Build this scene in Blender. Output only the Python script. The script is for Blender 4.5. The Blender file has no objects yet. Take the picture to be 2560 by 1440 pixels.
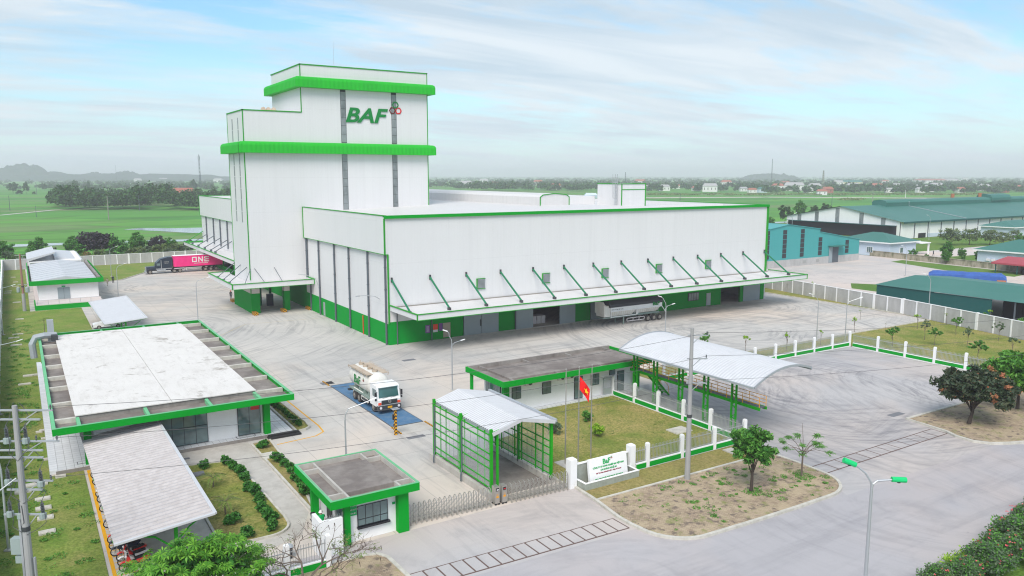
import bpy, bmesh, math, random
from mathutils import Vector, Matrix, noise as mnoise
from mathutils.geometry import tessellate_polygon
R = random.Random(7)
SC = bpy.context.scene
COL = SC.collection
PI = math.pi
rad = math.radians

# ------------------------------------------------------------------ camera
FPX = 1950.0; HORIZON = 438.0; CAMH = 24.0; AZ = rad(57.7)
PITCH = math.atan((720 - HORIZON) / FPX)
cam = bpy.data.cameras.new('camera')
cam.sensor_width = 36; cam.lens = 36 * FPX / 2560
cam.clip_start = 0.5; cam.clip_end = 60000
camo = bpy.data.objects.new('camera', cam); COL.objects.link(camo)
camo.location = (0, 0, CAMH)
camo.rotation_euler = (PI / 2 - PITCH, 0, AZ - PI / 2)
SC.camera = camo

# a ray through a pixel of the 2560x1440 survey, used to read off ground positions
_f0 = (math.cos(AZ), math.sin(AZ)); _rt = (math.sin(AZ), -math.cos(AZ), 0.0)
_cp, _sp = math.cos(PITCH), math.sin(PITCH)
_fw = (_f0[0] * _cp, _f0[1] * _cp, -_sp); _up = (_f0[0] * _sp, _f0[1] * _sp, _cp)
def _ray(px, py):
    a = (px - 1280) / FPX; b = (720 - py) / FPX
    return [_fw[i] + a * _rt[i] + b * _up[i] for i in range(3)]
def G(px, py, z=0.0):
    d = _ray(px, py); t = (z - CAMH) / d[2]
    return (d[0] * t, d[1] * t)

# ------------------------------------------------------------------ world, sun, exposure
SUN_EL, SUN_AZ = rad(48), rad(226)       # azimuth measured from +X towards +Y
W = bpy.data.worlds.new('World'); SC.world = W; W.use_nodes = True
nt = W.node_tree; nt.nodes.clear()
def wn(t, **k):
    n = nt.nodes.new(t)
    for a, b in k.items(): setattr(n, a, b)
    return n
sky = wn('ShaderNodeTexSky', sky_type='NISHITA', sun_disc=False, sun_elevation=SUN_EL,
         sun_rotation=PI / 2 - SUN_AZ, air_density=1.0, dust_density=0.6, ozone_density=1.6)
tc = wn('ShaderNodeTexCoord')
sep = wn('ShaderNodeSeparateXYZ'); nt.links.new(tc.outputs['Generated'], sep.inputs[0])
def wm(op, a, b=None, c=None):
    n = wn('ShaderNodeMath', operation=op)
    for i, v in enumerate((a, b, c)):
        if v is None: continue
        if isinstance(v, (int, float)): n.inputs[i].default_value = v
        else: nt.links.new(v, n.inputs[i])
    return n.outputs[0]
zz = wm('MAXIMUM', sep.outputs['Z'], 0.0)
den = wm('ADD', zz, 0.10)
cx = wm('DIVIDE', sep.outputs['X'], den); cy = wm('DIVIDE', sep.outputs['Y'], den)
cmb = wn('ShaderNodeCombineXYZ'); nt.links.new(cx, cmb.inputs[0]); nt.links.new(cy, cmb.inputs[1])
def cloud(scale, rot, sx, sy, det, dist, off):
    mp = wn('ShaderNodeMapping'); nt.links.new(cmb.outputs[0], mp.inputs[0])
    mp.inputs['Rotation'].default_value = (0, 0, rot); mp.inputs['Scale'].default_value = (sx, sy, 1)
    mp.inputs['Location'].default_value = off
    n = wn('ShaderNodeTexNoise'); nt.links.new(mp.outputs[0], n.inputs['Vector'])
    n.inputs['Scale'].default_value = scale; n.inputs['Detail'].default_value = det
    n.inputs['Roughness'].default_value = 0.62; n.inputs['Distortion'].default_value = dist
    return n.outputs[0]
c1 = cloud(0.60, rad(36), 0.62, 1.0, 10, 0.45, (3.1, 1.7, 0))
c2 = cloud(1.5, rad(24), 0.38, 1.25, 7, 0.8, (0, 5, 0))
c3 = cloud(0.22, 0.4, 1, 1, 2, 0, (7, 2, 0))
c4 = cloud(2.4, rad(30), 0.5, 1.3, 9, 0.6, (2, 9, 0))
c5 = cloud(0.9, rad(33), 0.45, 1.6, 7, 0.5, (11, 4, 0))
cc = wm('ADD', wm('ADD', wm('MULTIPLY', c1, 0.56), wm('MULTIPLY', c4, 0.22)), wm('ADD', wm('MULTIPLY', c2, 0.26), wm('MULTIPLY', c3, 0.12)))
ramp = wn('ShaderNodeValToRGB'); nt.links.new(cc, ramp.inputs[0])
e = ramp.color_ramp.elements
e[0].position = 0.50; e[0].color = (0.12, 0.12, 0.12, 1); e[1].position = 0.615; e[1].color = (1, 1, 1, 1)
# towards the horizon the air is uniformly milky
lowz = wm('POWER', wm('SUBTRACT', 1.0, wm('MINIMUM', wm('MULTIPLY', zz, 5.6), 1.0)), 1.25)
cover = wm('MULTIPLY', ramp.outputs[0], 0.92)
tint = wn('ShaderNodeMixRGB', blend_type='MULTIPLY'); tint.inputs[0].default_value = 1
nt.links.new(sky.outputs[0], tint.inputs[1]); tint.inputs[2].default_value = (0.64, 0.93, 0.98, 1)
mix = wn('ShaderNodeMixRGB'); nt.links.new(cover, mix.inputs[0]); nt.links.new(tint.outputs[0], mix.inputs[1])
grey = wn('ShaderNodeValToRGB'); nt.links.new(c5, grey.inputs[0]); ge = grey.color_ramp.elements
ge[0].position = 0.40; ge[0].color = (3.3, 3.95, 4.5, 1); ge[1].position = 0.60; ge[1].color = (4.7, 5.05, 5.3, 1)
nt.links.new(grey.outputs[0], mix.inputs[2])
mix2 = wn('ShaderNodeMixRGB'); nt.links.new(wm('MULTIPLY', lowz, 0.72), mix2.inputs[0]); nt.links.new(mix.outputs[0], mix2.inputs[1]); mix2.inputs[2].default_value = (4.10, 4.62, 5.05, 1)
bg = wn('ShaderNodeBackground'); nt.links.new(mix2.outputs[0], bg.inputs[0]); bg.inputs[1].default_value = 0.10
wo = wn('ShaderNodeOutputWorld'); nt.links.new(bg.outputs[0], wo.inputs[0])
sun = bpy.data.lights.new('sun', 'SUN'); sun.energy = 2.0; sun.angle = rad(32); sun.color = (1, 0.915, 0.84)
suno = bpy.data.objects.new('sun', sun); COL.objects.link(suno)
sd = Vector((math.cos(SUN_EL) * math.cos(SUN_AZ), math.cos(SUN_EL) * math.sin(SUN_AZ), math.sin(SUN_EL)))
suno.rotation_euler = sd.to_track_quat('Z', 'Y').to_euler(); suno.location = sd * 200
SC.view_settings.view_transform = 'Standard'; SC.view_settings.look = 'None'
SC.view_settings.gamma = 1; SC.view_settings.use_curve_mapping = False
SC.view_settings.exposure = 0.86
SC.render.engine = 'CYCLES'
SC.cycles.use_denoising = True; SC.cycles.denoiser = 'OPENIMAGEDENOISE'; SC.cycles.denoising_input_passes = 'RGB_ALBEDO_NORMAL'; SC.cycles.denoising_prefilter = 'ACCURATE'; SC.cycles.pixel_filter_type = 'BLACKMAN_HARRIS'; SC.cycles.filter_width = 1.15; SC.cycles.max_bounces = 6; SC.cycles.diffuse_bounces = 4; SC.cycles.glossy_bounces = 3
SC.cycles.transmission_bounces = 4; SC.cycles.volume_bounces = 3; SC.cycles.transparent_max_bounces = 12

# ------------------------------------------------------------------ mesh helpers
class MB:
    def __init__(s): s.v = []; s.f = []; s.mi = []; s.cur = 0
    def m(s, i): s.cur = i; return s
    def face(s, *pts):
        n = len(s.v); s.v += [tuple(p) for p in pts]; s.f.append(tuple(range(n, n + len(pts)))); s.mi.append(s.cur); return s
    def raw(s, vs, fs):
        n = len(s.v); s.v += [tuple(p) for p in vs]
        s.f += [tuple(i + n for i in f) for f in fs]; s.mi += [s.cur] * len(fs); return s
    def box(s, x0, y0, z0, x1, y1, z1):
        if x0 > x1: x0, x1 = x1, x0
        if y0 > y1: y0, y1 = y1, y0
        if z0 > z1: z0, z1 = z1, z0
        return s.raw([(x0,y0,z0),(x1,y0,z0),(x1,y1,z0),(x0,y1,z0),(x0,y0,z1),(x1,y0,z1),(x1,y1,z1),(x0,y1,z1)],
                     [(0,3,2,1),(4,5,6,7),(0,1,5,4),(1,2,6,5),(2,3,7,6),(3,0,4,7)])
    def prism(s, poly, z0, z1):
        n = len(poly); a = sum(poly[i][0] * poly[(i+1) % n][1] - poly[(i+1) % n][0] * poly[i][1] for i in range(n))
        if a < 0: poly = poly[::-1]
        vs = [(x, y, z0) for x, y in poly] + [(x, y, z1) for x, y in poly]
        fs = [tuple(range(n))[::-1], tuple(range(n, 2 * n))] + [(i, (i+1) % n, (i+1) % n + n, i + n) for i in range(n)]
        return s.raw(vs, fs)
    def sheet(s, poly, z):
        n = len(poly); a = sum(poly[i][0] * poly[(i+1) % n][1] - poly[(i+1) % n][0] * poly[i][1] for i in range(n))
        if a < 0: poly = poly[::-1]
        tri = [(0, 1, 2, 3)] if n == 4 else [tuple(t) for t in tessellate_polygon([[Vector((x, y, 0)) for x, y in poly]])]
        tri = [t if n == 4 or (poly[t[1]][0]-poly[t[0]][0])*(poly[t[2]][1]-poly[t[0]][1]) - (poly[t[1]][1]-poly[t[0]][1])*(poly[t[2]][0]-poly[t[0]][0]) > 0 else t[::-1] for t in tri]
        return s.raw([(x, y, z) for x, y in poly], tri)
    def profile(s, prof, axis, a, b):
        """closed 2D profile swept along 'x' (prof=(y,z)) or 'y' (prof=(x,z))"""
        n = len(prof)
        if axis == 'x': vs = [(a, p, q) for p, q in prof] + [(b, p, q) for p, q in prof]
        else: vs = [(p, a, q) for p, q in prof] + [(p, b, q) for p, q in prof]
        fs = [tuple(range(n)), tuple(range(n, 2*n))[::-1]] + [(i, i + n, (i+1) % n + n, (i+1) % n) for i in range(n)]
        return s.raw(vs, fs)
    def beam(s, p, q, w, h=None, up=(0, 0, 1)):
        h = h or w; p = Vector(p); q = Vector(q); d = (q - p)
        if d.length < 1e-6: return s
        d.normalize(); u = Vector(up)
        if abs(d.dot(u)) > 0.98: u = Vector((1, 0, 0))
        sx = d.cross(u).normalized(); uy = sx.cross(d).normalized()
        vs = []
        for c in (p, q):
            for i, j in ((-1,-1),(1,-1),(1,1),(-1,1)): vs.append(c + sx * (i * w / 2) + uy * (j * h / 2))
        return s.raw(vs, [(0,1,2,3),(7,6,5,4),(0,4,5,1),(1,5,6,2),(2,6,7,3),(3,7,4,0)])
    def cyl(s, p, q, r, r2=None, n=8, caps=True):
        r2 = r if r2 is None else r2; p = Vector(p); q = Vector(q); d = (q - p)
        if d.length < 1e-6: return s
        d.normalize(); u = Vector((0,0,1)) if abs(d.z) < 0.95 else Vector((1,0,0))
        a = d.cross(u).normalized(); b = d.cross(a).normalized()
        vs = []
        for c, rr in ((p, r), (q, r2)):
            for i in range(n):
                t = 2 * PI * i / n; vs.append(c + a * (rr * math.cos(t)) + b * (rr * math.sin(t)))
        fs = [(i, i + n, (i+1) % n + n, (i+1) % n) for i in range(n)]
        if caps: fs += [tuple(range(n)), tuple(range(n, 2*n))[::-1]]
        return s.raw(vs, fs)
    def tube(s, pts, r, n=6, r2=None):
        r2 = r if r2 is None else r2
        pts = [Vector(p) for p in pts]; m = len(pts); vs = []; prev = None
        for k, p in enumerate(pts):
            d = (pts[min(k+1, m-1)] - pts[max(k-1, 0)]).normalized()
            if prev is None:
                u = Vector((0,0,1)) if abs(d.z) < 0.9 else Vector((1,0,0)); a = d.cross(u).normalized()
            else:
                a = (prev - d * prev.dot(d)).normalized()
            prev = a; b = d.cross(a); rr = r + (r2 - r) * k / max(1, m - 1)
            for i in range(n):
                t = 2 * PI * i / n; vs.append(p + a * (rr * math.cos(t)) + b * (rr * math.sin(t)))
        fs = []
        for k in range(m - 1):
            for i in range(n): fs.append((k*n+i, k*n+(i+1) % n, (k+1)*n+(i+1) % n, (k+1)*n+i))
        fs += [tuple(range(n))[::-1], tuple(range((m-1)*n, m*n))]
        return s.raw(vs, fs)
    def ring(s, c, axis, r, t, n=20, m=6):
        """torus; axis 'x','y','z'"""
        vs = []; fs = []
        for i in range(n):
            a = 2 * PI * i / n
            for j in range(m):
                b = 2 * PI * j / m; rr = r + t * math.cos(b); h = t * math.sin(b)
                u, v = rr * math.cos(a), rr * math.sin(a)
                o = {'x': (h, u, v), 'y': (u, h, v), 'z': (u, v, h)}[axis]
                vs.append((c[0]+o[0], c[1]+o[1], c[2]+o[2]))
        for i in range(n):
            for j in range(m): fs.append((i*m+j, ((i+1) % n)*m+j, ((i+1) % n)*m+(j+1) % m, i*m+(j+1) % m))
        return s.raw(vs, fs)
    def lathe(s, c, prof, n=12):
        vs = []; fs = []
        for r, z in prof:
            for i in range(n):
                a = 2 * PI * i / n; vs.append((c[0] + r * math.cos(a), c[1] + r * math.sin(a), c[2] + z))
        for k in range(len(prof) - 1):
            for i in range(n): fs.append((k*n+i, k*n+(i+1) % n, (k+1)*n+(i+1) % n, (k+1)*n+i))
        fs += [tuple(range(n))[::-1], tuple(range((len(prof)-1)*n, len(prof)*n))]
        return s.raw(vs, fs)
    def xf(s, M, start=0):
        for i in range(start, len(s.v)): s.v[i] = tuple(M @ Vector(s.v[i]))
        return s

ORG = {}
def mesh_of(name, mb, mats, off=(0, 0, 0), smooth=False):
    me = bpy.data.meshes.new(name)
    ox, oy, oz = off
    me.from_pydata([(x-ox, y-oy, z-oz) for x, y, z in mb.v], [], mb.f)
    if not isinstance(mats, (list, tuple)): mats = [mats]
    for m in mats: me.materials.append(m)
    if len(mats) > 1: me.polygons.foreach_set('material_index', mb.mi)
    if smooth: me.polygons.foreach_set('use_smooth', [True] * len(mb.f))
    me.update(); return me
def tagit(o, label=None, cat=None, group=None, kind=None):
    if label: o['label'] = label
    if cat: o['category'] = cat
    if group: o['group'] = group
    if kind: o['kind'] = kind
    return o
def thing(name, loc, label, cat, group=None, rz=0.0):
    o = bpy.data.objects.new(name, None); o.empty_display_size = 0.3; COL.objects.link(o)
    o.location = loc if len(loc) == 3 else (loc[0], loc[1], 0.0); o.rotation_euler = (0, 0, rz)
    ORG[o.name] = (tuple(o.location), rz)
    return tagit(o, label, cat, group)
def part(t, name, mb, mats, label=None, smooth=False, local=False, kind=None):
    """a mesh child of t; mb in world coordinates unless local"""
    off = (0, 0, 0)
    if not local: off = ORG[t.name][0]
    me = mesh_of(name, mb, mats, off, smooth)
    o = bpy.data.objects.new(name, me); COL.objects.link(o); o.parent = t
    ORG[o.name] = (off, 0)
    if label: o['label'] = label
    if kind: o['kind'] = kind
    return o
def inst(t, name, me, loc, rz=0.0, label=None):
    """a child of t sharing mesh me, placed in t's own frame"""
    o = bpy.data.objects.new(name, me); COL.objects.link(o); o.parent = t
    o.location = loc; o.rotation_euler = (0, 0, rz); ORG[o.name] = ((0, 0, 0), 0)
    if label: o['label'] = label
    return o
def solo(name, mb, mats, label=None, cat=None, group=None, kind=None, smooth=False, origin=None):
    off = origin or (0, 0, 0)
    o = bpy.data.objects.new(name, mesh_of(name, mb, mats, off, smooth)); COL.objects.link(o); o.location = off
    return tagit(o, label, cat, group, kind)
def struct(name, mb, mats): return solo(name, mb, mats, kind='structure')
def dup(root, loc, rz=0.0, label=None, group=None, scale=None):
    r = root.copy(); COL.objects.link(r); r.location = loc if len(loc) == 3 else (loc[0], loc[1], 0.0); r.rotation_euler = (0, 0, rz)
    if label: r['label'] = label
    if group: r['group'] = group
    if scale: r.scale = scale if isinstance(scale, tuple) else (scale,) * 3
    for ch in list(root.children):
        c = ch.copy(); COL.objects.link(c); c.parent = r
        for g in ch.children:
            d = g.copy(); COL.objects.link(d); d.parent = c
    return r
def text_mb(txt, size, depth=0.02, shear=0.0, bold=0.0, align='CENTER', sx=1.0, space=1.0):
    """lettering as a mesh in the XZ plane facing -Y, centred on the origin"""
    cu = bpy.data.curves.new('t', 'FONT'); cu.body = txt; cu.size = size; cu.extrude = depth / 2
    cu.shear = shear; cu.offset = bold; cu.align_x = align; cu.align_y = 'CENTER'; cu.resolution_u = 3; cu.space_character = space
    o = bpy.data.objects.new('t', cu); COL.objects.link(o)
    dg = bpy.context.evaluated_depsgraph_get(); me = bpy.data.meshes.new_from_object(o.evaluated_get(dg))
    mb = MB(); mb.raw([(v.co.x * sx, -v.co.z, v.co.y) for v in me.vertices], [tuple(p.vertices) for p in me.polygons])
    bpy.data.objects.remove(o); bpy.data.curves.remove(cu); bpy.data.meshes.remove(me)
    return mb
def moved(mb, loc, rz=0.0, rx=0.0):
    return mb.xf(Matrix.Translation(loc) @ Matrix.Rotation(rz, 4, 'Z') @ Matrix.Rotation(rx, 4, 'X'))

# ------------------------------------------------------------------ materials
class NB:
    def __init__(s, name):
        s.m = bpy.data.materials.new(name); s.m.use_nodes = True; s.t = s.m.node_tree
        s.b = s.t.nodes['Principled BSDF']; s._p = None
    def n(s, t, **k):
        x = s.t.nodes.new(t)
        for a, b in k.items(): setattr(x, a, b)
        return x
    def set(s, inp, v):
        if isinstance(v, bpy.types.NodeSocket): s.t.links.new(v, inp)
        else: inp.default_value = v
    @property
    def pos(s):
        if s._p is None: s._p = s.n('ShaderNodeNewGeometry')
        return s._p.outputs['Position']
    def obj(s): return s.n('ShaderNodeTexCoord').outputs['Object']
    def math(s, op, a, b=0.0, c=0.0, clamp=False):
        x = s.n('ShaderNodeMath', operation=op, use_clamp=clamp)
        s.set(x.inputs[0], a); s.set(x.inputs[1], b); s.set(x.inputs[2], c); return x.outputs[0]
    def map(s, v, scale=(1, 1, 1), rot=0.0, loc=(0, 0, 0)):
        x = s.n('ShaderNodeMapping'); s.set(x.inputs[0], v); x.inputs['Scale'].default_value = scale
        x.inputs['Rotation'].default_value = (0, 0, rot); x.inputs['Location'].default_value = loc; return x.outputs[0]
    def noise(s, v, scale, det=4, rough=0.55, dist=0.0):
        x = s.n('ShaderNodeTexNoise'); s.set(x.inputs['Vector'], v); x.inputs['Scale'].default_value = scale
        x.inputs['Detail'].default_value = det; x.inputs['Roughness'].default_value = rough
        x.inputs['Distortion'].default_value = dist; return x.outputs[0]
    def ramp(s, f, a, b, ca=(0, 0, 0, 1), cb=(1, 1, 1, 1)):
        x = s.n('ShaderNodeValToRGB'); s.set(x.inputs[0], f); e = x.color_ramp.elements
        e[0].position = a; e[1].position = b; e[0].color = ca; e[1].color = cb; return x.outputs[0]
    def mix(s, f, a, b, mode='MIX'):
        x = s.n('ShaderNodeMixRGB', blend_type=mode)
        def c(v): return v if isinstance(v, bpy.types.NodeSocket) else (tuple(v) + (1,))[:4]
        s.set(x.inputs[0], f); s.set(x.inputs[1], c(a)); s.set(x.inputs[2], c(b)); return x.outputs[0]
    def bump(s, h, strength, dist=0.02):
        x = s.n('ShaderNodeBump'); x.inputs['Strength'].default_value = strength; x.inputs['Distance'].default_value = dist
        s.set(x.inputs['Height'], h); s.t.links.new(x.outputs[0], s.b.inputs['Normal'])
    def out(s, col, rough=0.6, metal=0.0, spec=0.3):
        s.set(s.b.inputs['Base Color'], col if isinstance(col, bpy.types.NodeSocket) else (tuple(col) + (1,))[:4])
        s.set(s.b.inputs['Roughness'], rough); s.b.inputs['Metallic'].default_value = metal
        s.b.inputs['Specular IOR Level'].default_value = spec
        return s.m
def scl(c, k): return tuple(x * k for x in c[:3])
def plain(name, c, rough=0.55, metal=0.0, spec=0.3, var=0.12, vs=1.5, dirt=0.0, dc=(0.16, 0.14, 0.11), ds=0.8, world=False):
    b = NB(name); v = b.pos if world else b.obj()
    col = b.mix(b.noise(v, vs, 4), scl(c, 1 - var), scl(c, 1 + var * 0.6))
    if dirt > 0:
        col = b.mix(b.math('MULTIPLY', b.ramp(b.noise(b.map(v, (1, 1, 0.35)), ds, 6, 0.65), 0.44, 0.66), dirt), col, dc)
    return b.out(col, rough, metal, spec)
def glass_mat(name, c=(0.03, 0.05, 0.06), rough=0.05):
    b = NB(name); v = b.obj()
    col = b.mix(b.noise(v, 0.9, 2), scl(c, 0.5), scl(c, 2.2))
    return b.out(col, rough, 0.0, 0.9)
def leaf_mat(name, cols, rough=0.55, trans=0.25):
    b = NB(name); g = b.n('ShaderNodeNewGeometry'); r = g.outputs['Random Per Island']
    x = b.n('ShaderNodeValToRGB'); b.set(x.inputs[0], r); el = x.color_ramp.elements
    while len(el) < len(cols): el.new(0.5)
    for i, c in enumerate(cols): el[i].position = i / max(1, len(cols) - 1); el[i].color = tuple(c) + (1,)
    big = b.noise(b.pos, 0.7, 2)
    col = b.mix(b.math('MULTIPLY', big, 0.5), x.outputs[0], scl(cols[0], 0.8))
    m = b.out(col, rough, 0, 0.25)
    tr = b.n('ShaderNodeBsdfTranslucent'); b.set(tr.inputs[0], b.mix(0.6, col, (0.25, 0.4, 0.05)))
    ms = b.n('ShaderNodeMixShader'); ms.inputs[0].default_value = trans
    b.t.links.new(b.b.outputs[0], ms.inputs[1]); b.t.links.new(tr.outputs[0], ms.inputs[2])
    b.t.links.new(ms.outputs[0], b.t.nodes['Material Output'].inputs[0]); return m

def cladding(name, c, ribx=0.0, var=0.06, dirt=0.15):
    """profiled painted steel sheet: faint vertical ribs, rain streaks, soft soiling"""
    b = NB(name); v = b.pos
    big = b.noise(b.map(v, (0.06, 0.06, 0.03)), 1, 3)
    col = b.mix(big, scl(c, 1 - var), c)
    st = b.ramp(b.noise(b.map(v, (1.3, 1.3, 0.045)), 1, 6, 0.75), 0.46, 0.78)
    col = b.mix(b.math('MULTIPLY', st, dirt), col, scl(c, 0.62))
    sp = b.n('ShaderNodeSeparateXYZ'); b.set(sp.inputs[0], v)
    s_ = b.math('ADD', sp.outputs[0], sp.outputs[1])
    rib = b.math('PINGPONG', s_, 0.25)
    rib = b.ramp(rib, 0.0, 0.06)
    col = b.mix(b.math('MULTIPLY', b.math('SUBTRACT', 1.0, rib), 0.05), col, scl(c, 0.6))
    lap = b.math('LESS_THAN', b.math('PINGPONG', b.math('ADD', sp.outputs[2], 0.4), 3.0), 0.03)
    col = b.mix(b.math('MULTIPLY', lap, 0.16), col, scl(c, 0.55))
    panel = b.n('ShaderNodeTexWhiteNoise', noise_dimensions='1D'); b.set(panel.inputs['W'], b.math('FLOOR', b.math('DIVIDE', s_, 1.0)))
    col = b.mix(b.math('MULTIPLY', panel.outputs[0], 0.03), col, scl(c, 0.6))
    b.bump(rib, 0.25, 0.02)
    return b.out(col, 0.45, 0, 0.35)

def pavement(name, ca, cb, dark, centers, lines=None, joint=0.0, darkamt=0.6):
    b = NB(name); v = b.pos
    sp = b.n('ShaderNodeSeparateXYZ'); b.set(sp.inputs[0], v); X, Y = sp.outputs[0], sp.outputs[1]
    col = b.mix(b.ramp(b.noise(v, 0.035, 5, 0.6, 0.3), 0.36, 0.64), ca, cb)
    fine = b.noise(v, 6.0, 6, 0.7)
    col = b.mix(b.math('MULTIPLY', fine, 0.25), col, scl(cb, 0.72))
    warm = b.ramp(b.noise(b.map(v, (1, 1, 1), 0, (50, 3, 0)), 0.03, 4, 0.6, 0.4), 0.48, 0.62)
    col = b.mix(b.math('MULTIPLY', warm, 0.75), col, scl((ca[0]*1.08, ca[1]*0.98, ca[2]*0.90), 1.0))
    blot = b.ramp(b.noise(v, 0.22, 6, 0.65, 0.6), 0.52, 0.80)
    col = b.mix(b.math('MULTIPLY', blot, 0.40), col, dark)
    # tyre wear: streaks bent round the places where lorries turn, and along the lanes
    wx = b.math('MULTIPLY', b.math('SUBTRACT', b.noise(v, 0.035, 2), 0.5), 9.0)
    wy = b.math('MULTIPLY', b.math('SUBTRACT', b.noise(b.map(v, (1, 1, 1), 0, (40, 9, 0)), 0.035, 2), 0.5), 9.0)
    for ci, (cx_, cy_, r0, fr, sc, amt) in enumerate(centers):
        dx = b.math('ADD', b.math('SUBTRACT', X, cx_), wx); dy = b.math('ADD', b.math('SUBTRACT', Y, cy_), wy)
        dd = b.math('SQRT', b.math('ADD', b.math('MULTIPLY', dx, dx), b.math('MULTIPLY', dy, dy)))
        th = b.math('ARCTAN2', dy, dx)
        cv = b.n('ShaderNodeCombineXYZ'); b.set(cv.inputs[0], b.math('MULTIPLY', dd, sc)); b.set(cv.inputs[1], b.math('MULTIPLY', th, 0.75))
        nz = b.noise(cv.outputs[0], 1.7, 7, 0.72, 0.12)
        st = b.ramp(nz, 0.49, 0.60)
        lt = b.ramp(nz, 0.28, 0.46, (1, 1, 1, 1), (0, 0, 0, 1))
        fall = b.math('SUBTRACT', 1.0, b.math('DIVIDE', dd, fr), clamp=True)
        fall = b.math('MULTIPLY', b.math('POWER', fall, 0.4), b.math('DIVIDE', dd, 7.0, clamp=True))
        brk = b.ramp(b.noise(b.map(v, (1, 1, 1), 0, (17 * ci, 5 * ci, 0)), 0.07, 4), 0.36, 0.56)
        f = b.math('MULTIPLY', b.math('MULTIPLY', fall, amt * 0.72), brk)
        col = b.mix(b.math('MULTIPLY', st, f), col, dark)
        col = b.mix(b.math('MULTIPLY', lt, b.math('MULTIPLY', f, 0.5)), col, scl(ca, 1.12))
    for (rot, sx, sy, amt, x0, x1, y0, y1) in (lines or []):
        nz = b.noise(b.map(v, (sx, sy, 1), rot), 1.0, 6, 0.7, 0.25)
        st = b.ramp(nz, 0.50, 0.70)
        mx = b.math('MULTIPLY', b.math('DIVIDE', b.math('SUBTRACT', X, x0), 3.0, clamp=True), b.math('DIVIDE', b.math('SUBTRACT', x1, X), 3.0, clamp=True))
        my = b.math('MULTIPLY', b.math('DIVIDE', b.math('SUBTRACT', Y, y0), 6.0, clamp=True), b.math('DIVIDE', b.math('SUBTRACT', y1, Y), 6.0, clamp=True))
        col = b.mix(b.math('MULTIPLY', st, b.math('MULTIPLY', b.math('MULTIPLY', mx, my), amt)), col, dark)
    if joint > 0:
        for s_, per in ((X, joint), (Y, joint * 1.2)):
            j = b.math('LESS_THAN', b.math('PINGPONG', s_, per / 2), 0.035)
            col = b.mix(b.math('MULTIPLY', j, 0.28), col, scl(dark, 0.7))
    spots = b.ramp(b.noise(v, 1.1, 2, 0.5), 0.74, 0.80)
    col = b.mix(b.math('MULTIPLY', spots, 0.35), col, scl(dark, 0.6))
    b.bump(fine, 0.15, 0.01)
    return b.out(col, 0.85, 0, 0.15)

def grass_mat(name, g1, g2, dry, dryamt=0.5, scale=1.0):
    b = NB(name); v = b.pos
    col = b.mix(b.ramp(b.noise(v, 0.28 * scale, 5, 0.65, 0.4), 0.38, 0.62), g1, g2)
    d = b.ramp(b.noise(b.map(v, (1, 1, 1), 0, (31, 7, 0)), 0.16 * scale, 6, 0.7, 0.6), 0.44, 0.66)
    col = b.mix(b.math('MULTIPLY', d, dryamt), col, dry)
    f = b.noise(v, 5.0, 6, 0.75)
    col = b.mix(b.ramp(f, 0.30, 0.60), scl(g1, 0.5), col)
    f2 = b.noise(v, 1.6, 4, 0.7)
    col = b.mix(b.math('MULTIPLY', b.ramp(f2, 0.5, 0.7), 0.35), col, scl(g1, 0.55))
    b.bump(f, 0.8, 0.06)
    return b.out(col, 0.9, 0, 0.1)

M = {}
M['white'] = cladding('white_cladding', (0.70, 0.70, 0.71))
M['white2'] = cladding('white_roof_sheet', (0.66, 0.65, 0.65), dirt=0.3)
M['wallwhite'] = plain('white_render', (0.84, 0.845, 0.855), 0.7, var=0.05, dirt=0.10, dc=(0.5, 0.48, 0.45), ds=0.5)
M['green'] = plain('green_paint', (0.0, 0.31, 0.022), 0.6, spec=0.12, var=0.06, dirt=0.08, dc=(0.02, 0.2, 0.05))
M['greenwall'] = plain('green_wall_paint', (0.0, 0.29, 0.03), 0.7, spec=0.1, var=0.08, dirt=0.12, dc=(0.02, 0.2, 0.06), ds=0.3)
M['trim'] = plain('green_trim', (0.025, 0.30, 0.025), 0.6, spec=0.12, var=0.08)
M['strutg'] = plain('dark_green_steel', (0.010, 0.17, 0.075), 0.45, var=0.1)
M['bandg'] = plain('bright_green_sheet', (0.02, 0.44, 0.03), 0.55, spec=0.12, var=0.10, vs=0.3, dirt=0.15, dc=(0.03, 0.3, 0.05), ds=0.3)
M['greensteel'] = plain('green_steel', (0.015, 0.33, 0.01), 0.5, spec=0.15, var=0.15)
M['greyp'] = plain('grey_pipe', (0.10, 0.12, 0.14), 0.5, var=0.1)
M['greyd'] = plain('grey_door', (0.30, 0.36, 0.39), 0.5, var=0.06)
M['greym'] = plain('grey_metal', (0.42, 0.45, 0.48), 0.45, metal=0.3, var=0.08)
M['galv'] = plain('galvanised_steel', (0.50, 0.52, 0.54), 0.4, metal=0.55, var=0.1)
M['steel'] = plain('stainless_steel', (0.46, 0.44, 0.41), 0.35, metal=0.6, var=0.08)
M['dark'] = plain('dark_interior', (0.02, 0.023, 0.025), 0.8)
M['black'] = plain('black_rubber', (0.022, 0.022, 0.024), 0.75, spec=0.2)
M['blackgloss'] = plain('black_paint', (0.012, 0.014, 0.02), 0.25, spec=0.6)
M['winframe'] = plain('dark_window_frame', (0.035, 0.04, 0.045), 0.45)
M['glass'] = glass_mat('window_glass', (0.09, 0.135, 0.14))
M['glasst'] = glass_mat('teal_windscreen', (0.025, 0.085, 0.085))
M['strip'] = plain('weathered_strip_glazing', (0.27, 0.30, 0.31), 0.35, var=0.35, vs=0.9, dirt=0.75, dc=(0.10, 0.12, 0.12), ds=0.6, world=True)
M['louvre'] = plain('louvre_grey', (0.35, 0.36, 0.35), 0.5)
M['conc'] = plain('light_concrete', (0.50, 0.48, 0.44), 0.85, var=0.15, dirt=0.35, dc=(0.24, 0.22, 0.19), world=True)
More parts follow.
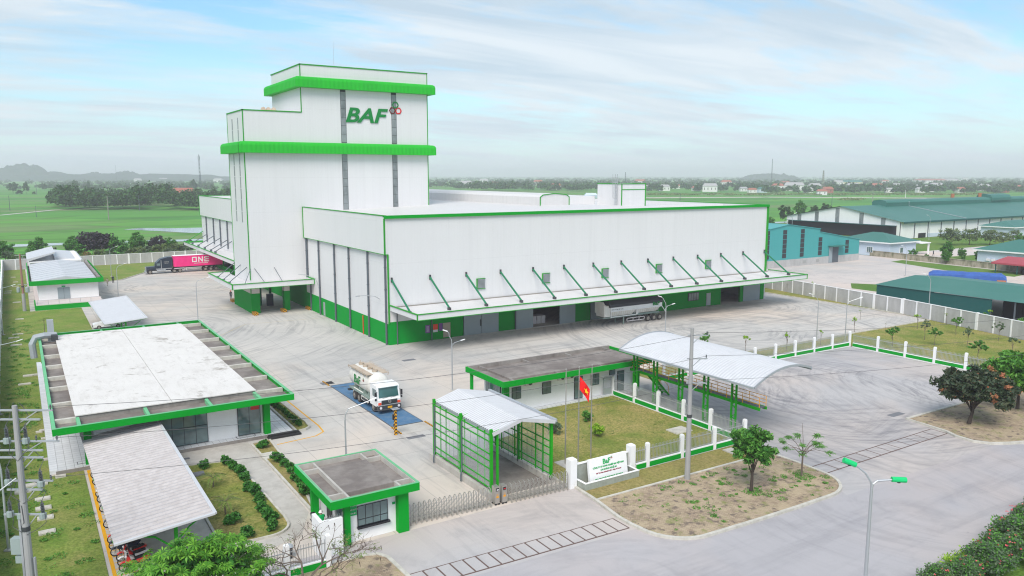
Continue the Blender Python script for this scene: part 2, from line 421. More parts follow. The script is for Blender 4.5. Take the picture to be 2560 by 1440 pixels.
M['kerb'] = plain('kerb_concrete', (0.58, 0.56, 0.50), 0.85, var=0.15, vs=0.8, dirt=0.45, dc=(0.28, 0.27, 0.22), ds=1.5, world=True)
M['oldconc'] = plain('weathered_roof_concrete', (0.30, 0.28, 0.26), 0.9, var=0.3, vs=0.5, dirt=0.7, dc=(0.13, 0.11, 0.10), ds=0.5, world=True)
M['oldroof'] = plain('aged_screed', (0.20, 0.175, 0.16), 0.9, var=0.45, vs=0.6, dirt=0.65, dc=(0.36, 0.33, 0.30), ds=0.35, world=True)
M['mossy'] = plain('mossy_render', (0.42, 0.38, 0.29), 0.9, var=0.3, vs=1.2, dirt=0.9, dc=(0.12, 0.13, 0.07), ds=1.0, world=True)
M['block'] = plain('grey_block_wall', (0.46, 0.46, 0.455), 0.9, var=0.12, vs=2.5, dirt=0.3, dc=(0.22, 0.22, 0.21), world=True)
M['pink'] = plain('pinkish_render', (0.62, 0.55, 0.53), 0.85, var=0.1)
b_ = NB('pale_floor_tile'); bt = b_.n('ShaderNodeTexBrick', offset=0.0); b_.set(bt.inputs['Vector'], b_.pos)
bt.inputs['Scale'].default_value = 1.0; bt.inputs['Mortar Size'].default_value = 0.02; bt.inputs['Brick Width'].default_value = 0.6; bt.inputs['Row Height'].default_value = 0.6
bt.inputs['Color1'].default_value = (0.70, 0.72, 0.74, 1); bt.inputs['Color2'].default_value = (0.62, 0.64, 0.66, 1); bt.inputs['Mortar'].default_value = (0.36, 0.37, 0.38, 1)
M['tile'] = b_.out(bt.outputs['Color'], 0.4)
M['yellow'] = plain('yellow_paint', (0.75, 0.38, 0.01), 0.6, var=0.15, vs=3, world=True)
M['yellowfade'] = plain('worn_yellow_line', (0.52, 0.43, 0.24), 0.8, var=0.15, vs=2, dirt=0.6, dc=(0.45, 0.43, 0.38), ds=2, world=True)
M['orange'] = plain('orange_rail_paint', (0.80, 0.36, 0.02), 0.5, var=0.1)
M['blackp'] = plain('black_marking', (0.03, 0.03, 0.03), 0.6)
M['roofsheet'] = plain('silver_roof_sheet', (0.62, 0.63, 0.65), 0.42, metal=0.15, var=0.08, vs=0.6, dirt=0.18, dc=(0.42, 0.42, 0.43), ds=1.5, world=True)
M['oldsheet'] = plain('aged_corrugated_sheet', (0.50, 0.475, 0.47), 0.6, metal=0.1, var=0.22, vs=1.2, dirt=0.5, dc=(0.36, 0.33, 0.32), ds=2.0, world=True)
M['skyroof'] = plain('translucent_roof_sheet', (0.58, 0.62, 0.64), 0.5, var=0.06, dirt=0.2, dc=(0.5, 0.5, 0.5), world=True)
M['teal'] = cladding('teal_cladding', (0.06, 0.36, 0.36), var=0.12)
M['tealroof'] = plain('teal_green_roof', (0.035, 0.165, 0.135), 0.5, var=0.12, vs=0.08, dirt=0.2, dc=(0.10, 0.24, 0.21), ds=0.1, world=True)
M['tealdark'] = plain('dark_teal_sheet', (0.01, 0.09, 0.085), 0.6)
M['bluewall'] = plain('pale_blue_wall', (0.55, 0.63, 0.74), 0.7, var=0.05)
M['redroof'] = plain('red_tile_roof', (0.40, 0.07, 0.09), 0.7, var=0.2, vs=0.5)
M['bluetarp'] = plain('blue_tarpaulin', (0.05, 0.13, 0.42), 0.6, spec=0.15, var=0.45, vs=0.8)
M['brick'] = plain('orange_brick', (0.42, 0.17, 0.09), 0.85, var=0.2, vs=4)
M['pinkbox'] = plain('magenta_container_paint', (0.86, 0.035, 0.25), 0.5, var=0.08, dirt=0.1, dc=(0.4, 0.05, 0.1))
M['navy'] = plain('dark_navy_paint', (0.012, 0.025, 0.045), 0.35, spec=0.5)
M['tank'] = plain('cream_tank_paint', (0.72, 0.71, 0.67), 0.4, var=0.05, dirt=0.35, dc=(0.50, 0.45, 0.36), ds=0.9)
M['rustdust'] = plain('dusty_walkway', (0.50, 0.42, 0.33), 0.8, var=0.2, dirt=0.4, dc=(0.3, 0.2, 0.13))
M['truckw'] = plain('white_truck_paint', (0.80, 0.81, 0.82), 0.3, var=0.03, dirt=0.1, dc=(0.5, 0.47, 0.42), spec=0.5)
M['chassis'] = plain('grey_green_chassis', (0.25, 0.33, 0.30), 0.6, var=0.15)
M['darkmetal'] = plain('dark_metal', (0.06, 0.065, 0.07), 0.5, metal=0.2)
M['tyre'] = plain('dusty_tyre', (0.055, 0.052, 0.05), 0.85, spec=0.15, var=0.25, vs=4)
M['rim'] = plain('dusty_rim', (0.30, 0.28, 0.25), 0.6, metal=0.2, var=0.2, vs=5)
M['bluesteel'] = plain('blue_steel_deck', (0.065, 0.17, 0.31), 0.6, var=0.3, vs=0.8, dirt=0.6, dc=(0.17, 0.25, 0.34), ds=1.2, world=True)
M['tarp'] = plain('charcoal_tarpaulin', (0.05, 0.055, 0.065), 0.6, var=0.2)
M['red'] = plain('red_paint', (0.62, 0.02, 0.02), 0.4, spec=0.5)
M['flag'] = plain('red_flag_cloth', (0.80, 0.01, 0.01), 0.7)
M['star'] = plain('yellow_star_cloth', (0.9, 0.62, 0.01), 0.7)
M['logog'] = plain('logo_green', (0.0, 0.20, 0.035), 0.5, var=0.02)
M['logor'] = plain('logo_red', (0.62, 0.0, 0.005), 0.5, var=0.02)
M['logob'] = plain('logo_brown', (0.12, 0.012, 0.005), 0.5, var=0.02)
M['letterw'] = plain('white_lettering', (0.78, 0.76, 0.72), 0.5, var=0.04)
M['letterg'] = plain('green_lettering', (0.0, 0.36, 0.09), 0.5, var=0.02)
M['letterm'] = plain('maroon_lettering', (0.28, 0.01, 0.03), 0.5, var=0.02)
M['purple'] = plain('purple_notice', (0.20, 0.08, 0.30), 0.5, var=0.3, vs=6)
M['orangered'] = plain('orange_red_notice', (0.80, 0.08, 0.03), 0.5, var=0.05)
M['paper'] = plain('white_paper', (0.75, 0.72, 0.74), 0.6)
M['beige'] = plain('beige_door', (0.42, 0.37, 0.29), 0.6)
M['bark'] = plain('grey_brown_bark', (0.17, 0.135, 0.11), 0.9, var=0.3, vs=5)
M['barkd'] = plain('dark_bark', (0.07, 0.055, 0.045), 0.9, var=0.3, vs=5)
M['poleconc'] = plain('pole_concrete', (0.36, 0.36, 0.36), 0.85, var=0.18, vs=0.9, dirt=0.3, dc=(0.2, 0.2, 0.2))
M['rustp'] = plain('rusty_pole_paint', (0.32, 0.17, 0.14), 0.8, var=0.2)
M['porcelain'] = plain('dark_insulator', (0.06, 0.07, 0.075), 0.3, spec=0.6)
M['equip'] = plain('grey_green_equipment', (0.30, 0.36, 0.35), 0.5)
M['stonegr'] = plain('grey_green_stone_cladding', (0.34, 0.37, 0.33), 0.85, var=0.25, vs=4, dirt=0.4, dc=(0.2, 0.22, 0.19), ds=3, world=True)
M['lampgreen'] = plain('bright_green_lamp_shell', (0.01, 0.55, 0.17), 0.4)
M['skin'] = plain('skin', (0.40, 0.23, 0.16), 0.6)
M['soil'] = plain('red_soil', (0.20, 0.10, 0.06), 0.95, var=0.3, vs=2, world=True)
M['darkslab'] = plain('grey_grating', (0.18, 0.185, 0.20), 0.7, var=0.2, vs=3, world=True)
M['wire'] = plain('dark_cable', (0.10, 0.10, 0.105), 0.6)
M['frameb'] = plain('rusty_steel_frame', (0.15, 0.10, 0.085), 0.8, var=0.3, vs=3, world=True)
b_ = NB('clear_sheet_panel'); b_.out((0.75, 0.78, 0.78), 0.25, 0, 0.4); b_.b.inputs['Alpha'].default_value = 0.20
M['clear'] = b_.m

M['yard'] = pavement('yard_concrete', (0.58, 0.555, 0.515), (0.46, 0.45, 0.43), (0.17, 0.175, 0.185),
    [(94, 84, 0, 46, 0.8, 0.9), (112, 96, 0, 30, 0.8, 0.7), (26, 182, 0, 50, 0.7, 0.8), (12, 132, 0, 60, 0.7, 0.7)],
    [(0, 0.9, 0.05, 0.55, 24, 34, 45, 100), (0, 0.04, 0.8, 0.5, 40, 130, 74, 100)], joint=5.0)
M['road'] = pavement('road_concrete', (0.49, 0.475, 0.47), (0.41, 0.40, 0.41), (0.165, 0.165, 0.18),
    [(76, 54, 0, 26, 0.8, 1.0), (64, 62, 0, 34, 0.8, 0.75), (88, 44, 0, 34, 0.8, 0.7), (56, 30, 0, 26, 0.6, 0.22), (24, 36, 0, 20, 0.7, 0.22)],
    [(rad(-12), 0.05, 0.5, 0.22, 20, 110, 20, 38), (rad(4), 0.8, 0.07, 0.35, 20, 34, 36, 52), (rad(25), 0.8, 0.07, 0.55, 52, 72, 32, 50)])
M['outer'] = pavement('outer_road', (0.45, 0.435, 0.445), (0.375, 0.365, 0.385), (0.19, 0.19, 0.205),
    [(56, 30, 0, 26, 0.6, 0.35), (24, 30, 0, 24, 0.6, 0.3), (84, 26, 0, 30, 0.6, 0.3)], [(rad(-10), 0.05, 0.5, 0.3, 0, 140, 10, 38)])
M['neigh'] = pavement('neighbour_yard_concrete', (0.60, 0.54, 0.50), (0.50, 0.475, 0.46), (0.25, 0.245, 0.25), [(170, 110, 0, 45, 0.6, 0.5)], joint=6.0)
M['lawn'] = grass_mat('lawn', (0.19, 0.25, 0.05), (0.31, 0.30, 0.08), (0.47, 0.36, 0.15), 0.95)
M['drylawn'] = grass_mat('dry_lawn', (0.30, 0.28, 0.09), (0.30, 0.25, 0.09), (0.42, 0.31, 0.15), 0.9)
M['leftlawn'] = grass_mat('rough_lawn', (0.16, 0.27, 0.045), (0.25, 0.32, 0.07), (0.36, 0.30, 0.12), 0.75)
M['marsh'] = grass_mat('rough_green', (0.10, 0.22, 0.035), (0.16, 0.28, 0.05), (0.24, 0.26, 0.08), 0.4, 0.3)
# rice fields: parcels of slightly different green
b_ = NB('rice_fields'); v = b_.pos
vo = b_.n('ShaderNodeTexVoronoi', feature='F1', distance='CHEBYCHEV'); b_.set(vo.inputs['Vector'], b_.map(v, (0.0075, 0.028, 0), rad(33)))
vo.inputs['Scale'].default_value = 1.0
sv = b_.n('ShaderNodeSeparateXYZ'); b_.set(sv.inputs[0], vo.outputs['Color'])
col = b_.mix(b_.ramp(sv.outputs[0], 0.2, 0.8), (0.065, 0.24, 0.04), (0.12, 0.33, 0.05))
col = b_.mix(b_.ramp(sv.outputs[1], 0.72, 0.80), col, (0.16, 0.25, 0.09))
col = b_.mix(b_.math('MULTIPLY', b_.ramp(b_.noise(v, 0.02, 5, 0.6), 0.4, 0.7), 0.45), col, (0.09, 0.21, 0.05))
vd = b_.n('ShaderNodeTexVoronoi', feature='DISTANCE_TO_EDGE'); b_.set(vd.inputs['Vector'], b_.map(v, (0.0075, 0.028, 0), rad(33)))
vd.inputs['Scale'].default_value = 1.0
col = b_.mix(b_.math('MULTIPLY', b_.ramp(vd.outputs['Distance'], 0.0, 0.05, (1, 1, 1, 1), (0, 0, 0, 1)), 0.45), col, (0.05, 0.10, 0.03))
fr_ = b_.noise(b_.map(v, (0.02, 0.35, 1), rad(33)), 1.0, 3)
col = b_.mix(b_.math('MULTIPLY', b_.ramp(fr_, 0.5, 0.6), 0.25), col, (0.05, 0.14, 0.03))
spp = b_.n('ShaderNodeSeparateXYZ'); b_.set(spp.inputs[0], v)
M['fields'] = b_.out(col, 0.9, 0, 0.1)
b_ = NB('brick_paving'); v = b_.pos
bt = b_.n('ShaderNodeTexBrick'); b_.set(bt.inputs['Vector'], b_.map(v, (1, 1, 1), rad(38)))
bt.inputs['Scale'].default_value = 2.0; bt.inputs['Mortar Size'].default_value = 0.025
bt.inputs['Color1'].default_value = (0.46, 0.355, 0.26, 1); bt.inputs['Color2'].default_value = (0.29, 0.215, 0.155, 1)
bt.inputs['Mortar'].default_value = (0.20, 0.17, 0.12, 1)
col = bt.outputs['Color']
col = b_.mix(b_.math('MULTIPLY', b_.ramp(b_.noise(v, 0.5, 5, 0.7), 0.40, 0.58), 0.55), col, (0.50, 0.41, 0.27))
col = b_.mix(b_.math('MULTIPLY', b_.ramp(b_.noise(v, 1.4, 3, 0.6), 0.56, 0.63), 0.8), col, (0.15, 0.12, 0.10))
col = b_.mix(b_.math('MULTIPLY', b_.ramp(b_.noise(b_.map(v, (1, 1, 1), 0, (9, 4, 0)), 0.9, 6, 0.75), 0.54, 0.64), 0.65), col, (0.19, 0.23, 0.06))
b_.bump(bt.outputs['Fac'], 0.4, -0.02)
M['bricks'] = b_.out(col, 0.9, 0, 0.12)
b_ = NB('still_water'); b_.out((0.30, 0.33, 0.35), 0.12, 0, 0.8); M['water'] = b_.m
L = {}
L['bright'] = leaf_mat('bright_leaves', [(0.06, 0.21, 0.02), (0.13, 0.38, 0.03), (0.26, 0.54, 0.06)], 0.5, 0.25)
L['mid'] = leaf_mat('mid_green_leaves', [(0.054, 0.186, 0.031), (0.109, 0.326, 0.046), (0.202, 0.465, 0.078)])
L['dark'] = leaf_mat('dark_leaves', [(0.025, 0.05, 0.028), (0.055, 0.085, 0.045), (0.10, 0.105, 0.06)], 0.5, 0.12)
L['purple'] = leaf_mat('dark_purple_leaves', [(0.023, 0.020, 0.028), (0.046, 0.043, 0.054), (0.078, 0.062, 0.078)], 0.6, 0.08)
L['red'] = leaf_mat('red_new_leaves', [(0.36, 0.13, 0.07), (0.50, 0.19, 0.10), (0.30, 0.20, 0.08)], 0.6, 0.2)
L['olive'] = leaf_mat('olive_leaves', [(0.109, 0.171, 0.046), (0.202, 0.279, 0.078), (0.295, 0.357, 0.139)])
L['grey'] = leaf_mat('grey_green_leaves', [(0.078, 0.132, 0.078), (0.139, 0.202, 0.124), (0.202, 0.264, 0.155)])
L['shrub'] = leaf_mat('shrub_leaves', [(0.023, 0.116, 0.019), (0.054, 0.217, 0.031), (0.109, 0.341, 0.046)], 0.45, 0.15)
L['yellowg'] = leaf_mat('yellow_green_leaves', [(0.248, 0.465, 0.031), (0.434, 0.651, 0.046), (0.155, 0.341, 0.031)])
L['palm'] = leaf_mat('palm_leaves', [(0.093, 0.186, 0.031), (0.202, 0.310, 0.054), (0.341, 0.388, 0.109)])
L['pinkfl'] = leaf_mat('pink_flowers', [(0.930, 0.062, 0.139), (1.163, 0.186, 0.279), (0.853, 0.124, 0.155)])
L['far'] = leaf_mat('far_foliage', [(0.018, 0.065, 0.02), (0.04, 0.115, 0.03), (0.08, 0.16, 0.04)], 0.8, 0.08)

def VX(px, py, x):
    d = _ray(px, py); t = x / d[0]; return (d[1] * t, CAMH + d[2] * t)
def VY(px, py, y):
    d = _ray(px, py); t = y / d[1]; return (d[0] * t, CAMH + d[2] * t)
b_ = NB('hazard_stripes'); sp_ = b_.n('ShaderNodeSeparateXYZ'); b_.set(sp_.inputs[0], b_.obj())
f_ = b_.math('PINGPONG', b_.math('ADD', b_.math('ABSOLUTE', sp_.outputs[0]), b_.math('ADD', sp_.outputs[2], sp_.outputs[1])), 0.16)
M['hazard'] = b_.out(b_.mix(b_.math('GREATER_THAN', f_, 0.08), (0.75, 0.36, 0.01), (0.03, 0.025, 0.02)), 0.55)

# ================================================================= SETTING
g = MB().sheet([(-16000, -3000), (16000, -3000), (16000, 24000), (-16000, 24000)], -0.30); struct('ground', g, M['fields'])
struct('road', MB().sheet([(-70, -60), (420, -60), (420, 46.3), (-70, 46.3)], -0.012), M['outer'])
struct('yard', MB().sheet([(-2.8, 46.3), (98.4, 46.3), (98.4, 66), (131.6, 66), (131.6, 236), (-4.2, 236), (-2.8, 60)], -0.008), M['yard'])
struct('turning_bay', MB().sheet([(54.1, 46.3), (98.3, 46.3), (98.3, 65.9), (59.5, 65.9), (54.1, 65.9)], -0.004), M['road'])
struct('neighbour_yard', MB().sheet([(125.4, 62), (214.5, 40), (216.2, 146), (163, 136), (137.0, 136), (135, 112), (129.3, 77)], -0.006), M['neigh'])
struct('neighbour_ground', MB().sheet([(124, 20), (420, 20), (420, 250), (215, 250), (134, 170), (135, 112), (129.3, 77), (120, 40)], -0.05), M['marsh'])
struct('neighbour_road', MB().sheet([(216, 128), (300, 118), (420, 110), (420, 128), (300, 138), (228, 140)], -0.02), M['neigh'])
struct('verge', MB().sheet([(-70, -60), (36, -60), (43, 20), (46, 22.6), (60, 23.9), (100, 25.5), (420, 26), (420, -60)], -0.003), M['marsh'])
struct('drive_apron', MB().sheet([(18.2, 46.3), (18.2, 38.7), (34.3, 38.2), (34.6, 46.3)], -0.0085), M['road'])
struct('bay_apron', MB().sheet([(54.05, 46.25), (53.5, 38), (51.5, 34.0), (110, 33.4), (110, 46.25)], -0.0085), M['road'])
# lawns
struct('lawn', MB().sheet([(34.6, 46.5), (53.8, 46.5), (53.8, 64.6), (41.2, 64.6), (38.4, 59.5), (34.6, 58.5)], 0.05), M['lawn'])
struct('right_lawn', MB().sheet([(98.4, 28.6), (117.3, 28.6), (121.4, 46), (129.1, 77), (134.9, 112), (129.2, 112), (129.0, 71), (76, 71.2), (62, 71.3), (62, 66.1), (98.4, 66.1)], 0.02), M['lawn'])
struct('left_lawn', MB().sheet([(-2.9, 20), (3.0, 20), (3.0, 70.5), (0.6, 70.5), (0.6, 115.6), (8.6, 115.6), (8.6, 161.2), (0.6, 161.2), (0.6, 235.4), (-4.1, 235.4)], 0.03), M['leftlawn'])
struct('corner_lawn', MB().sheet([(12.4, 196), (19, 199), (27, 214), (46, 222), (46, 235.6), (12.4, 235.6)], 0.04), M['leftlawn'])
def smooth_poly(pts, n=3):
    for _ in range(n):
        q = []
        for i in range(len(pts)):
            a, b = pts[i], pts[(i+1) % len(pts)]
            q += [(a[0]*.75+b[0]*.25, a[1]*.75+b[1]*.25), (a[0]*.25+b[0]*.75, a[1]*.25+b[1]*.75)]
        pts = q
    return pts
def arc(cx, cy, r, a0, a1, n=8):
    return [(cx + r*math.cos(rad(a0+(a1-a0)*i/n)), cy + r*math.sin(rad(a0+(a1-a0)*i/n))) for i in range(n+1)]
def kerb_line(mb, pts, w=0.24, z0=-0.02, z1=0.16, closed=False):
    m = len(pts); off = []
    for k in range(m):
        a = Vector(pts[(k-1) % m] if (closed or k > 0) else pts[k]); b = Vector(pts[(k+1) % m] if (closed or k < m-1) else pts[k])
        d = (b - a).normalized(); off.append(Vector((-d.y, d.x)) * (w/2))
    for k in range(m if closed else m-1):
        j = (k+1) % m; a, b = Vector(pts[k]), Vector(pts[j])
        P4 = [a - off[k], b - off[j], b + off[j], a + off[k]]
        mb.raw([(p.x, p.y, z0) for p in P4] + [(p.x, p.y, z1) for p in P4], [(0,1,2,3),(4,7,6,5),(0,4,5,1),(1,5,6,2),(2,6,7,3),(3,7,4,0)])
    return mb
# island of brick paving right of the gate
isl = [(34.75, 43.2), (34.3, 40.2), (34.3, 38.8)] + arc(37.6, 38.0, 3.2, 180, 262, 7)[1:] + [(42, 34.6), (46.5, 34.5)] + arc(50.4, 37.9, 3.4, 270, 360, 8) + [(53.9, 40.5), (53.75, 42.95)]
struct('brick_island', MB().sheet(isl, 0.10), M['bricks'])
struct('verge_strip', MB().sheet([(34.9, 46.1), (34.75, 43.3), (53.7, 43.05), (53.3, 46.1)], 0.11), M['drylawn'])
struct('island_kerb', kerb_line(MB(), [(34.95, 46.2)] + isl + [(52.9, 46.1)]), M['kerb'])
struct('inner_kerb', kerb_line(MB(), [(34.9, 43.25), (53.6, 43.0)], 0.2, 0.02, 0.17), M['kerb'])
isl2 = [(73.0, 42.2), (110, 42.0), (110, 30.0), (84, 30.8), (79, 31.6), (75.8, 32.5), (74, 33.2), (72.6, 34.0), (71.8, 35.2), (71.9, 36.8), (72.5, 38.0)]
struct('right_island', MB().sheet(isl2, 0.10), M['bricks'])
struct('right_island_kerb', kerb_line(MB(), isl2, 0.28, -0.02, 0.18, True), M['kerb'])
isl3 = [(8, 30), (8, 43.6), (14.4, 44.6), (17.0, 44.4), (17.8, 44.1), (18.15, 43.4), (18.3, 38), (18.3, 30)]
struct('left_island', MB().sheet(isl3, 0.10), M['bricks'])
struct('left_island_kerb', kerb_line(MB(), isl3[1:], 0.26), M['kerb'])
# gardens beside the office
gd1 = [(10.2, 66.9), (13.2, 66.2), (14.0, 65.2), (14.35, 53.0)] + arc(12.7, 51.9, 1.6, 0, -88, 6) + [(9.6, 50.4), (9.6, 66.9)]
struct('garden_bed', MB().sheet(gd1, 0.10), M['lawn']); struct('garden_kerb', kerb_line(MB(), gd1, 0.16, -0.02, 0.16, True), M['kerb'])
gd2 = [(16.2, 69.4), (17.9, 69.7), (17.4, 60), (16.5, 52.9), (16.3, 52.9)]
struct('garden_strip', MB().sheet(gd2, 0.10), M['drylawn']); struct('garden_strip_kerb', kerb_line(MB(), gd2, 0.18, -0.02, 0.18, True), M['kerb'])
gd3 = [(20.7, 84.5), (22.1, 83.6), (22.3, 73.0), (22.15, 71.4), (21.6, 70.9), (20.7, 70.8)]
struct('side_bed', MB().sheet(gd3, 0.10), M['lawn']); struct('side_bed_kerb', kerb_line(MB(), gd3, 0.2, -0.02, 0.2, True), M['kerb'])
struct('garden_path', MB().sheet([(9.2, 66.9), (9.2, 70.6), (16.1, 70.6), (16.1, 52.9), (14.6, 49.6), (9.0, 47.4), (9.0, 50.2), (13.0, 50.3), (14.4, 52), (14.1, 65.4), (13.2, 66.9)], 0.004), M['conc'])
struct('shed_floor', MB().sheet([(3.2, 47.5), (9.5, 47.5), (9.5, 70.2), (3.2, 70.2)], 0.045), M['conc'])
def line_strip(mb, pts, w, z):
    for a, b in zip(pts, pts[1:]):
        A, B = Vector(a), Vector(b); d = (B - A).normalized(); n = Vector((-d.y, d.x)) * w / 2
        mb.face(*[(p.x, p.y, z) for p in (A - n, B - n, B + n, A + n)])
    return mb
mb = line_strip(MB(), [(3.32, 47.5), (3.32, 70.3)], 0.22, 0.052); line_strip(mb, [(3.2, 70.2), (9.4, 70.2)], 0.16, 0.053)
for k in range(24): line_strip(mb, [(3.45, 48.2 + 0.92*k), (5.2, 48.2 + 0.92*k)], 0.08, 0.052)
struct('parking_lines', mb, M['yellow'])
struct('bend_line', line_strip(MB(), [(22.6, 88), (23.0, 82), (23.05, 76), (23.1, 71.6), (22.9, 69.6), (21.9, 68.8), (20, 68.55), (18.2, 68.35)], 0.16, -0.002), M['yellow'])
mb = line_strip(MB(), [(20.5, 116), (30, 128.6), (44.2, 127.4)], 0.14, -0.002); line_strip(mb, [(17, 128), (9, 121)], 0.14, -0.002)
struct('faded_lane_line', mb, M['yellowfade'])
# kerbs of the main yard
kb = kerb_line(MB(), [(129.2, 110), (129.15, 71.2), (62, 71.3)], 0.2, -0.02, 0.14)
kerb_line(kb, [(46, 222), (27, 214), (19, 199), (12.4, 196)], 0.22); kerb_line(kb, [(34.6, 46.6), (34.6, 58.6)], 0.2, -0.02, 0.15)
struct('yard_kerb', kb, M['kerb'])
# water and dirt track in the fields
struct('canal', MB().sheet([(-260, 345), (-40, 329), (10, 326), (60, 317), (130, 307), (600, 230), (600, 222), (130, 299), (58, 308.5), (35, 311), (10, 315), (-40, 319), (-260, 334)], -0.24), M['water'])
struct('pond', MB().sheet([(40, 392), (52, 372), (62, 352), (90, 345), (130, 350), (128, 376), (90, 384), (62, 388), (48, 398)], -0.23), M['water'])
struct('dirt_track', line_strip(MB(), [(-60, 520), (-9, 572), (23, 640), (60, 660)], 4.0, -0.22), M['neigh'])
struct('river_bank', line_strip(MB(), [(420, 700), (560, 650), (706, 590), (875, 420), (1100, 300)], 24, -0.22), M['neigh'])
struct('yard_weeds', MB().sheet([(200, 92), (209.6, 93), (213, 128), (206, 127), (199, 108)], 0.0), M['marsh']); struct('shed_verge', MB().sheet([(150, 92), (160, 90), (163, 98), (157, 106), (150, 101)], 0.0), M['marsh'])
# slabs across the two drive-ins, each a lid between rusty steel edges
def slab_row(name, x0, x1, y0, dy, n, slope=0.0):
    t = thing(name, (x0, y0, 0), {0: 'row of square concrete drain lids with brown steel edges across the gate drive', 1: 'row of square concrete drain lids across the entrance of the turning bay'}[0 if n > 14 else 1], 'drain covers')
    w = (x1 - x0) / n
    me = mesh_of('slab', MB().box(0.06, 0.06, -0.1, w - 0.06, dy - 0.06, 0.012), M['road'])
    for k in range(n): inst(t, 'slab', me, (k * w, slope * k * w, 0))
    mb = MB(); s = slope * (x1 - x0)
    for yy in (0, dy): mb.beam((x0, y0 + yy, 0), (x1, y0 + yy + s, 0), 0.09, 0.02)
    for k in range(n + 1): mb.beam((x0 + k*w, y0 + slope*k*w, -0.0), (x0 + k*w, y0 + dy + slope*k*w, -0.0), 0.09, 0.018)
    part(t, 'steel_edging', mb, M['frameb'])
slab_row('drain_covers', 18.4, 33.9, 39.1, 1.75, 17, -0.035)
slab_row('drain_covers', 54.2, 72.2, 37.6, 1.55, 12, 0.01)

# ================================================================= MAIN FACTORY
WX0, WX1, WY0, WY1 = 43.45, 122.4, 101.4, 230.8
fac = thing('factory_building', (WX0, WY0, 0), 'huge white feed mill with green bands, tall tower and long warehouse', 'factory')
# front wall with its door openings
openings = [(55.4, 61.6), (64.7, 76.3), (79.5, 88.6), (110.4, 115.6), (116.5, 121.3)]
mb = MB(); dd = MB(); x = WX0
for a, b in openings + [(WX1, WX1)]:
    mb.box(x, WY0, 3.3, a, WY0 + 0.3, 4.6) if a > x else None
    if a > x: part(fac, 'green_dado', MB().box(x, WY0 - 0.04, 0, a, WY0 + 0.3, 3.3), M['greenwall'])
    x = b
mb.box(WX0, WY0, 4.6, WX1, WY0 + 0.3, 18.3)
part(fac, 'front_wall', mb, M['white'])
for a, b in openings:
    part(fac, 'door_jamb', MB().box(a - 0.18, WY0 - 0.07, 0, a, WY0 + 0.2, 4.6), M['greenwall']); part(fac, 'door_jamb', MB().box(b, WY0 - 0.07, 0, b + 0.18, WY0 + 0.2, 4.6), M['greenwall'])
mb = MB().box(WX0, WY0 + 0.3, 3.0, WX0 + 0.3, 148, 18.3).box(WX0, 148, 3, WX0 + 0.3, WY1, 18.3)
part(fac, 'side_wall', mb, M['white'])
for q in ((WY0 + 0.1, 138.5, 3.0), (138.5, 196, 4.4), (207, WY1, 4.4)): part(fac, 'side_dado', MB().box(WX0 - 0.04, q[0], 0, WX0 + 0.3, q[1], q[2]), M['greenwall'])
part(fac, 'overhanging_side_panel', MB().box(43.02, WY0 - 0.05, 13.0, WX0 - 0.002, 138.0, 18.35), M['white'])
part(fac, 'overhanging_side_panel', MB().box(43.02, 149.4, 13.0, WX0 - 0.002, WY1, 18.35), M['white'])
part(fac, 'end_wall', MB().box(WX1, WY0, 0, WX1 + 0.3, WY1, 18.3), M['white'])
part(fac, 'rear_wall', MB().box(WX0, WY1, 0, WX1, WY1 + 0.3, 18.3), M['white'])
part(fac, 'inner_wall', MB().box(WX0 + 0.4, 125, 0, WX1 - 0.1, 125.3, 16), M['greyd'])
# roof planes behind the parapet, ridge down the middle
mb = MB()
for s, xa in ((0, WX0 + 0.3), (1, WX1)):
    mb.raw([(xa, WY0 + 0.3, 17.5), (82.5, WY0 + 0.3, 17.9), (82.5, WY0 + 12, 18.7), (82.5, WY1, 18.7), (xa, WY1, 17.5)], [(0,1,2), (0,2,3,4)])
part(fac, 'roof', mb, M['white2'])
mb = MB()
for k in range(6): y = 108 + k*18; mb.box(44, y, 18.0, 82, y + 0.12, 18.06) if False else None
t_ = MB()
t_.box(42.98, WY0 - 0.32, 18.0, WX1 + 0.35, WY0 - 0.02, 18.22).box(42.98, WY0 - 0.2, 18.22, WX1 + 0.35, WY0 + 0.35, 18.42)
part(fac, 'parapet_gutter', t_, M['green'])
t_ = MB()
t_.box(42.94, WY0 - 0.1, 18.36, 43.4, 137.9, 18.46).box(42.94, 149.5, 18.36, 43.4, WY1, 18.46)      # side parapet caps
t_.box(42.93, WY0 - 0.13, 12.95, 43.12, WY0 + 0.06, 18.0).box(42.93, 137.7, 13.0, 43.1, 137.9, 18.4)
t_.box(WX0 - 0.1, WY0 - 0.13, 3.1, WX0 + 0.1, WY0 + 0.02, 13.0).box(42.95, WY0 - 0.1, 12.9, 43.5, WY0 + 0.02, 13.02)
t_.box(WX1 - 0.1, WY0 - 0.12, 4.6, WX1 + 0.4, WY0 + 0.1, 18.0)
t_.box(42.93, WY1 - 0.2, 13, 43.1, WY1 + 0.1, 18.4)
t_.box(WX1 - 0.05, WY0 + 0.4, 18.3, WX1 + 0.35, WY1, 18.42)
t_.box(WX0, WY1 - 0.1, 18.3, WX1, WY1 + 0.35, 18.42)
t_.box(42.97, WY0, 12.93, 43.05, 137.9, 13.0); t_.box(42.97, 149.5, 12.93, 43.05, WY1, 13.0)
part(fac, 'green_edge_trim', t_, M['trim'])
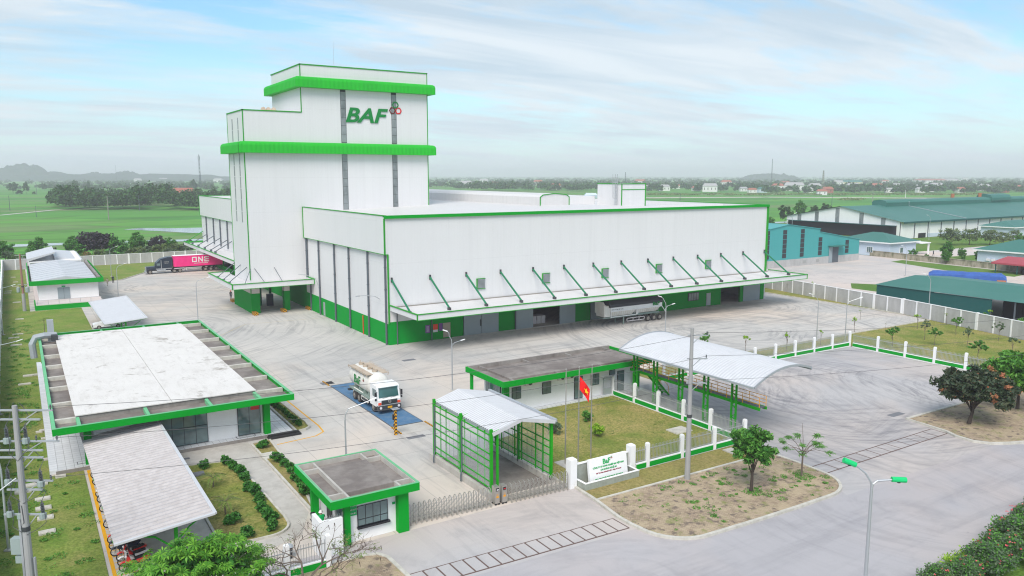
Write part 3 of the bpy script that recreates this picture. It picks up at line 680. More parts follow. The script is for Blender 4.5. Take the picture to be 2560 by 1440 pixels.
# roof monitor, penthouse, plant room
mon = [(79.3, 18.0), (79.3, 20.1), (79.9, 20.5), (82.5, 20.75), (85.1, 20.5), (85.7, 20.1), (85.7, 18.0)]
o = part(fac, 'roof_monitor', MB().profile(mon, 'y', 116, 226), M['white2'])
mb = MB()
for a, b in zip(mon, mon[1:]): mb.beam((a[0], 115.97, a[1]), (b[0], 115.97, b[1]), 0.14, 0.14)
part(o, 'edge_trim', mb, M['trim'])
o = part(fac, 'roof_penthouse', MB().box(98.2, 116, 17.8, 104.2, 123.4, 22.4), M['white'])
mb = MB().box(98.1, 115.9, 22.3, 104.3, 116.05, 22.45).box(98.1, 115.9, 22.3, 98.25, 123.5, 22.45).box(98.1, 115.88, 18, 98.25, 116.03, 22.3).box(104.1, 115.9, 18, 104.28, 116.03, 22.3).box(98.3, 115.93, 21.2, 104.1, 115.99, 21.33)
part(o, 'edge_trim', mb, M['trim'])
mb = MB()
for y in (117.0, 117.6): mb.cyl((97.9, y, 18), (97.9, y, 24.2), 0.05)
for k in range(22): mb.cyl((97.9, 117.0, 18.2 + k*0.27), (97.9, 117.6, 18.2 + k*0.27), 0.03, n=5)
for k in range(5):
    z = 19.6 + k*1.0; mb.tube([(97.9, 116.8, z), (97.4, 116.9, z), (97.2, 117.3, z), (97.4, 117.7, z), (97.9, 117.8, z)], 0.03, 4)
for y in (116.9, 117.3, 117.7): mb.cyl((97.3, y, 19.6), (97.3, y, 24.2), 0.025, n=5)
part(o, 'caged_ladder', mb, M['galv'])
part(fac, 'roof_plant_room', MB().box(87.5, 124, 17.8, 98.0, 134, 19.9), M['white'])
part(fac, 'roof_plant_room', MB().box(104.4, 112, 17.6, 121.6, 113, 18.25), M['white'])
# tower
TX0, TY0 = 33.4, 138.0
part(fac, 'tower_front_wing', MB().prism([(33.4, 138), (43.5, 138), (43.5, 149.3), (33.4, 149.3)], 5.1, 34.95), M['white'])
part(fac, 'tower_shaft', MB().box(43.502, 138.003, 4.7, 68.0, 156, 43.1), M['white'])
def ribbed_band(name, poly, z0, z1, w=1.2, step=0.36):
    n = len(poly); mb = MB()
    prof = [(0.0, z0, 0), (w, z0, 1), (w, z1 - 0.55, 1), (w - 0.12, z1 - 0.2, 1), (w - 0.4, z1, .6), (0.0, z1 + 0.10, 0)]
    def nrm(i):
        a, b = Vector(poly[i]), Vector(poly[(i+1) % n]); d = (b - a).normalized(); return Vector((d.y, -d.x))
    for i in range(n):
        a, b = Vector(poly[i]), Vector(poly[(i+1) % n]); ne = nrm(i); ma = nrm((i-1) % n) + ne; mb_ = nrm((i+1) % n) + ne
        if abs(nrm((i-1) % n).dot(ne)) > .9: ma = ne
        L_ = (b - a).length; k = max(2, int(L_ / step)); vs = []
        for j in range(k + 1):
            for (o_, z, rb) in prof:
                pa = a + ma * o_; pb = b + mb_ * o_; p = pa.lerp(pb, j / k) + ne * (0.05 * rb * (j % 2)); vs.append((p.x, p.y, z))
        m = len(prof); fs = [(j*m+q, (j+1)*m+q, (j+1)*m+q+1, j*m+q+1) for j in range(k) for q in range(m-1)]
        mb.raw(vs, fs)
    return part(fac, name, mb, M['bandg'])
ribbed_band('green_ribbed_band', [(33.4, 138), (68, 138), (68, 156), (43.5, 156), (43.5, 149.3), (33.4, 149.3)], 27.8, 29.65)
ribbed_band('green_ribbed_band', [(43.5, 138), (68, 138), (68, 156), (43.5, 156)], 39.2, 41.0)
t_ = MB()
def cap(x0, y0, x1, y1, z, mb): mb.box(x0, y0, z - 0.08, x1, y1, z + 0.1)
cap(33.3, 137.9, 43.5, 138.1, 34.95, t_); cap(33.3, 137.9, 33.5, 149.4, 34.95, t_)
cap(43.4, 137.9, 68.1, 138.1, 43.15, t_); cap(43.4, 137.9, 43.6, 156.1, 43.15, t_); cap(67.9, 137.9, 68.1, 156.1, 43.15, t_)
for (x, y, z0, z1) in ((33.4, 138, 3.4, 5.2), (33.4, 138, 5.9, 27.8), (33.4, 138, 29.7, 34.9), (43.5, 138, 34.95, 39.2), (43.5, 138, 41.0, 43.1), (68, 138, 18, 27.8), (68, 138, 29.7, 39.2), (68, 138, 41.0, 43.1)):
    t_.box(x - 0.07, y - 0.07, z0, x + 0.07, y + 0.07, z1)
t_.box(33.35, 149.2, 5.9, 33.45, 149.4, 34.9)
part(fac, 'tower_corner_trim', t_, M['trim'])
# glazed strips, pane by pane
pm = mesh_of('glazing_pane', MB().box(0, 0, 0, 0.92, 0.05, 1.44), M['strip'])
sf = MB()
for xs in (50.72, 60.6):
    for za, nn in ((17.45, 7), (29.9, 6)):
        for k in range(nn): inst(fac, 'glazing_pane', pm, (xs - WX0, 137.96 - WY0, za + k * 1.5))
        part(fac, 'strip_frame', MB().box(xs - 0.06, 137.985, za - 0.1, xs + 0.98, 138.02, za + nn*1.5 + 0.35), M['winframe'])
pm2 = mesh_of('glazing_pane', MB().box(0, 0, 0, 0.05, 0.55, 1.9), M['strip'])
for (px1, py1) in ((581.5, 330), (595.5, 330)):
    yy = VX(px1, py1, 33.4)[0]
    for za, nn in ((16.6, 5), (29.9, 2)):
        for k in range(nn + (za < 20)): inst(fac, 'glazing_pane', pm2, (33.36 - WX0, yy - 0.3 - WY0, za + k * 2.0 - (0.8 if za < 20 else 0)))
# bulk vents on the step roof
for k in range(3):
    o = part(fac, 'roof_cowl', MB().cyl((38.5 + k*0.9, 143, 34.9), (38.5 + k*0.9, 143, 35.3), 0.35, n=8).cyl((38.5 + k*0.9, 143, 35.2), (38.0 + k*0.9, 142.1, 35.5), 0.35, 0.45, n=8), M['rustdust'])
part(fac, 'lightning_rod', MB().cyl((53.3, 148, 43), (53.3, 148, 49.2), 0.04, 0.02, n=5), M['galv'])
# big letters and the three hexagons
mb = text_mb('BAF', 3.5, 0.12, shear=0.28, bold=0.085, sx=1.32)
xs = [v[0] for v in mb.v]; zs = [v[2] for v in mb.v]
kx = 8.25 / (max(xs) - min(xs)); kz = 2.65 / (max(zs) - min(zs)); cxm = (max(xs) + min(xs)) / 2; czm = (max(zs) + min(zs)) / 2
mb.v = [((x - cxm) * kx + 55.7, y + 137.9, (z - czm) * kz + 34.85) for x, y, z in mb.v]
part(fac, 'big_lettering', mb, M['logog'])
def hexring(cx, cz, y, r, w, d=0.1):
    mb = MB()
    for k in range(6):
        a0, a1 = PI/3*k, PI/3*(k+1)
        q = [(cx + rr*math.cos(a), cz + rr*math.sin(a)) for a, rr in ((a0, r), (a1, r), (a1, r-w), (a0, r-w))]
        mb.raw([(x, y, z) for x, z in q] + [(x, y + d, z) for x, z in q], [(0,1,2,3),(7,6,5,4),(0,4,5,1),(1,5,6,2),(2,6,7,3),(3,7,4,0)])
    return mb
part(fac, 'brown_hexagon', hexring(60.75, 35.95, 137.87, 0.68, 0.21), M['logob'])
part(fac, 'red_hexagon', hexring(61.95, 35.95, 137.90, 0.68, 0.21), M['logor'])
part(fac, 'green_hexagon', hexring(61.35, 37.0, 137.84, 0.68, 0.21), M['logog'])
# under the tower: weigh lane with pillars
zg = 3.5
part(fac, 'tower_base_wall', MB([]) if False else MB().box(33.4, 138, 0, 34.9, 139.4, zg).box(33.4, 139.4, 0, 33.7, 150.8, zg), M['greenwall'])
part(fac, 'tower_base_upper_wall', MB().box(33.42, 138.02, zg, 34.88, 139.38, 5.1).box(33.42, 139.38, zg, 33.68, 150.8, 5.1), M['pink'])
part(fac, 'pillar', MB().box(39.3, 138.4, 0, 40.3, 139.6, zg), M['greenwall'])
part(fac, 'pillar_top', MB().box(39.32, 138.42, zg, 40.28, 139.58, 5.1), M['pink'])
for (x, y) in ((37.0, 146), (40.0, 150.5), (43.0, 152.0), (36.6, 151)): part(fac, 'steel_post', MB().box(x - .2, y - .2, 0, x + .2, y + .2, 5.1), M['strutg'])
part(fac, 'control_cabinet', MB().box(37.9, 144.6, 0, 39.0, 145.4, 2.2), M['navy'])
part(fac, 'far_wall_panel', MB().box(34.9, 153.2, 0, 37.4, 153.4, 4.8), M['wallwhite']); part(fac, 'far_wall_panel', MB().box(38.4, 153.2, 2.6, 43.0, 153.4, 4.9), M['wallwhite'])
# L-shaped tower canopy
def canopy_L(outer, z0, z1, deckz, inner=None):
    pass
mb = MB().box(29.5, 134.0, 5.1, 43.3, 137.95, 5.45).box(29.5, 137.95, 5.1, 33.35, 153.0, 5.45)
cn = part(fac, 'tower_canopy', mb, M['white2'])
part(cn, 'canopy_fascia', MB().box(29.4, 133.9, 5.05, 43.4, 134.0, 5.85).box(29.4, 134.0, 5.05, 29.5, 153.1, 5.85).box(29.5, 153.0, 5.05, 33.3, 153.1, 5.85).box(43.3, 134.0, 5.05, 43.4, 137.9, 5.85), M['white'])
part(cn, 'canopy_trim', MB().box(29.3, 133.8, 5.85, 43.45, 134.05, 5.95).box(29.3, 134.05, 5.85, 29.55, 153.2, 5.95).box(29.5, 152.95, 5.85, 33.3, 153.2, 5.95).box(43.2, 134, 5.85, 43.46, 137.9, 5.95)
     .box(29.32, 133.82, 5.0, 29.5, 133.92, 5.85).box(43.32, 133.82, 5.0, 43.46, 133.92, 5.85).box(29.5, 133.84, 4.98, 43.3, 133.94, 5.05), M['trim'])
for y in (149.0, 144.5, 140.0): part(fac, 'tie_rod', MB().cyl((33.4, y, 8.0), (30.3, y, 5.55), 0.07).box(30.1, y-.2, 5.45, 30.5, y+.2, 5.65), M['greyp'])
for (xa, xb) in ((33.5, 31.6), (34.2, 35.2), (37.6, 38.2)): part(fac, 'tie_rod', MB().cyl((xa, 138, 7.9 if xa < 40 else 7.5), (xb, 134.9, 5.5), 0.05), M['greyp'])
# long front canopy, thirteen bays
mb = MB().box(43.7, 92.5, 5.0, 123.3, 101.38, 5.38)
cn = part(fac, 'front_canopy', mb, M['white2'])
part(cn, 'canopy_fascia', MB().box(43.6, 92.4, 4.98, 123.4, 92.5, 5.70).box(43.6, 92.5, 4.98, 43.7, 101.35, 5.70).box(123.3, 92.5, 4.98, 123.4, 101.3, 5.70), M['white'])
part(cn, 'canopy_trim', MB().box(43.5, 92.3, 5.70, 123.5, 92.58, 5.80).box(43.5, 92.58, 5.70, 43.78, 101.35, 5.80).box(123.22, 92.58, 5.70, 123.5, 101.3, 5.80)
     .box(43.52, 92.32, 4.9, 43.68, 92.42, 5.70).box(123.34, 92.32, 4.9, 123.48, 92.42, 5.70).box(43.7, 92.34, 4.9, 123.3, 92.44, 4.98), M['trim'])
part(cn, 'gutter', MB().box(43.8, 101.15, 5.385, 123.0, 101.36, 5.50), M['rim'])
sx0 = 43.85
for k in range(14):
    x = 43.95 + k * 6.0
    o = part(fac, 'canopy_strut', MB().cyl((x, 101.3, 9.35), (x, 95.4, 5.7), 0.14, n=8), M['strutg'])
    part(o, 'bracket', MB().box(x - .1, 101.15, 9.0, x + .1, 101.4, 9.7), M['darkmetal']); part(o, 'bracket', MB().box(x - .15, 95.1, 5.38, x + .15, 95.7, 5.75), M['darkmetal'])
# louvre vents
for xv in (58.45, 70.45, 82.5, 94.6, 106.75):
    o = part(fac, 'louvre_vent', MB().box(xv - .62, 101.25, 7.05, xv + .70, 101.4, 8.5), M['louvre'])
    mb = MB()
    for k in range(8): mb.beam((xv - .6, 101.2, 7.2 + k*.17), (xv + .66, 101.2, 7.2 + k*.17), 0.10, 0.05)
    part(o, 'louvre_blades', mb, M['greym'])
    part(o, 'vent_frame', MB().box(xv - .72, 101.18, 6.98, xv - .62, 101.39, 8.58).box(xv - .62, 101.18, 8.5, xv + .78, 101.39, 8.58).box(xv - .62, 101.18, 6.98, xv + .78, 101.39, 7.05), M['trim'])
# doors of the front
def leaf(x0, x1, z1=4.6, y=101.30, m='greyd', nm='sliding_door'):
    return part(fac, nm, MB().box(x0, y - 0.06, 0.05, x1, y + 0.02, z1), M[m])
o = leaf(55.45, 58.48); part(o, 'door_handle', MB().box(58.25, 101.15, 1.3, 58.42, 101.25, 2.3), M['darkmetal'])
leaf(58.54, 61.55); leaf(64.75, 67.9, y=101.2); leaf(73.1, 76.25, y=101.2); leaf(79.55, 88.5)
part(fac, 'roller_shutter', MB().box(116.55, 101.32, 0, 121.2, 101.45, 4.4), M['greyd'])
part(fac, 'side_door', MB().box(52.0, 101.28, 0.2, 53.2, 101.37, 2.35), M['beige'])
part(fac, 'office_door', MB().box(106.6, 101.28, 0.1, 107.7, 101.37, 2.4), M['greym'], 'grey glazed door')
w_ = part(fac, 'office_window', MB().box(101.9, 101.26, 1.3, 104.6, 101.36, 2.8), M['winframe'])
for k in range(4): part(w_, 'pane', MB().box(102.0 + k*.65, 101.22, 1.4, 102.55 + k*.65, 101.262, 2.7), M['glass'])
part(fac, 'threshold', MB().box(53.4, 101.0, 0, 96, 101.3, 0.10), M['conc'])
part(fac, 'notice', MB().box(49.1, 101.30, 1.15, 49.85, 101.35, 2.3), M['purple'], 'purple notice, the one left of the drainpipe')
part(fac, 'notice', MB().m(0).box(50.35, 101.30, 1.5, 51.1, 101.35, 2.32).m(1).box(50.35, 101.30, 1.15, 51.1, 101.35, 1.5), [M['orangered'], M['paper']], 'orange and white notice')
part(fac, 'notice', MB().box(51.3, 101.30, 1.25, 51.9, 101.35, 2.38), M['purple'], 'purple notice next to the beige door')
mb = MB()
for i in range(9): mb.box(49.25, 101.285, 1.3 + i*.1, 49.7, 101.297, 1.33 + i*.1)
part(fac, 'notice_lines', mb, M['paper'])
def pipe(x, y, z0, z1, r=0.11):
    mb = MB().cyl((x, y, z0), (x, y, z1), r, n=8)
    z = z0 + 1.5
    while z < z1: mb.cyl((x, y, z), (x, y, z + 0.08), r * 1.35, n=8); z += 3.2
    return part(fac, 'drainpipe', mb, M['greyp'])
for x in (44.6, 50.05, 64.6): pipe(x, 101.15, 0, 5.0 if x < 60 else 4.9, 0.09)
for y in (137.2, 130.7, 122.9, 116.3, 108.5, 101.95): pipe(43.25, y, 0 if y < 137 else 5.9, 12.95, 0.15 if y < 137 else .2)
pipe(43.3, 135.8, 0, 5.0, 0.14)
for px in (516, 533.5, 550, 567.5):
    y = VX(px, 560, 43.3)[0]; pipe(43.25, y, 6.0, 12.95, 0.16)
for k, (px, py) in enumerate(((519, 592), (535, 597), (552, 604), (569, 611), (581, 621))):
    y, z = VX(px, py, 43.3); part(fac, 'tie_rod', MB().cyl((43.3, y, max(8.2, z)), (39.4, y, 6.0), 0.10).box(39.1, y - .2, 5.5, 39.6, y + .2, 6.05), M['greyp'])
part(fac, 'tie_rod', MB().cyl((43.3, 229.5, 8.6), (39.2, 229.5, 6.0), 0.1), M['trim'])
cn = part(fac, 'side_canopy', MB().box(38.5, 158, 5.0, 43.4, 230.8, 5.4), M['white2'])
part(cn, 'canopy_fascia', MB().box(38.4, 158, 4.95, 38.5, 230.9, 5.80), M['white'])
part(cn, 'canopy_trim', MB().box(38.3, 158, 5.80, 38.55, 231.0, 5.92).box(38.5, 230.7, 5.3, 43.4, 231.0, 5.92), M['trim'])
part(fac, 'side_service_door', MB().box(43.36, 128.6, 0.1, 43.42, 129.4, 2.4), M['greym'])
y_ = VX(908, 810, 43.3)[0]; part(fac, 'hydrant_riser', MB().cyl((43.3, y_, 0), (43.3, y_, 2.9), 0.07, n=6), M['orangered'])
part(fac, 'wall_lamp', MB().tube([(43.3, 104.2, 6.3), (42.6, 104.3, 6.75), (41.6, 104.6, 6.9), (40.4, 105, 6.9)], 0.05, 5).box(40.0, 104.9, 6.82, 40.6, 105.2, 6.92), M['galv'])
part(fac, 'wall_lamp', MB().tube([(43.3, 131.5, 5.0), (43.0, 132, 6.2), (42, 134, 6.7), (41, 135.2, 6.75)], 0.05, 5), M['galv'])
part(fac, 'loading_dock_wall', MB().box(43.3, 196, 0, 43.5, 207, 1.2), M['greenwall'])
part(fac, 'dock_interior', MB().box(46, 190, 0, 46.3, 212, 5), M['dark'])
# stack of sacks inside the open door
ss = thing('sack_stack', (69, 104, 0), 'pale stack of filled sacks just inside the open warehouse door', 'sacks')
me = mesh_of('sack', MB().prism([(-.4,-.22),(-.3,-.28),(.3,-.28),(.4,-.22),(.4,.22),(.3,.28),(-.3,.28),(-.4,.22)], 0, 0.2), M['paper'])
for i in range(4):
    for j in range(3):
        for k in range(6 - (i == 0) * 3): inst(ss, 'sack', me, (0.9*i + R.uniform(-.04, .04), 0.6*j, k*.21), R.uniform(-.05, .05))
# barrier blocks
def block(px, py, label, rz=0):
    x, y = G(px, py); t = solo('barrier_block', moved(MB().box(-0.35, -0.9, 0, 0.35, 0.9, 0.5), (0, 0, 0)), M['hazard'], label, 'barrier', 'striped barrier blocks under the tower')
    t.location = (x, y, 0); t.rotation_euler = (0, 0, rz); return t
block(638, 787, 'striped concrete barrier at the foot of the left green tower corner'); block(709, 779, 'striped concrete barrier before the middle green pillar')
block(772, 773, 'striped concrete barrier beside the warehouse side wall'); block(583, 754, 'orange barrier block behind the tower wall near the standing man')

# ================================================================= OFFICE with beam-framed flat roof
of = thing('office_building', (1.0, 69.0, 0), 'low office with broad pale roof slab, open concrete roof beams and green fascia', 'office')
x0, x1, y0, y1 = 1.0, 20.1, 69.0, 112.5
part(of, 'plinth', MB().box(1.1, 70.7, 0, 20.3, 113.5, 0.32).box(-0.6 + 1.2, 70.9, 0, 1.1, 114.8, 0.30), M['tile'])
part(of, 'plinth_edge', MB().box(1.05, 70.6, 0, 20.35, 70.7, 0.27), M['oldconc'])
part(of, 'front_steps', MB().box(17.9, 69.9, 0, 20.9, 70.62, 0.15).box(18.0, 70.3, 0.15, 20.8, 70.64, 0.29), M['blackp'])
for (hx, hy) in ((15.3, 70.9), (2.6, 71.4)):
    part(of, 'floor_hatch', MB().box(hx, hy, 0.32, hx + 1.7, hy + 0.65, 0.335), M['darkslab']); part(of, 'hatch_lid', MB().box(hx + .08, hy + .08, 0.335, hx + 1.62, hy + 0.57, 0.345), M['tile'])
part(of, 'wall', MB().box(4.0, 71.5, 0.3, 18.0, 110.5, 3.7), M['wallwhite'])
for (cx, cy) in ((18.05, 70.95), (3.5, 71.1), (18.05, 90), (18.05, 110), (3.3, 90), (3.3, 110)):
    part(of, 'green_column', MB().box(cx - .28, cy - .18, 0.3, cx + .28, cy + .4, 3.75), M['green'])
# roof deck, fascia ring, beams, raised slab
part(of, 'roof_deck', MB().box(x0 + .1, y0 + .1, 3.72, x1 - .1, y1 - .1, 3.85), M['oldroof'])
fz0, fz1 = 3.7, 4.25
mb = MB().m(0).box(x0, y0, fz0, x1, y0 + .16, fz1).box(x0, y1 - .16, fz0, x1, y1, fz1).box(x0, y0 + .16, fz0, x0 + .16, y1 - .16, fz1).box(x1 - .16, y0 + .16, fz0, x1, y1 - .16, fz1)
part(of, 'fascia', mb, M['green'])
M['palegreen'] = plain('pale_green', (0.14, 0.50, 0.24), 0.7, var=0.2, vs=1.5, dirt=0.4, dc=(0.25, 0.35, 0.25), ds=2, world=True)  # paler, less saturated green than the fascia
mb = MB()
mb.box(x0 - .01, y0 - .01, fz1, x1 + .01, y0 + .22, fz1 + .03).box(x0 - .01, y1 - .22, fz1, x1 + .01, y1 + .01, fz1 + .03).box(x0 - .01, y0 + .22, fz1, x0 + .26, y1 - .22, fz1 + .03).box(x1 - .26, y0 + .22, fz1, x1 + .01, y1 - .22, fz1 + .03)
part(of, 'coping', mb, M['palegreen'])
ry = [G(620, q, 4.1)[1] for q in ()]
rows = [71.9, 77.3, 83.4, 87.9, 93.4, 99.0, 105.2, 110.3]
for y in rows:
    part(of, 'roof_beam', MB().box(1.27, y - .19, 3.85, 2.8, y + .19, 4.22), M['kerb']); part(of, 'roof_beam', MB().box(17.35, y - .19, 3.85, 19.83, y + .19, 4.22), M['kerb'])
for x in (2.9, 8.0, 13.0, 17.2):
    part(of, 'roof_beam', MB().box(x - .13, 69.23, 3.85, x + .13, 71.75, 4.23), M['palegreen']); part(of, 'roof_beam', MB().box(x - .13, 110.5, 3.85, x + .13, 112.27, 4.22), M['palegreen'])
part(of, 'slab_upstand', MB().box(2.85, 71.95, 3.85, 17.3, 110.2, 4.28), M['oldconc'])
b_ = NB('stained_white_roof_slab'); v = b_.pos
col = b_.mix(b_.noise(v, 0.25, 4), (0.62, 0.60, 0.57), (0.73, 0.71, 0.68))
col = b_.mix(b_.math('MULTIPLY', b_.ramp(b_.noise(v, 0.33, 6, 0.75, 0.4), 0.58, 0.68), 0.7), col, (0.22, 0.19, 0.155))
col = b_.mix(b_.math('MULTIPLY', b_.ramp(b_.noise(b_.map(v, (1.3, 0.35, 1)), 1.2, 6, 0.75), 0.50, 0.68), 0.3), col, (0.36, 0.33, 0.29))
M['roofslab'] = b_.out(col, 0.85, 0, 0.15)
part(of, 'roof_slab', MB().box(2.75, 71.85, 4.28, 10.19, 110.35, 4.36), M['roofslab']); part(of, 'roof_slab', MB().box(10.23, 71.85, 4.28, 17.4, 110.35, 4.36), M['roofslab'])
def window(parent, name, y, xa, xb, za, zb, nx, nz=1, mat='glass', bar=0.05, fr='winframe', split=None):
    """framed window on a wall facing -Y at y"""
    o = part(parent, name, MB().box(xa, y - .04, za, xb, y + .04, zb), M[fr])
    cw = (xb - xa - bar) / nx; zs = [za + (zb - za) * k / nz for k in range(nz + 1)] if split is None else split
    for i in range(nx):
        for a, b in zip(zs, zs[1:]):
            part(o, 'pane', MB().box(xa + bar + cw*i, y - .055, a + bar, xa + cw*(i+1), y - .039, b - bar * .4), M[mat])
    return o
window(of, 'glazed_front', 71.46, 8.0, 12.95, 0.36, 3.0, 5, split=[0.36, 1.95, 3.0])
window(of, 'glass_door', 71.46, 15.55, 17.6, 0.36, 3.0, 2, split=[0.36, 3.0])
part(of, 'led_sign', MB().box(16.75, 71.36, 2.65, 17.5, 71.42, 3.0), M['red'])
du = thing('exhaust_duct', (1.4, 109.0, 3.85), 'grey bent exhaust duct on the far left corner of the office roof', 'duct')
part(du, 'riser', MB().box(2.0, 108.7, 3.9, 2.7, 109.3, 6.6), M['greym'])
part(du, 'bend', MB().tube([(0.4, 108.4, 2.2), (0.3, 108.4, 3.9), (0.7, 108.4, 4.7), (1.6, 108.5, 4.8), (2.9, 108.7, 4.7)], 0.38, 8), M['greym'])
part(du, 'fan_box', MB().box(2.3, 106.9, 4.3, 3.0, 107.7, 5.0), M['darkmetal'])

# ================================================================= corrugated sheds
def corrug(mb, p00, p10, p11, p01, n, h=0.12, th=0.03):
    """sheet with n ridges running from the p00-p01 edge to the p10-p11 edge"""
    p00, p10, p11, p01 = map(Vector, (p00, p10, p11, p01)); vs = []
    N = n * 4; up = Vector((0, 0, 1))
    for k in range(N + 1):
        t = k / N; dz = up * (h * (0, 0, 1, 1)[k % 4])
        a = p00.lerp(p01, t) + dz; b = p10.lerp(p11, t) + dz; vs += [a, b]
    m = len(vs); vs += [v - up * th for v in vs]; fs = []
    for k in range(N):
        fs += [(2*k, 2*k+1, 2*k+3, 2*k+2), (m+2*k, m+2*k+2, m+2*k+3, m+2*k+1)]
    s0 = len(mb.mi); mb.raw(vs, fs)
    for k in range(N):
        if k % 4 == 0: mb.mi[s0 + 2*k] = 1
    return mb
M['valleyshade'] = plain('painted_valley_shade', (0.13, 0.12, 0.115), 0.8, var=0.3, vs=1.5, world=True); M['valleyshade2'] = plain('pale_painted_valley_shade', (0.42, 0.43, 0.45), 0.6, world=True)  # shade between the ridges is painted in as darker sheet colours
sh = thing('motorbike_shed', (3, 49, 0), 'lean-to motorbike shelter with long aged corrugated roof in front of the office', 'shed')
rc = [(3.05, 49.4, 2.35), (9.0, 49.0, 3.1), (8.95, 72.6, 3.1), (3.0, 74.0, 2.35)]
rc = [(G(285, 1365, 2.35) + (2.35,)), (G(538, 1285, 3.1) + (3.1,)), (G(385, 1037, 3.1) + (3.1,)), (G(197, 1077, 2.35) + (2.35,))]
part(sh, 'corrugated_roof', corrug(MB(), *rc, 46), [M['oldsheet'], M['valleyshade']])
mb = MB()
for a, b in ((0, 1), (1, 2), (2, 3)): mb.beam(Vector(rc[a]) + Vector((0, 0, .06)), Vector(rc[b]) + Vector((0, 0, .06)), 0.22, 0.12)
part(sh, 'edge_flashing', mb, M['roofsheet'])
for k in range(5):
    t = 0.04 + k * 0.23; a = Vector(rc[0]).lerp(Vector(rc[3]), t); b = Vector(rc[1]).lerp(Vector(rc[2]), t)
    part(sh, 'rafter', MB().beam(a - Vector((0, 0, .15)), b - Vector((0, 0, .15)), 0.10, 0.18), M['greensteel'])
    c = a.lerp(b, .62)
    part(sh, 'post', MB().box(c.x - .1, c.y - .1, 0, c.x + .1, c.y + .1, c.z - .2).tube([(c.x, c.y, 0.9), (c.x - 1.2, c.y, 2.0), (c.x - 2.3, c.y, c.z - .5)], 0.06, 6).tube([(c.x, c.y, 1.4), (c.x + .8, c.y, 2.2), (c.x + 1.6, c.y, c.z - .1)], 0.05, 6), M['greensteel'])
cp = thing('carport', (9, 124, 0), 'small carport with flat silver roof over a white car behind the office', 'carport')
rc = [G(262, 812, 2.5) + (2.5,), G(368, 795, 3.1) + (3.1,), G(315, 740, 3.1) + (3.1,), G(222, 756, 2.5) + (2.5,)]
part(cp, 'roof', corrug(MB(), *rc, 44, 0.04), [M['roofsheet'], M['valleyshade2']])
mb = MB()
for a, b in ((0, 1), (1, 2), (2, 3), (3, 0)): mb.beam(Vector(rc[a]) + Vector((0, 0, .04)), Vector(rc[b]) + Vector((0, 0, .04)), 0.16, 0.12)
part(cp, 'edge_flashing', mb, M['roofsheet'])
for k in range(5):
    t = 0.03 + k * .235; a = Vector(rc[0]).lerp(Vector(rc[3]), t); b = Vector(rc[1]).lerp(Vector(rc[2]), t); c = a.lerp(b, .5)
    part(cp, 'frame', MB().beam(a - Vector((0, 0, .14)), b - Vector((0, 0, .14)), .1, .16).box(c.x-.1, c.y-.1, 0, c.x+.1, c.y+.1, c.z-.2).beam((c.x, c.y, 1.2), (c.x - 2, c.y, 2.3), .07).beam((c.x, c.y, 1.2), (c.x + 2, c.y, 2.6), .07), M['greensteel'])

# ================================================================= guard house
gh = thing('guard_house', (15.4, 45.8, 0), 'small green and white gate house with framed flat roof at the gate', 'gate house')
gx0, gx1, gy0, gy1, gz0, gz1 = 15.35, 21.55, 45.75, 53.45, 2.95, 3.5
part(gh, 'wall', MB().box(16.75, 46.75, 0, 20.9, 52.0, 2.95), M['wallwhite'])
part(gh, 'roof_deck', MB().box(gx0 + .1, gy0 + .1, 2.97, gx1 - .1, gy1 - .1, 3.12), M['oldroof'])
part(gh, 'fascia', MB().box(gx0, gy0, gz0, gx1, gy0+.14, gz1).box(gx0, gy1-.14, gz0, gx1, gy1, gz1).box(gx0, gy0+.14, gz0, gx0+.14, gy1-.14, gz1).box(gx1-.14, gy0+.14, gz0, gx1, gy1-.14, gz1), M['green'])
part(gh, 'coping', MB().box(gx0-.01, gy0-.01, gz1, gx1+.01, gy0+.16, gz1+.025).box(gx0-.01, gy1-.16, gz1, gx1+.01, gy1+.01, gz1+.025).box(gx0-.01, gy0+.16, gz1, gx0+.16, gy1-.16, gz1+.025).box(gx1-.16, gy0+.16, gz1, gx1+.01, gy1-.16, gz1+.025), M['palegreen'])
part(gh, 'inner_parapet', MB().box(gx0+.14, gy0+.14, 3.12, gx1-.14, gy0+.22, 3.48).box(gx0+.14, gy1-.22, 3.12, gx1-.14, gy1-.14, 3.48).box(gx0+.14, gy0+.22, 3.12, gx0+.22, gy1-.22, 3.48).box(gx1-.22, gy0+.22, 3.12, gx1-.14, gy1-.22, 3.48), M['conc'])
part(gh, 'raised_slab', MB().box(16.75, 46.95, 3.12, 20.2, 52.0, 3.40), M['oldroof'])
for (a, b, c, d) in ((gx0+.23, 46.85, 16.75, 47.0), (20.2, 46.85, gx1-.23, 47.0), (gx0+.23, 51.95, 16.75, 52.1), (20.2, 51.95, gx1-.23, 52.1), (16.6, gy0+.23, 16.75, 46.85), (20.2, gy0+.23, 20.35, 46.85), (16.6, 52.1, 16.75, gy1-.23), (20.2, 52.1, 20.35, gy1-.23), (16.6, 47.0, 16.75, 51.95)):
    part(gh, 'roof_beam', MB().box(a, b, 3.12, c, d, 3.46), M['conc'])
for (a, b, c, d) in ((16.45, 46.35, 16.85, 46.75), (20.2, 46.25, 20.95, 46.75), (16.1, 52.0, 16.6, 52.4), (20.7, 52.0, 21.1, 52.4)): part(gh, 'green_column', MB().box(a, b, 0, c, d, 2.97), M['green'])
w_ = window(gh, 'strip_window', 46.71, 17.45, 19.6, 1.0, 2.4, 4, split=[1.0, 1.45, 2.4])
part(gh, 'window_sill', MB().box(17.4, 46.5, 0.85, 19.7, 46.75, 0.98), M['blackgloss'])
part(gh, 'notice_board', MB().box(16.88, 46.66, 1.85, 17.4, 46.72, 2.7), M['letterg'])
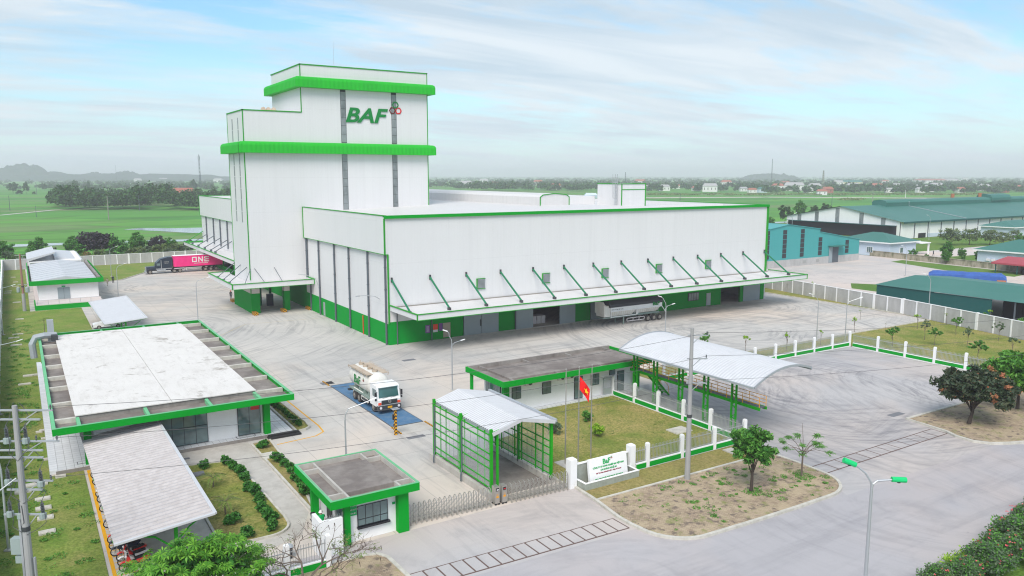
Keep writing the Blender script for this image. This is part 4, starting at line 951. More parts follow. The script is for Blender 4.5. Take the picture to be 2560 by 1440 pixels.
for k, s in enumerate(('RA CỔNG', 'XUỐNG XE DẮT BỘ', 'CẢM ƠN')):
    m_ = text_mb(s, 0.13, 0.01, sx=0.55 if k == 1 else 0.8); part(gh, 'notice_lettering', moved(m_, (17.14, 46.64, 2.52 - k*.26)), M['letterw'])
part(gh, 'name_plate', MB().box(19.95, 46.70, 1.95, 20.15, 46.745, 2.1), M['letterg'])
part(gh, 'side_window', MB().box(16.68, 47.2, 0.4, 16.76, 48.9, 2.4), M['winframe'])
for k in range(3): part(gh, 'side_pane', MB().box(16.65, 47.28 + k*.55, 0.9, 16.685, 47.75 + k*.55, 2.3), M['glass'])
part(gh, 'side_door', MB().box(16.68, 49.6, 0.05, 16.76, 50.6, 2.3), M['winframe'])

# ================================================================= weighbridge office by the lawn
lb = thing('weigh_office', (38.7, 63, 0), 'long white weigh office with green fascia and split air units facing the lawn', 'office')
lx0, lx1, ly0, ly1 = 38.8, 58.2, 63.0, 70.6
part(lb, 'wall', MB().box(40.4, 65.0, 0.2, 57.2, 69.4, 3.5), M['wallwhite'])
part(lb, 'plinth', MB().box(38.9, 64.3, 0, 58, 70.3, 0.2), M['tile'])
part(lb, 'roof_deck', MB().box(lx0+.1, ly0+.1, 3.5, lx1-.1, ly1-.1, 3.66), M['oldroof'])
part(lb, 'fascia', MB().box(lx0, ly0, 3.42, 41.3, ly0+.14, 3.98).box(41.33, ly0, 3.42, lx1, ly0+.14, 3.98).box(lx0, ly1-.14, 3.42, lx1, ly1, 3.98).box(lx0, ly0+.14, 3.42, lx0+.14, ly1-.14, 3.98).box(lx1-.14, ly0+.14, 3.42, lx1, ly1-.14, 3.98), M['green'])
part(lb, 'inner_parapet', MB().box(lx0+.14, ly0+.14, 3.66, lx1-.14, ly0+.24, 3.96).box(lx0+.14, ly1-.34, 3.66, lx1-.14, ly1-.14, 4.05).box(lx0+.14, ly0+.24, 3.66, lx0+.24, ly1-.34, 3.96), M['oldconc'])
part(lb, 'raised_slab', MB().box(40.4, 64.2, 3.66, 57.4, 69.0, 3.86), M['oldroof'])
for x in (40.3, 45.8, 51.5, 57): part(lb, 'roof_beam', MB().box(x-.1, 69.0, 3.66, x+.1, 70.25, 3.94), M['oldconc']), part(lb, 'roof_beam', MB().box(x-.1, 63.25, 3.66, x+.1, 64.2, 3.9), M['oldconc'])
part(lb, 'green_column', MB().box(39.9, 64.55, 0, 40.5, 65.1, 3.45), M['green']); part(lb, 'green_column', MB().box(38.95, 69.6, 0, 39.2, 69.9, 3.45), M['green'])
part(lb, 'green_column', MB().box(57.2, 64.55, 0, 57.8, 65.1, 3.45), M['green'])
for (a, b, c, d, n) in ((41.05, 42.15, 1.4, 2.65, 2), (44.8, 45.9, 1.4, 2.65, 2), (51.2, 52.3, 1.4, 2.6, 2), (53.75, 54.55, 2.2, 2.75, 1)): window(lb, 'window', 64.96, a, b, c, d, n)
window(lb, 'glazed_door', 64.96, 48.95, 50.05, 0.25, 2.65, 2); window(lb, 'back_door', 64.96, 54.9, 55.85, 0.25, 2.5, 1, 2)
w_ = part(lb, 'side_window', MB().box(40.32, 66.0, 1.0, 40.42, 69.0, 2.7), M['winframe'])
for k in range(5):
    for (c, d) in ((1.05, 1.6), (1.66, 2.65)): part(w_, 'pane', MB().box(40.29, 66.05 + k*.59, c, 40.325, 66.58 + k*.59, d), M['glass'])
part(lb, 'desk_inside', MB().box(41.1, 64.93, 1.45, 41.6, 64.945, 1.85), M['orange'])
def aircon(x, y, z, label):
    t = thing('air_conditioner', (x, y, z), label, 'air unit', 'split air units under the green fascia')
    part(t, 'casing', MB().box(-.42, -.3, -.3, .42, 0, .3), M['paper'], local=True); part(t, 'fan', MB().cyl((.08, -.33, 0), (.08, -.3, 0), .24, n=16), M['darkmetal'], local=True)
aircon(43.0, 64.93, 2.95, 'air unit hung left of the other two on the weigh office wall'); aircon(47.1, 64.93, 2.95, 'middle one of three air units on the white wall'); aircon(48.3, 64.93, 2.98, 'air unit nearest the glazed door of the weigh office')

# ================================================================= wheel wash shelter
cw = thing('wash_shelter', (28.4, 47.5, 0), 'green steel vehicle wash shelter with clear sheet walls behind the gate', 'shelter')
xa, xb, ya, yb = 28.45, 33.9, 47.9, 57.3; he = 5.0; hr = 5.75
xm = 30.9
for y in (ya, 52.6, yb):
    part(cw, 'column', MB().box(xa-.1, y-.1, 0.45, xa+.1, y+.1, he+.35), M['greensteel'])
    part(cw, 'column', MB().box(xb-.1, y-.1, 0.3, xb+.1, y+.1, he), M['greensteel'])
    part(cw, 'rafter', MB().beam((xa, y, he), (xm, y, hr-.1), .1, .16).beam((xm, y, hr-.1), (xb, y, he), .1, .16), M['greensteel'])
part(cw, 'column', MB().box(xa+.35, ya-.25, 0.3, xa+.5, ya-.1, he+.1), M['greensteel'])
part(cw, 'base_wall', MB().box(xa-.25, ya-.5, 0, xa+.1, yb+.5, 0.5), M['conc']); part(cw, 'base_wall', MB().box(xb-.1, ya-.1, 0, xb+.15, yb+.5, 0.5), M['conc'])
part(cw, 'wash_floor', MB().box(xa+.12, ya, 0, xb-.12, yb, 0.02), M['oldroof'])
for x in (xa, xb):
    mb = MB()
    for z in (0.75, 1.25, 2.25, 2.85, 3.4, 4.35, 4.85): mb.beam((x, ya, z), (x, yb, z), .07, .09)
    part(cw, 'side_rails', mb, M['greensteel'])
    mb = MB()
    for k in range(1, 9):
        if k in (3, 6): continue
        y = ya + (yb-ya) * k / 9; mb.beam((x + (.05 if x == xa else -.05), y, .6), (x + (.05 if x == xa else -.05), y, 5.0), .08)
    part(cw, 'side_mullions', mb, M['greensteel'])
    for k in range(2):
        y_ = ya + .15 + k * 4.72; part(cw, 'clear_panel', MB().box(x-.012, y_, .7, x+.012, y_+4.4, 4.85), M['clear'])
    mb = MB()
    for k in range(12):
        y = ya + .8 + k*.72; mb.cyl((x + (.3 if x == xa else -.3), y, .5), (x + (.3 if x == xa else -.3), y, 3.2 + (k*7 % 5)*.3), .018, n=4)
    part(cw, 'spray_pipes', mb, M['greyp'])
part(cw, 'roof_sheet', corrug(MB(), (xa+.14, ya-.35, he+.1), (xm, ya-.35, hr+.05), (xm, yb+.3, hr+.05), (xa+.14, yb+.3, he+.1), 34, .05), [M['roofsheet'], M['valleyshade2']])
part(cw, 'roof_sheet', corrug(MB(), (xm, ya-.35, hr+.05), (xb+.05, ya-.35, he+.12), (xb+.05, yb+.3, he+.12), (xm, yb+.3, hr+.05), 34, .05), [M['roofsheet'], M['valleyshade2']])
part(cw, 'gable_flashing', MB().beam((xa-.1, ya-.4, he+.08), (xm, ya-.4, hr+.03), .06, .28).beam((xm, ya-.4, hr+.03), (xb+.1, ya-.4, he+.1), .06, .28), M['roofsheet'])
part(cw, 'eaves_gutter', MB().box(xb+.05, ya-.4, he+.05, xb+.28, yb+.35, he+.3), M['greym']); part(cw, 'eaves_gutter', MB().box(xa+.12, ya-.2, he-.14, xa+.22, yb+.2, he+.06), M['greym'])
for y in (56.9, 52.15): part(cw, 'downpipe', MB().tube([(xa-.15, y, he-.1), (xa-.2, y, 4.6), (xa-.2, y, 1.0), (xa-.45, y-.3, .6), (xa-.45, y-.3, .1)], .06, 6), M['greyp'])

# ================================================================= barrel-roofed sampling gantry
gc = thing('sampling_canopy', (54.9, 44.6, 0), 'barrel roofed silver canopy on green lattice posts over a catwalk', 'canopy')
ARX0, ARX1, ARY0, ARY1 = 53.2, 62.6, 44.6, 62.6
def arcz(x): t = (x - (ARX0+ARX1)/2) / ((ARX1-ARX0)/2); return 5.62 + 1.33 * (1 - t*t)
xs = [ARX0 + (60.9-ARX0) * k/14 for k in range(15)]
mb = MB(); N = 50
vs = []
for j in range(N*4 + 1):
    y = ARY0 + (ARY1-ARY0) * j / (N*4); dz = .05 * (0, .9, 1, .1)[j % 4]
    vs += [(x, y, arcz(x) + dz) for x in xs]
m = len(vs); vs += [(x, y, z - .04) for x, y, z in vs]; w_ = len(xs); fs = []
for j in range(N*4):
    for i in range(w_-1):
        a = j*w_ + i; fs += [(a, a+1, a+w_+1, a+w_), (m+a, m+a+w_, m+a+w_+1, m+a+1)]
part(gc, 'barrel_roof', MB().raw(vs, fs), M['roofsheet'])
mb = MB()
for a, b in zip(xs, xs[1:]):
    for y in (ARY0 - .03, ARY1 + .03): mb.beam((a, y, arcz(a) + .02), (b, y, arcz(b) + .02), .06, .2)
mb.box(ARX0-.15, ARY0, 5.5, ARX0+.02, ARY1, 5.68).box(60.9, ARY0, arcz(60.9)-.2, 61.05, ARY1, arcz(60.9))
part(gc, 'roof_edging', mb, M['greym'])
for y in (48.3, 51.8, 55.2, 58.9, 62.2):
    y = min(y, 62.0)
    for x in (54.9,):
        mb = MB()
        for dy in (-.26, .26): mb.box(x-.09, y+dy-.06, 0, x+.09, y+dy+.06, 5.5)
        for k in range(9): mb.beam((x, y-.24, .3 + k*.58), (x, y+.24, .58 + k*.58 if k % 2 == 0 else .02 + k*.58), .08)
        mb.box(x-.15, y-.36, 5.3, x+.15, y+.36, 5.5)
        part(gc, 'lattice_post', mb, M['greensteel'])
    part(gc, 'roof_arch', MB().tube([(x, y, arcz(x) - .12) for x in xs[1:-1]], .06, 5), M['greensteel'])
part(gc, 'catwalk_deck', MB().box(55.35, 45.7, 3.12, 56.15, 63.2, 3.18), M['greyp'])
part(gc, 'catwalk_beam', MB().box(55.25, 45.6, 2.92, 55.35, 63.3, 3.2), M['greensteel']); part(gc, 'catwalk_beam', MB().box(56.15, 45.6, 2.92, 56.25, 63.3, 3.2), M['greensteel'])
for x in (55.3, 56.2):
    mb = MB()
    for k in range(10): y = 45.7 + k * 1.94; mb.cyl((x, y, 3.15), (x, y, 4.15), .03, n=5)
    for z in (3.5, 3.82, 4.15): mb.cyl((x, 45.7, z), (x, 63.2, z), .03, n=5)
    part(gc, 'catwalk_railing', mb, M['orange'])
mb = MB()
for k in range(9): mb.box(56.4 + k*.3, 61.3, 2.86 - k*.32, 56.7 + k*.3, 62.2, 2.91 - k*.32)
mb.beam((56.3, 61.25, 3.05), (59.2, 61.25, 0), .06, .2).beam((56.3, 62.25, 3.05), (59.2, 62.25, 0), .06, .2)
part(gc, 'stairs', mb, M['greensteel'])
part(gc, 'stair_railing', MB().cyl((56.3, 61.25, 4.1), (59.1, 61.25, 1.0), .03, n=5).cyl((56.3, 62.25, 4.1), (59.1, 62.25, 1.0), .03, n=5).cyl((59.1, 61.25, 1), (59.1, 61.25, 0), .03, n=5).cyl((57.7, 61.25, 2.55), (57.7, 61.25, 1.5), .03, n=5), M['orange'])

# ================================================================= fences
def fence(label, pts, spacing=4.0, posts=True, first=0):
    """low wall with green panels, white posts, upright bars. pts: straight run"""
    (ax, ay), (bx, by) = pts; A = Vector((ax, ay)); B = Vector((bx, by)); L_ = (B - A).length; d = (B - A) / L_
    ang = math.atan2(d.y, d.x); n = max(1, round(L_ / spacing)); s = L_ / n
    t = thing('boundary_fence', (ax, ay, 0), label, 'fence', 'low fences with green panels and upright bars')
    t.rotation_euler = (0, 0, ang)
    pst = mesh_of('post', MB().prism([(-.15,-.15),(.15,-.15),(.15,.15),(-.15,.15)], 0, 2.12).box(-.12, -.12, 2.12, .12, .12, 2.18), M['wallwhite'])
    bay = mesh_of('low_wall', MB().box(.16, -.1, 0, s - .16, .1, .62), M['wallwhite'])
    pan = mesh_of('green_panel', MB().box(.18, -.115, .12, s - .18, .115, .54), M['green'])
    mb = MB(); nb = int((s - .4) / .155)
    for k in range(nb + 1): x = .22 + (s - .44) * k / nb; mb.box(x-.015, -.015, .66, x+.015, .015, 1.92)
    mb.box(.15, -.02, .72, s-.15, .02, .77).box(.15, -.02, 1.62, s-.15, .02, 1.68)
    rl = mesh_of('railing', mb, M['galv'])
    for k in range(n + 1):
        if k >= first: inst(t, 'post', pst, (k*s, 0, 0))
        if k < n:
            inst(t, 'low_wall', bay, (k*s, 0, 0)); inst(t, 'green_panel', pan, (k*s, 0, 0)); inst(t, 'railing', rl, (k*s, 0, 0))
    return t
fence('white and green fence between the name wall and the canopy, facing the road', [(42.5, 46.3), (54.2, 46.3)], 3.95)
fence('fence with upright bars along the foot of the barrel roofed canopy', [(54.0, 46.6), (54.0, 64.6)], 3.9, first=1)
fence('far side fence of the turning bay, in front of the yard', [(62.8, 66.0), (98.3, 66.0)], 3.95)
fence('right hand fence of the turning bay, in front of the sapling lawn', [(98.3, 65.6), (98.3, 42.0)], 3.93, first=1)
fence('short end of fence between the wall pier and the first post', [(41.05, 46.3), (42.5, 46.3)], 1.4, first=2)
fence('low fence by the leafless tree at the foot of the picture', [(9.5, 44.3), (14.6, 44.3)], 2.55)
t = thing('side_gate', (53.6, 64.6, 0), 'grey barred side gate beside the weigh office back door', 'gate')
mb = MB().box(52.6, 64.55, .1, 52.66, 64.61, 2.1).box(53.7, 64.55, .1, 53.76, 64.61, 2.1).box(52.6, 64.55, 2.04, 53.76, 64.61, 2.1).box(52.6, 64.55, .1, 53.76, 64.61, .16)
part(t, 'gate_frame', mb, M['greym']); mb = MB()
for k in range(9): mb.box(52.7 + k*.115, 64.57, .1, 52.72 + k*.115, 64.59, 2.3)
part(t, 'gate_bars', mb, M['greym']); part(t, 'lower_sheet', MB().box(52.66, 64.565, .16, 53.7, 64.6, .95), M['greym'])
# gate piers and name wall
def pier(x, y, h, label, w=.42):
    return solo('gate_pier', MB().box(-w/2, -w/2, 0, w/2, w/2, h).box(-w/2+.04, -w/2+.04, h, w/2-.04, w/2-.04, h+.05), M['wallwhite'], label, 'pier', 'white gate piers', origin=None)
p_ = pier(0, 0, 2.3, 'square white pier where the sliding gate ends', .62); p_.location = (34.75, 46.35, 0)
p_ = pier(0, 0, 2.3, 'square white pier right of the company name wall', .55); p_.location = (40.75, 46.35, 0)
nw = thing('name_wall', (38, 46, 0), 'white company name slab standing in a grey stone trough by the gate', 'sign')
part(nw, 'back_wall', MB().box(35.1, 46.3, 0, 40.4, 46.5, 1.75), M['stonegr']); part(nw, 'wall_cap', MB().box(35.1, 46.26, 1.75, 40.4, 46.54, 1.80), M['wallwhite'])
part(nw, 'trough', MB().box(35.1, 45.0, 0, 40.5, 45.15, .62).box(35.1, 45.15, 0, 35.25, 46.3, .62).box(40.35, 45.15, 0, 40.5, 46.3, .62), M['stonegr'])
part(nw, 'trough_rim', MB().box(35.08, 44.98, .62, 40.52, 45.17, .66).box(35.08, 45.17, .62, 35.27, 46.28, .66).box(40.33, 45.17, .62, 40.52, 46.28, .66), M['wallwhite'])
mb = MB(); mb.profile([(45.5, .3), (45.75, .3), (46.0, 2.1), (45.78, 2.1)], 'x', 35.95, 39.75)
sl = part(nw, 'name_slab', mb, M['wallwhite'])
def fit(mb, w, h):
    xs = [v[0] for v in mb.v]; zs = [v[2] for v in mb.v]; a, b, p, q = min(xs), max(xs), min(zs), max(zs)
    mb.v = [((x - (a+b)/2) * w / (b-a), y, (z - (p+q)/2) * h / (q-p)) for x, y, z in mb.v]; return mb
def signtext(s, z, w, h, mat, cx=37.85, bold=0.0):
    m_ = fit(text_mb(s, 1.0, .03, bold=bold), w, h); y = 45.5 + (z - .3) / 1.8 * .28 - .012
    part(sl, 'lettering', moved(m_, (cx, y, z), 0, -math.atan(.28/1.8)), M[mat])
signtext('BaF', 1.78, .74, .40, 'letterg', 37.7, .02)
signtext('CÔNG TY CP NÔNG NGHIỆP BAF VIỆT NAM', 1.42, 3.1, .21, 'letterg', bold=.015)
signtext('CHI NHÁNH NGHỆ AN', 1.18, 1.6, .21, 'letterg', bold=.015)
signtext('BaF Viet Nam Agriculture JSC - Nghe An Branch', .96, 2.5, .12, 'letterm', bold=.02)
signtext('KHU C - KCN NAM CẤM, HUYỆN NGHI LỘC, TỈNH NGHỆ AN', .55, 2.8, .13, 'letterg', bold=.01)
for (dx, dz, m_) in ((-.045, 0, 'logob'), (.045, 0, 'logor'), (0, .08, 'letterg')): part(sl, 'emblem', moved(hexring(0, 0, 0, .06, .02, .02), (38.2 + dx, 45.5 + (1.98-.3)/1.8*.28 - .03, 1.93 + dz), 0, -math.atan(.28/1.8)), M[m_])
gp = solo('gate_wing_wall', MB().box(14.55, 45.6, 0, 16.05, 45.85, 2.4).box(14.55, 45.85, 0, 14.8, 47.2, 2.4), M['wallwhite'], 'plain white wing wall left of the gate house doorway', 'wall')
wg = thing('wicket_gate', (16.3, 46.2, 0), 'narrow steel bar gate between the wing wall and the gate house', 'gate')
mb = MB()
for k in range(9): mb.box(15.25 + k*.13, 46.55, .9, 15.27 + k*.13, 46.57, 2.3)
mb.box(15.2, 46.53, 2.1, 16.4, 46.59, 2.15).box(15.2, 46.53, .9, 16.4, 46.59, .95).box(16.36, 46.53, 0.1, 16.42, 46.59, 2.35)
part(wg, 'gate_bars', mb, M['galv'])

# ================================================================= sliding gates
def sliding_gate(xa, xb, y, n, label, ya=0.0):
    t = thing('folding_gate', (xa, y, 0), label, 'gate', 'stainless folding gates across the drive')
    fr = MB(); h = 1.45
    for dy in (-.22, .22): fr.cyl((0, dy, .12), (0, dy, h - .12 if dy > 0 else h - .3), .03, n=5)
    fr.tube([(0, -.22, h-.3), (0, -.14, h-.08), (0, 0, h), (0, .14, h-.02), (0, .22, h-.12)], .03, 5)
    fr.beam((0, -.22, .2), (0, .22, .2), .04).beam((0, -.22, .45), (0, .22, .45), .03).box(-.04, -.26, 0, .04, -.18, .12).box(-.04, .18, 0, .04, .26, .12)
    me = mesh_of('upright_frame', fr, M['steel']); s = (xb - xa) / (n - 1)
    for k in range(n): inst(t, 'upright_frame', me, (k*s, ya*k/(n-1), 0))
    for dy in (-.22, .22):
        sc_ = MB()
        for z in (.25, .6, .95): sc_.beam((0, dy, z), (s, dy + ya/(n-1), z + .35), .035, .012).beam((0, dy, z + .35), (s, dy + ya/(n-1), z), .035, .012)
        me2 = mesh_of('scissor_bars', sc_, M['steel'])
        for k in range(n - 1): inst(t, 'scissor_bars', me2, (k*s, ya*k/(n-1), 0))
    return t
sliding_gate(21.4, 27.6, 47.15, 17, 'folding steel gate left of the two motor boxes', -.4)
sliding_gate(29.3, 34.2, 46.6, 14, 'folding steel gate right of the two motor boxes', -.3)
def motor_box(x, y, label, m_):
    t = thing('gate_motor', (x, y, 0), label, 'motor box', 'gate motor boxes')
    part(t, 'cabinet', MB().box(-.19, -.25, .12, .19, .25, 1.4), M['steel'], local=True)
    part(t, 'display', MB().box(-.12, -.28, 1.08, .12, -.25, 1.3), M['blackgloss'], local=True); part(t, 'display_text', MB().box(-.08, -.29, 1.14, .08, -.28, 1.22), M[m_], local=True)
    part(t, 'emblem', MB().box(-.10, -.265, .55, .10, -.252, .68).ring((0, -.26, .78), 'y', .06, .012, 10, 4), M['orange'], local=True)
    for sx in (-1, 1): part(t, 'wheel', MB().cyl((sx*.14, -.26, .07), (sx*.14, -.18, .07), .07, n=10).cyl((sx*.14, .18, .07), (sx*.14, .26, .07), .07, n=10), M['black'], local=True)
motor_box(28.2, 46.85, 'left gate motor box with a grey screen', 'paper'); motor_box(28.78, 46.8, 'right gate motor box with a red screen', 'red')

# ================================================================= perimeter walls
def perimeter(label, A, B, h=2.6, s=2.95, big=5):
    A, B = Vector(A), Vector(B); L_ = (B-A).length; d = (B-A)/L_; n = max(1, round(L_/s)); s = L_/n
    t = thing('perimeter_wall', (A.x, A.y, 0), label, 'wall', 'grey block walls with white posts'); t.rotation_euler = (0, 0, math.atan2(d.y, d.x))
    pm_ = mesh_of('post', MB().box(-.11, -.15, 0, .11, .15, h + .1), M['wallwhite']); pb = mesh_of('post', MB().box(-.22, -.18, 0, .22, .18, h + .16), M['wallwhite'])
    pn = mesh_of('block_panel', MB().box(.11, -.08, 0, s-.11, .08, h), M['block']); cp_ = mesh_of('coping', MB().box(.11, -.12, h, s-.11, .12, h + .1).box(.11, -.1, .25, s-.11, -.081, .32) if False else MB().box(.11, -.12, h, s-.11, .12, h+.1), M['wallwhite'])
    for k in range(n + 1):
        inst(t, 'post', pb if k % big == 0 else pm_, (k*s, 0, 0))
        if k < n: inst(t, 'block_panel', pn, (k*s, 0, 0)); inst(t, 'coping', cp_, (k*s, 0, 0))
perimeter('long grey wall with white posts behind the yard on the left', (-4.3, 235.8), (60, 236.6))
perimeter('grey wall with white posts on the mill side, before the teal warehouse', (135.0, 112), (129.3, 77.2))
perimeter('grey wall with white posts running beside the sapling lawn and green shed', (129.3, 76.9), (118.5, 34))
perimeter('wall seen end on along the left edge of the picture', (-2.9, 42), (-4.2, 235.5), 2.6, 3.0)

# ================================================================= utility building, left rear
ub = thing('utility_building', (1.5, 161, 0), 'low white utility building with silver gable roof and green fascia, far left', 'building')
part(ub, 'terrace', MB().box(1.6, 161.8, 0, 12.3, 204, 0.95), M['pink']); part(ub, 'green_plinth', MB().box(1.5, 161.6, 0, 12.4, 161.8, 0.85).box(1.4, 161.8, 0, 1.6, 170, .85), M['green'])
part(ub, 'wall', MB().box(2.2, 168, .95, 12.1, 203, 4.0), M['wallwhite'])
part(ub, 'fascia', MB().box(.8, 166.8, 3.85, 13.0, 167.0, 4.7).box(.8, 167.0, 3.85, .95, 204, 4.7).box(12.85, 167.0, 3.85, 13.0, 204, 4.7), M['green'])
part(ub, 'roof_deck', MB().box(.95, 167, 3.9, 12.85, 204, 4.0), M['oldroof'])
part(ub, 'roof', MB().raw([(1.3, 168, 4.35), (6.7, 168, 5.15), (12.0, 168, 4.35), (1.3, 203, 4.35), (6.7, 203, 5.15), (12.0, 203, 4.35), (1.3, 168, 4.0), (12, 168, 4.0), (1.3, 203, 4.0), (12, 203, 4.0)], [(0,1,4,3), (1,2,5,4), (0,6,7,2,1), (3,4,5,9,8)]), M['roofsheet'])
for k in range(11): part(ub, 'roof_seam', MB().beam((1.3, 168.2 + k*3.4, 4.37), (6.7, 168.2 + k*3.4, 5.17), .05, .05).beam((6.7, 168.2 + k*3.4, 5.17), (12, 168.2 + k*3.4, 4.37), .05, .05), M['greym'])
part(ub, 'side_parapet', MB().box(12.2, 168, 4.0, 12.6, 204, 4.75), M['oldconc'])
o = part(ub, 'double_door', MB().box(5.3, 167.9, 1.0, 7.3, 167.98, 3.1), M['greyd']); part(o, 'door_joint', MB().box(6.28, 167.87, 1.0, 6.32, 167.9, 3.1), M['greyp'])
part(ub, 'door_sign', MB().box(6.0, 167.88, 3.2, 6.6, 167.97, 3.4), M['letterg'])
mb = MB()
for k in range(7): mb.cyl((1.8 + k*1.7, 161.9, .95), (1.8 + k*1.7, 161.9, 1.75), .03, n=4)
mb.cyl((1.7, 161.9, 1.75), (12.3, 161.9, 1.75), .03, n=4); part(ub, 'railing', mb, M['greym'])
ub2 = thing('pump_house', (1.4, 206, 0), 'white roofed pump house standing behind the utility building', 'building')
part(ub2, 'wall', MB().box(1.6, 207, 0, 11.5, 232, 4.6), M['wallwhite'])
part(ub2, 'roof', MB().raw([(1, 206.5, 5.2), (6.6, 206.5, 6.6), (6.6, 206.5, 6.3), (1, 206.5, 4.6), (1, 224, 5.2), (6.6, 224, 6.6), (6.6, 224, 6.3), (1, 224, 4.6)], [(0,1,5,4), (0,3,2,1), (4,5,6,7), (1,2,6,5), (0,4,7,3)]), M['roofsheet'])
part(ub2, 'rear_roof', MB().raw([(6.5, 209, 5.2), (12.2, 209, 4.4), (12.2, 232, 4.4), (6.5, 232, 5.2), (1.2, 226, 4.5), (1.2, 232, 4.5), (6.5, 226, 5.2), (6.5, 209, 4.0), (12.2, 209, 4.0)], [(0,1,2,3), (4,6,3,5), (0,7,8,1)]), M['roofsheet'])
part(ub2, 'roof_base', MB().box(1.4, 206.6, 4.3, 11.8, 232.2, 4.58), M['wallwhite'])

# ================================================================= weighbridge and barrier post
wb = thing('weighbridge', (28.9, 67.6, 0), 'blue steel weighbridge deck in the yard under the tanker lorry', 'weighbridge')
for k in range(3): part(wb, 'deck_plate', MB().box(28.95, 67.4 + k*5.8, 0, 32.15, 67.4 + k*5.8 + 5.77, 0.035), M['bluesteel'])
part(wb, 'deck_frame', MB().box(28.87, 67.3, 0, 28.95, 84.9, 0.045).box(32.15, 67.3, 0, 32.23, 84.9, 0.045).box(28.95, 67.3, 0, 32.15, 67.38, 0.045).box(28.95, 84.8, 0, 32.15, 84.9, 0.045), M['greyp'])
part(wb, 'ramp', MB().box(28.9, 64.8, 0, 32.2, 67.25, 0.01), M['conc']); part(wb, 'ramp', MB().box(28.9, 85, 0, 32.2, 88, 0.01), M['conc'])
for q in ((28.75, 65.0), (32.25, 65.0), (32.25, 85.0), (28.75, 85.0)): part(wb, 'kerb_mark', MB().box(q[0], q[1], 0, q[0]+.15, q[1]+2.2, .08), M['hazard'])
bp = thing('marker_post', (28.3, 65.1, 0), 'black and yellow striped post with a small roof plate beside the weighbridge', 'post')
part(bp, 'striped_post', MB().box(-.11, -.11, 0, .11, .11, 2.5), M['hazard'], local=True); part(bp, 'top_plate', MB().box(-.35, -.3, 2.5, .35, .3, 2.54), M['greym'], local=True)
part(bp, 'reader_box', MB().box(-.28, -.1, 1.5, -.12, .1, 2.0).box(-.2, -.08, .9, -.12, .08, 1.05), M['blackgloss'], local=True)

# ================================================================= NEIGHBOURS
th = thing('teal_warehouse', (164, 134.5, 0), 'teal sheet metal warehouse with grey block base right of the mill', 'warehouse')
ty = 134.5
segs = [(163.5, 10.2, 171, 11.2), (171, 11.2, 184.2, 9.6), (184.2, 8.8, 202, 6.0)]
mb = MB()
for a, za, b, zb in segs: mb.raw([(a, ty, 1.9), (b, ty, 1.9), (b, ty, zb), (a, ty, za), (a, ty+30, 1.9), (b, ty+30, 1.9), (b, ty+30, zb), (a, ty+30, za)], [(0,1,2,3), (7,6,5,4), (1,5,6,2), (0,3,7,4)])
part(th, 'sheet_wall', mb, M['teal'])
mb = MB()
for a, za, b, zb in segs: mb.raw([(a-.1, ty-.2, za+.06), (b+.1, ty-.2, zb+.06), (b+.1, ty+30, zb+.06), (a-.1, ty+30, za+.06), (a-.1, ty-.2, za-.1), (b+.1, ty-.2, zb-.1)], [(0,1,2,3), (4,5,1,0)])
part(th, 'roof', mb, M['teal'])
part(th, 'block_base', MB().box(163.4, ty-.1, 0, 202, ty+30, 1.9), M['block'])
for px, pz in ((1919, 600), (1962, 600), (2006, 600), (2050, 620), (2117, 620)):
    x = VY(px, pz, ty)[0]; top = 10.2 if x < 184 else 8.2
    if x > 195: top = 6.6
    for k in range(int((top - 2.4) / 1.25)): part(th, 'strip_pane', MB().box(x-.75, ty-.05, 2.4 + k*1.25, x+.75, ty+.02, 3.52 + k*1.25), M['winframe'])
dx = VY(2085, 650, ty)[0]
part(th, 'door_leaf', MB().box(dx-2.6, ty-.3, .05, dx-1.3, ty-.12, 4.4), M['greyd']); part(th, 'doorway', MB().box(dx-1.3, ty-.14, .05, dx+1.6, ty-.11, 4.4), M['greyp'])
part(th, 'door_canopy', MB().box(dx-3, ty-2, 4.6, dx+3.2, ty, 4.75), M['tealroof'])
for x in (178, 183.5): part(th, 'base_vent', MB().box(x-.6, ty-.2, .7, x+.6, ty-.1, 1.4), M['louvre'])
bf = thing('neighbour_factory', (282, 171, 0), 'big neighbouring factory with wide dark green roof and striped white gable', 'factory')
fx0, fx1, fy0, fy1 = 282, 470, 171, 223
yr = 197; ze = 6.6; zr = 11.4
mb = MB().raw([(fx0, fy0, 0), (fx0, fy1, 0), (fx0, fy1, ze), (fx0, yr, zr), (fx0, fy0, ze)], [(0,1,2,3,4)]); mb.box(fx0, fy0, 0, fx1, fy0 + .3, ze - .2)
part(bf, 'wall', mb, M['wallwhite'])
part(bf, 'roof', MB().raw([(fx0-.8, fy0-1.2, ze-.1), (fx1, fy0-1.2, ze-.1), (fx1, yr, zr+.2), (fx0-.8, yr, zr+.2), (fx1, fy1+.8, ze), (fx0-.8, fy1+.8, ze)], [(0,1,2,3), (3,2,4,5)]), M['tealroof'])
part(bf, 'eaves_gutter', MB().box(fx0, fy0-1.3, ze-.7, fx1, fy0-1.1, ze-.05), M['tealdark'])
part(bf, 'ridge_vent', MB().profile([(yr-3.2, 10.6), (yr-3.4, 12.6), (yr-2.6, 13.4), (yr, 13.8), (yr+2.6, 13.4), (yr+3.4, 12.6), (yr+3.2, 10.6)], 'x', 308, 470), M['tealroof'])
part(bf, 'ridge_vent', MB().profile([(yr-3.8, 12), (yr-3.8, 13.4), (yr-3, 14.6), (yr, 15.2), (yr+3, 14.6), (yr+3.8, 13.4), (yr+3.8, 12)], 'x', 392, 410), M['tealroof'])
for y in (216.5, 208, 198.3, 187.5, 178.2): part(bf, 'glazed_strip', MB().box(fx0-.08, y-.9, 4.9, fx0+.02, y+.9, ze - .3 + (zr-ze) * (1 - abs(y-yr)/26)), M['strip'])
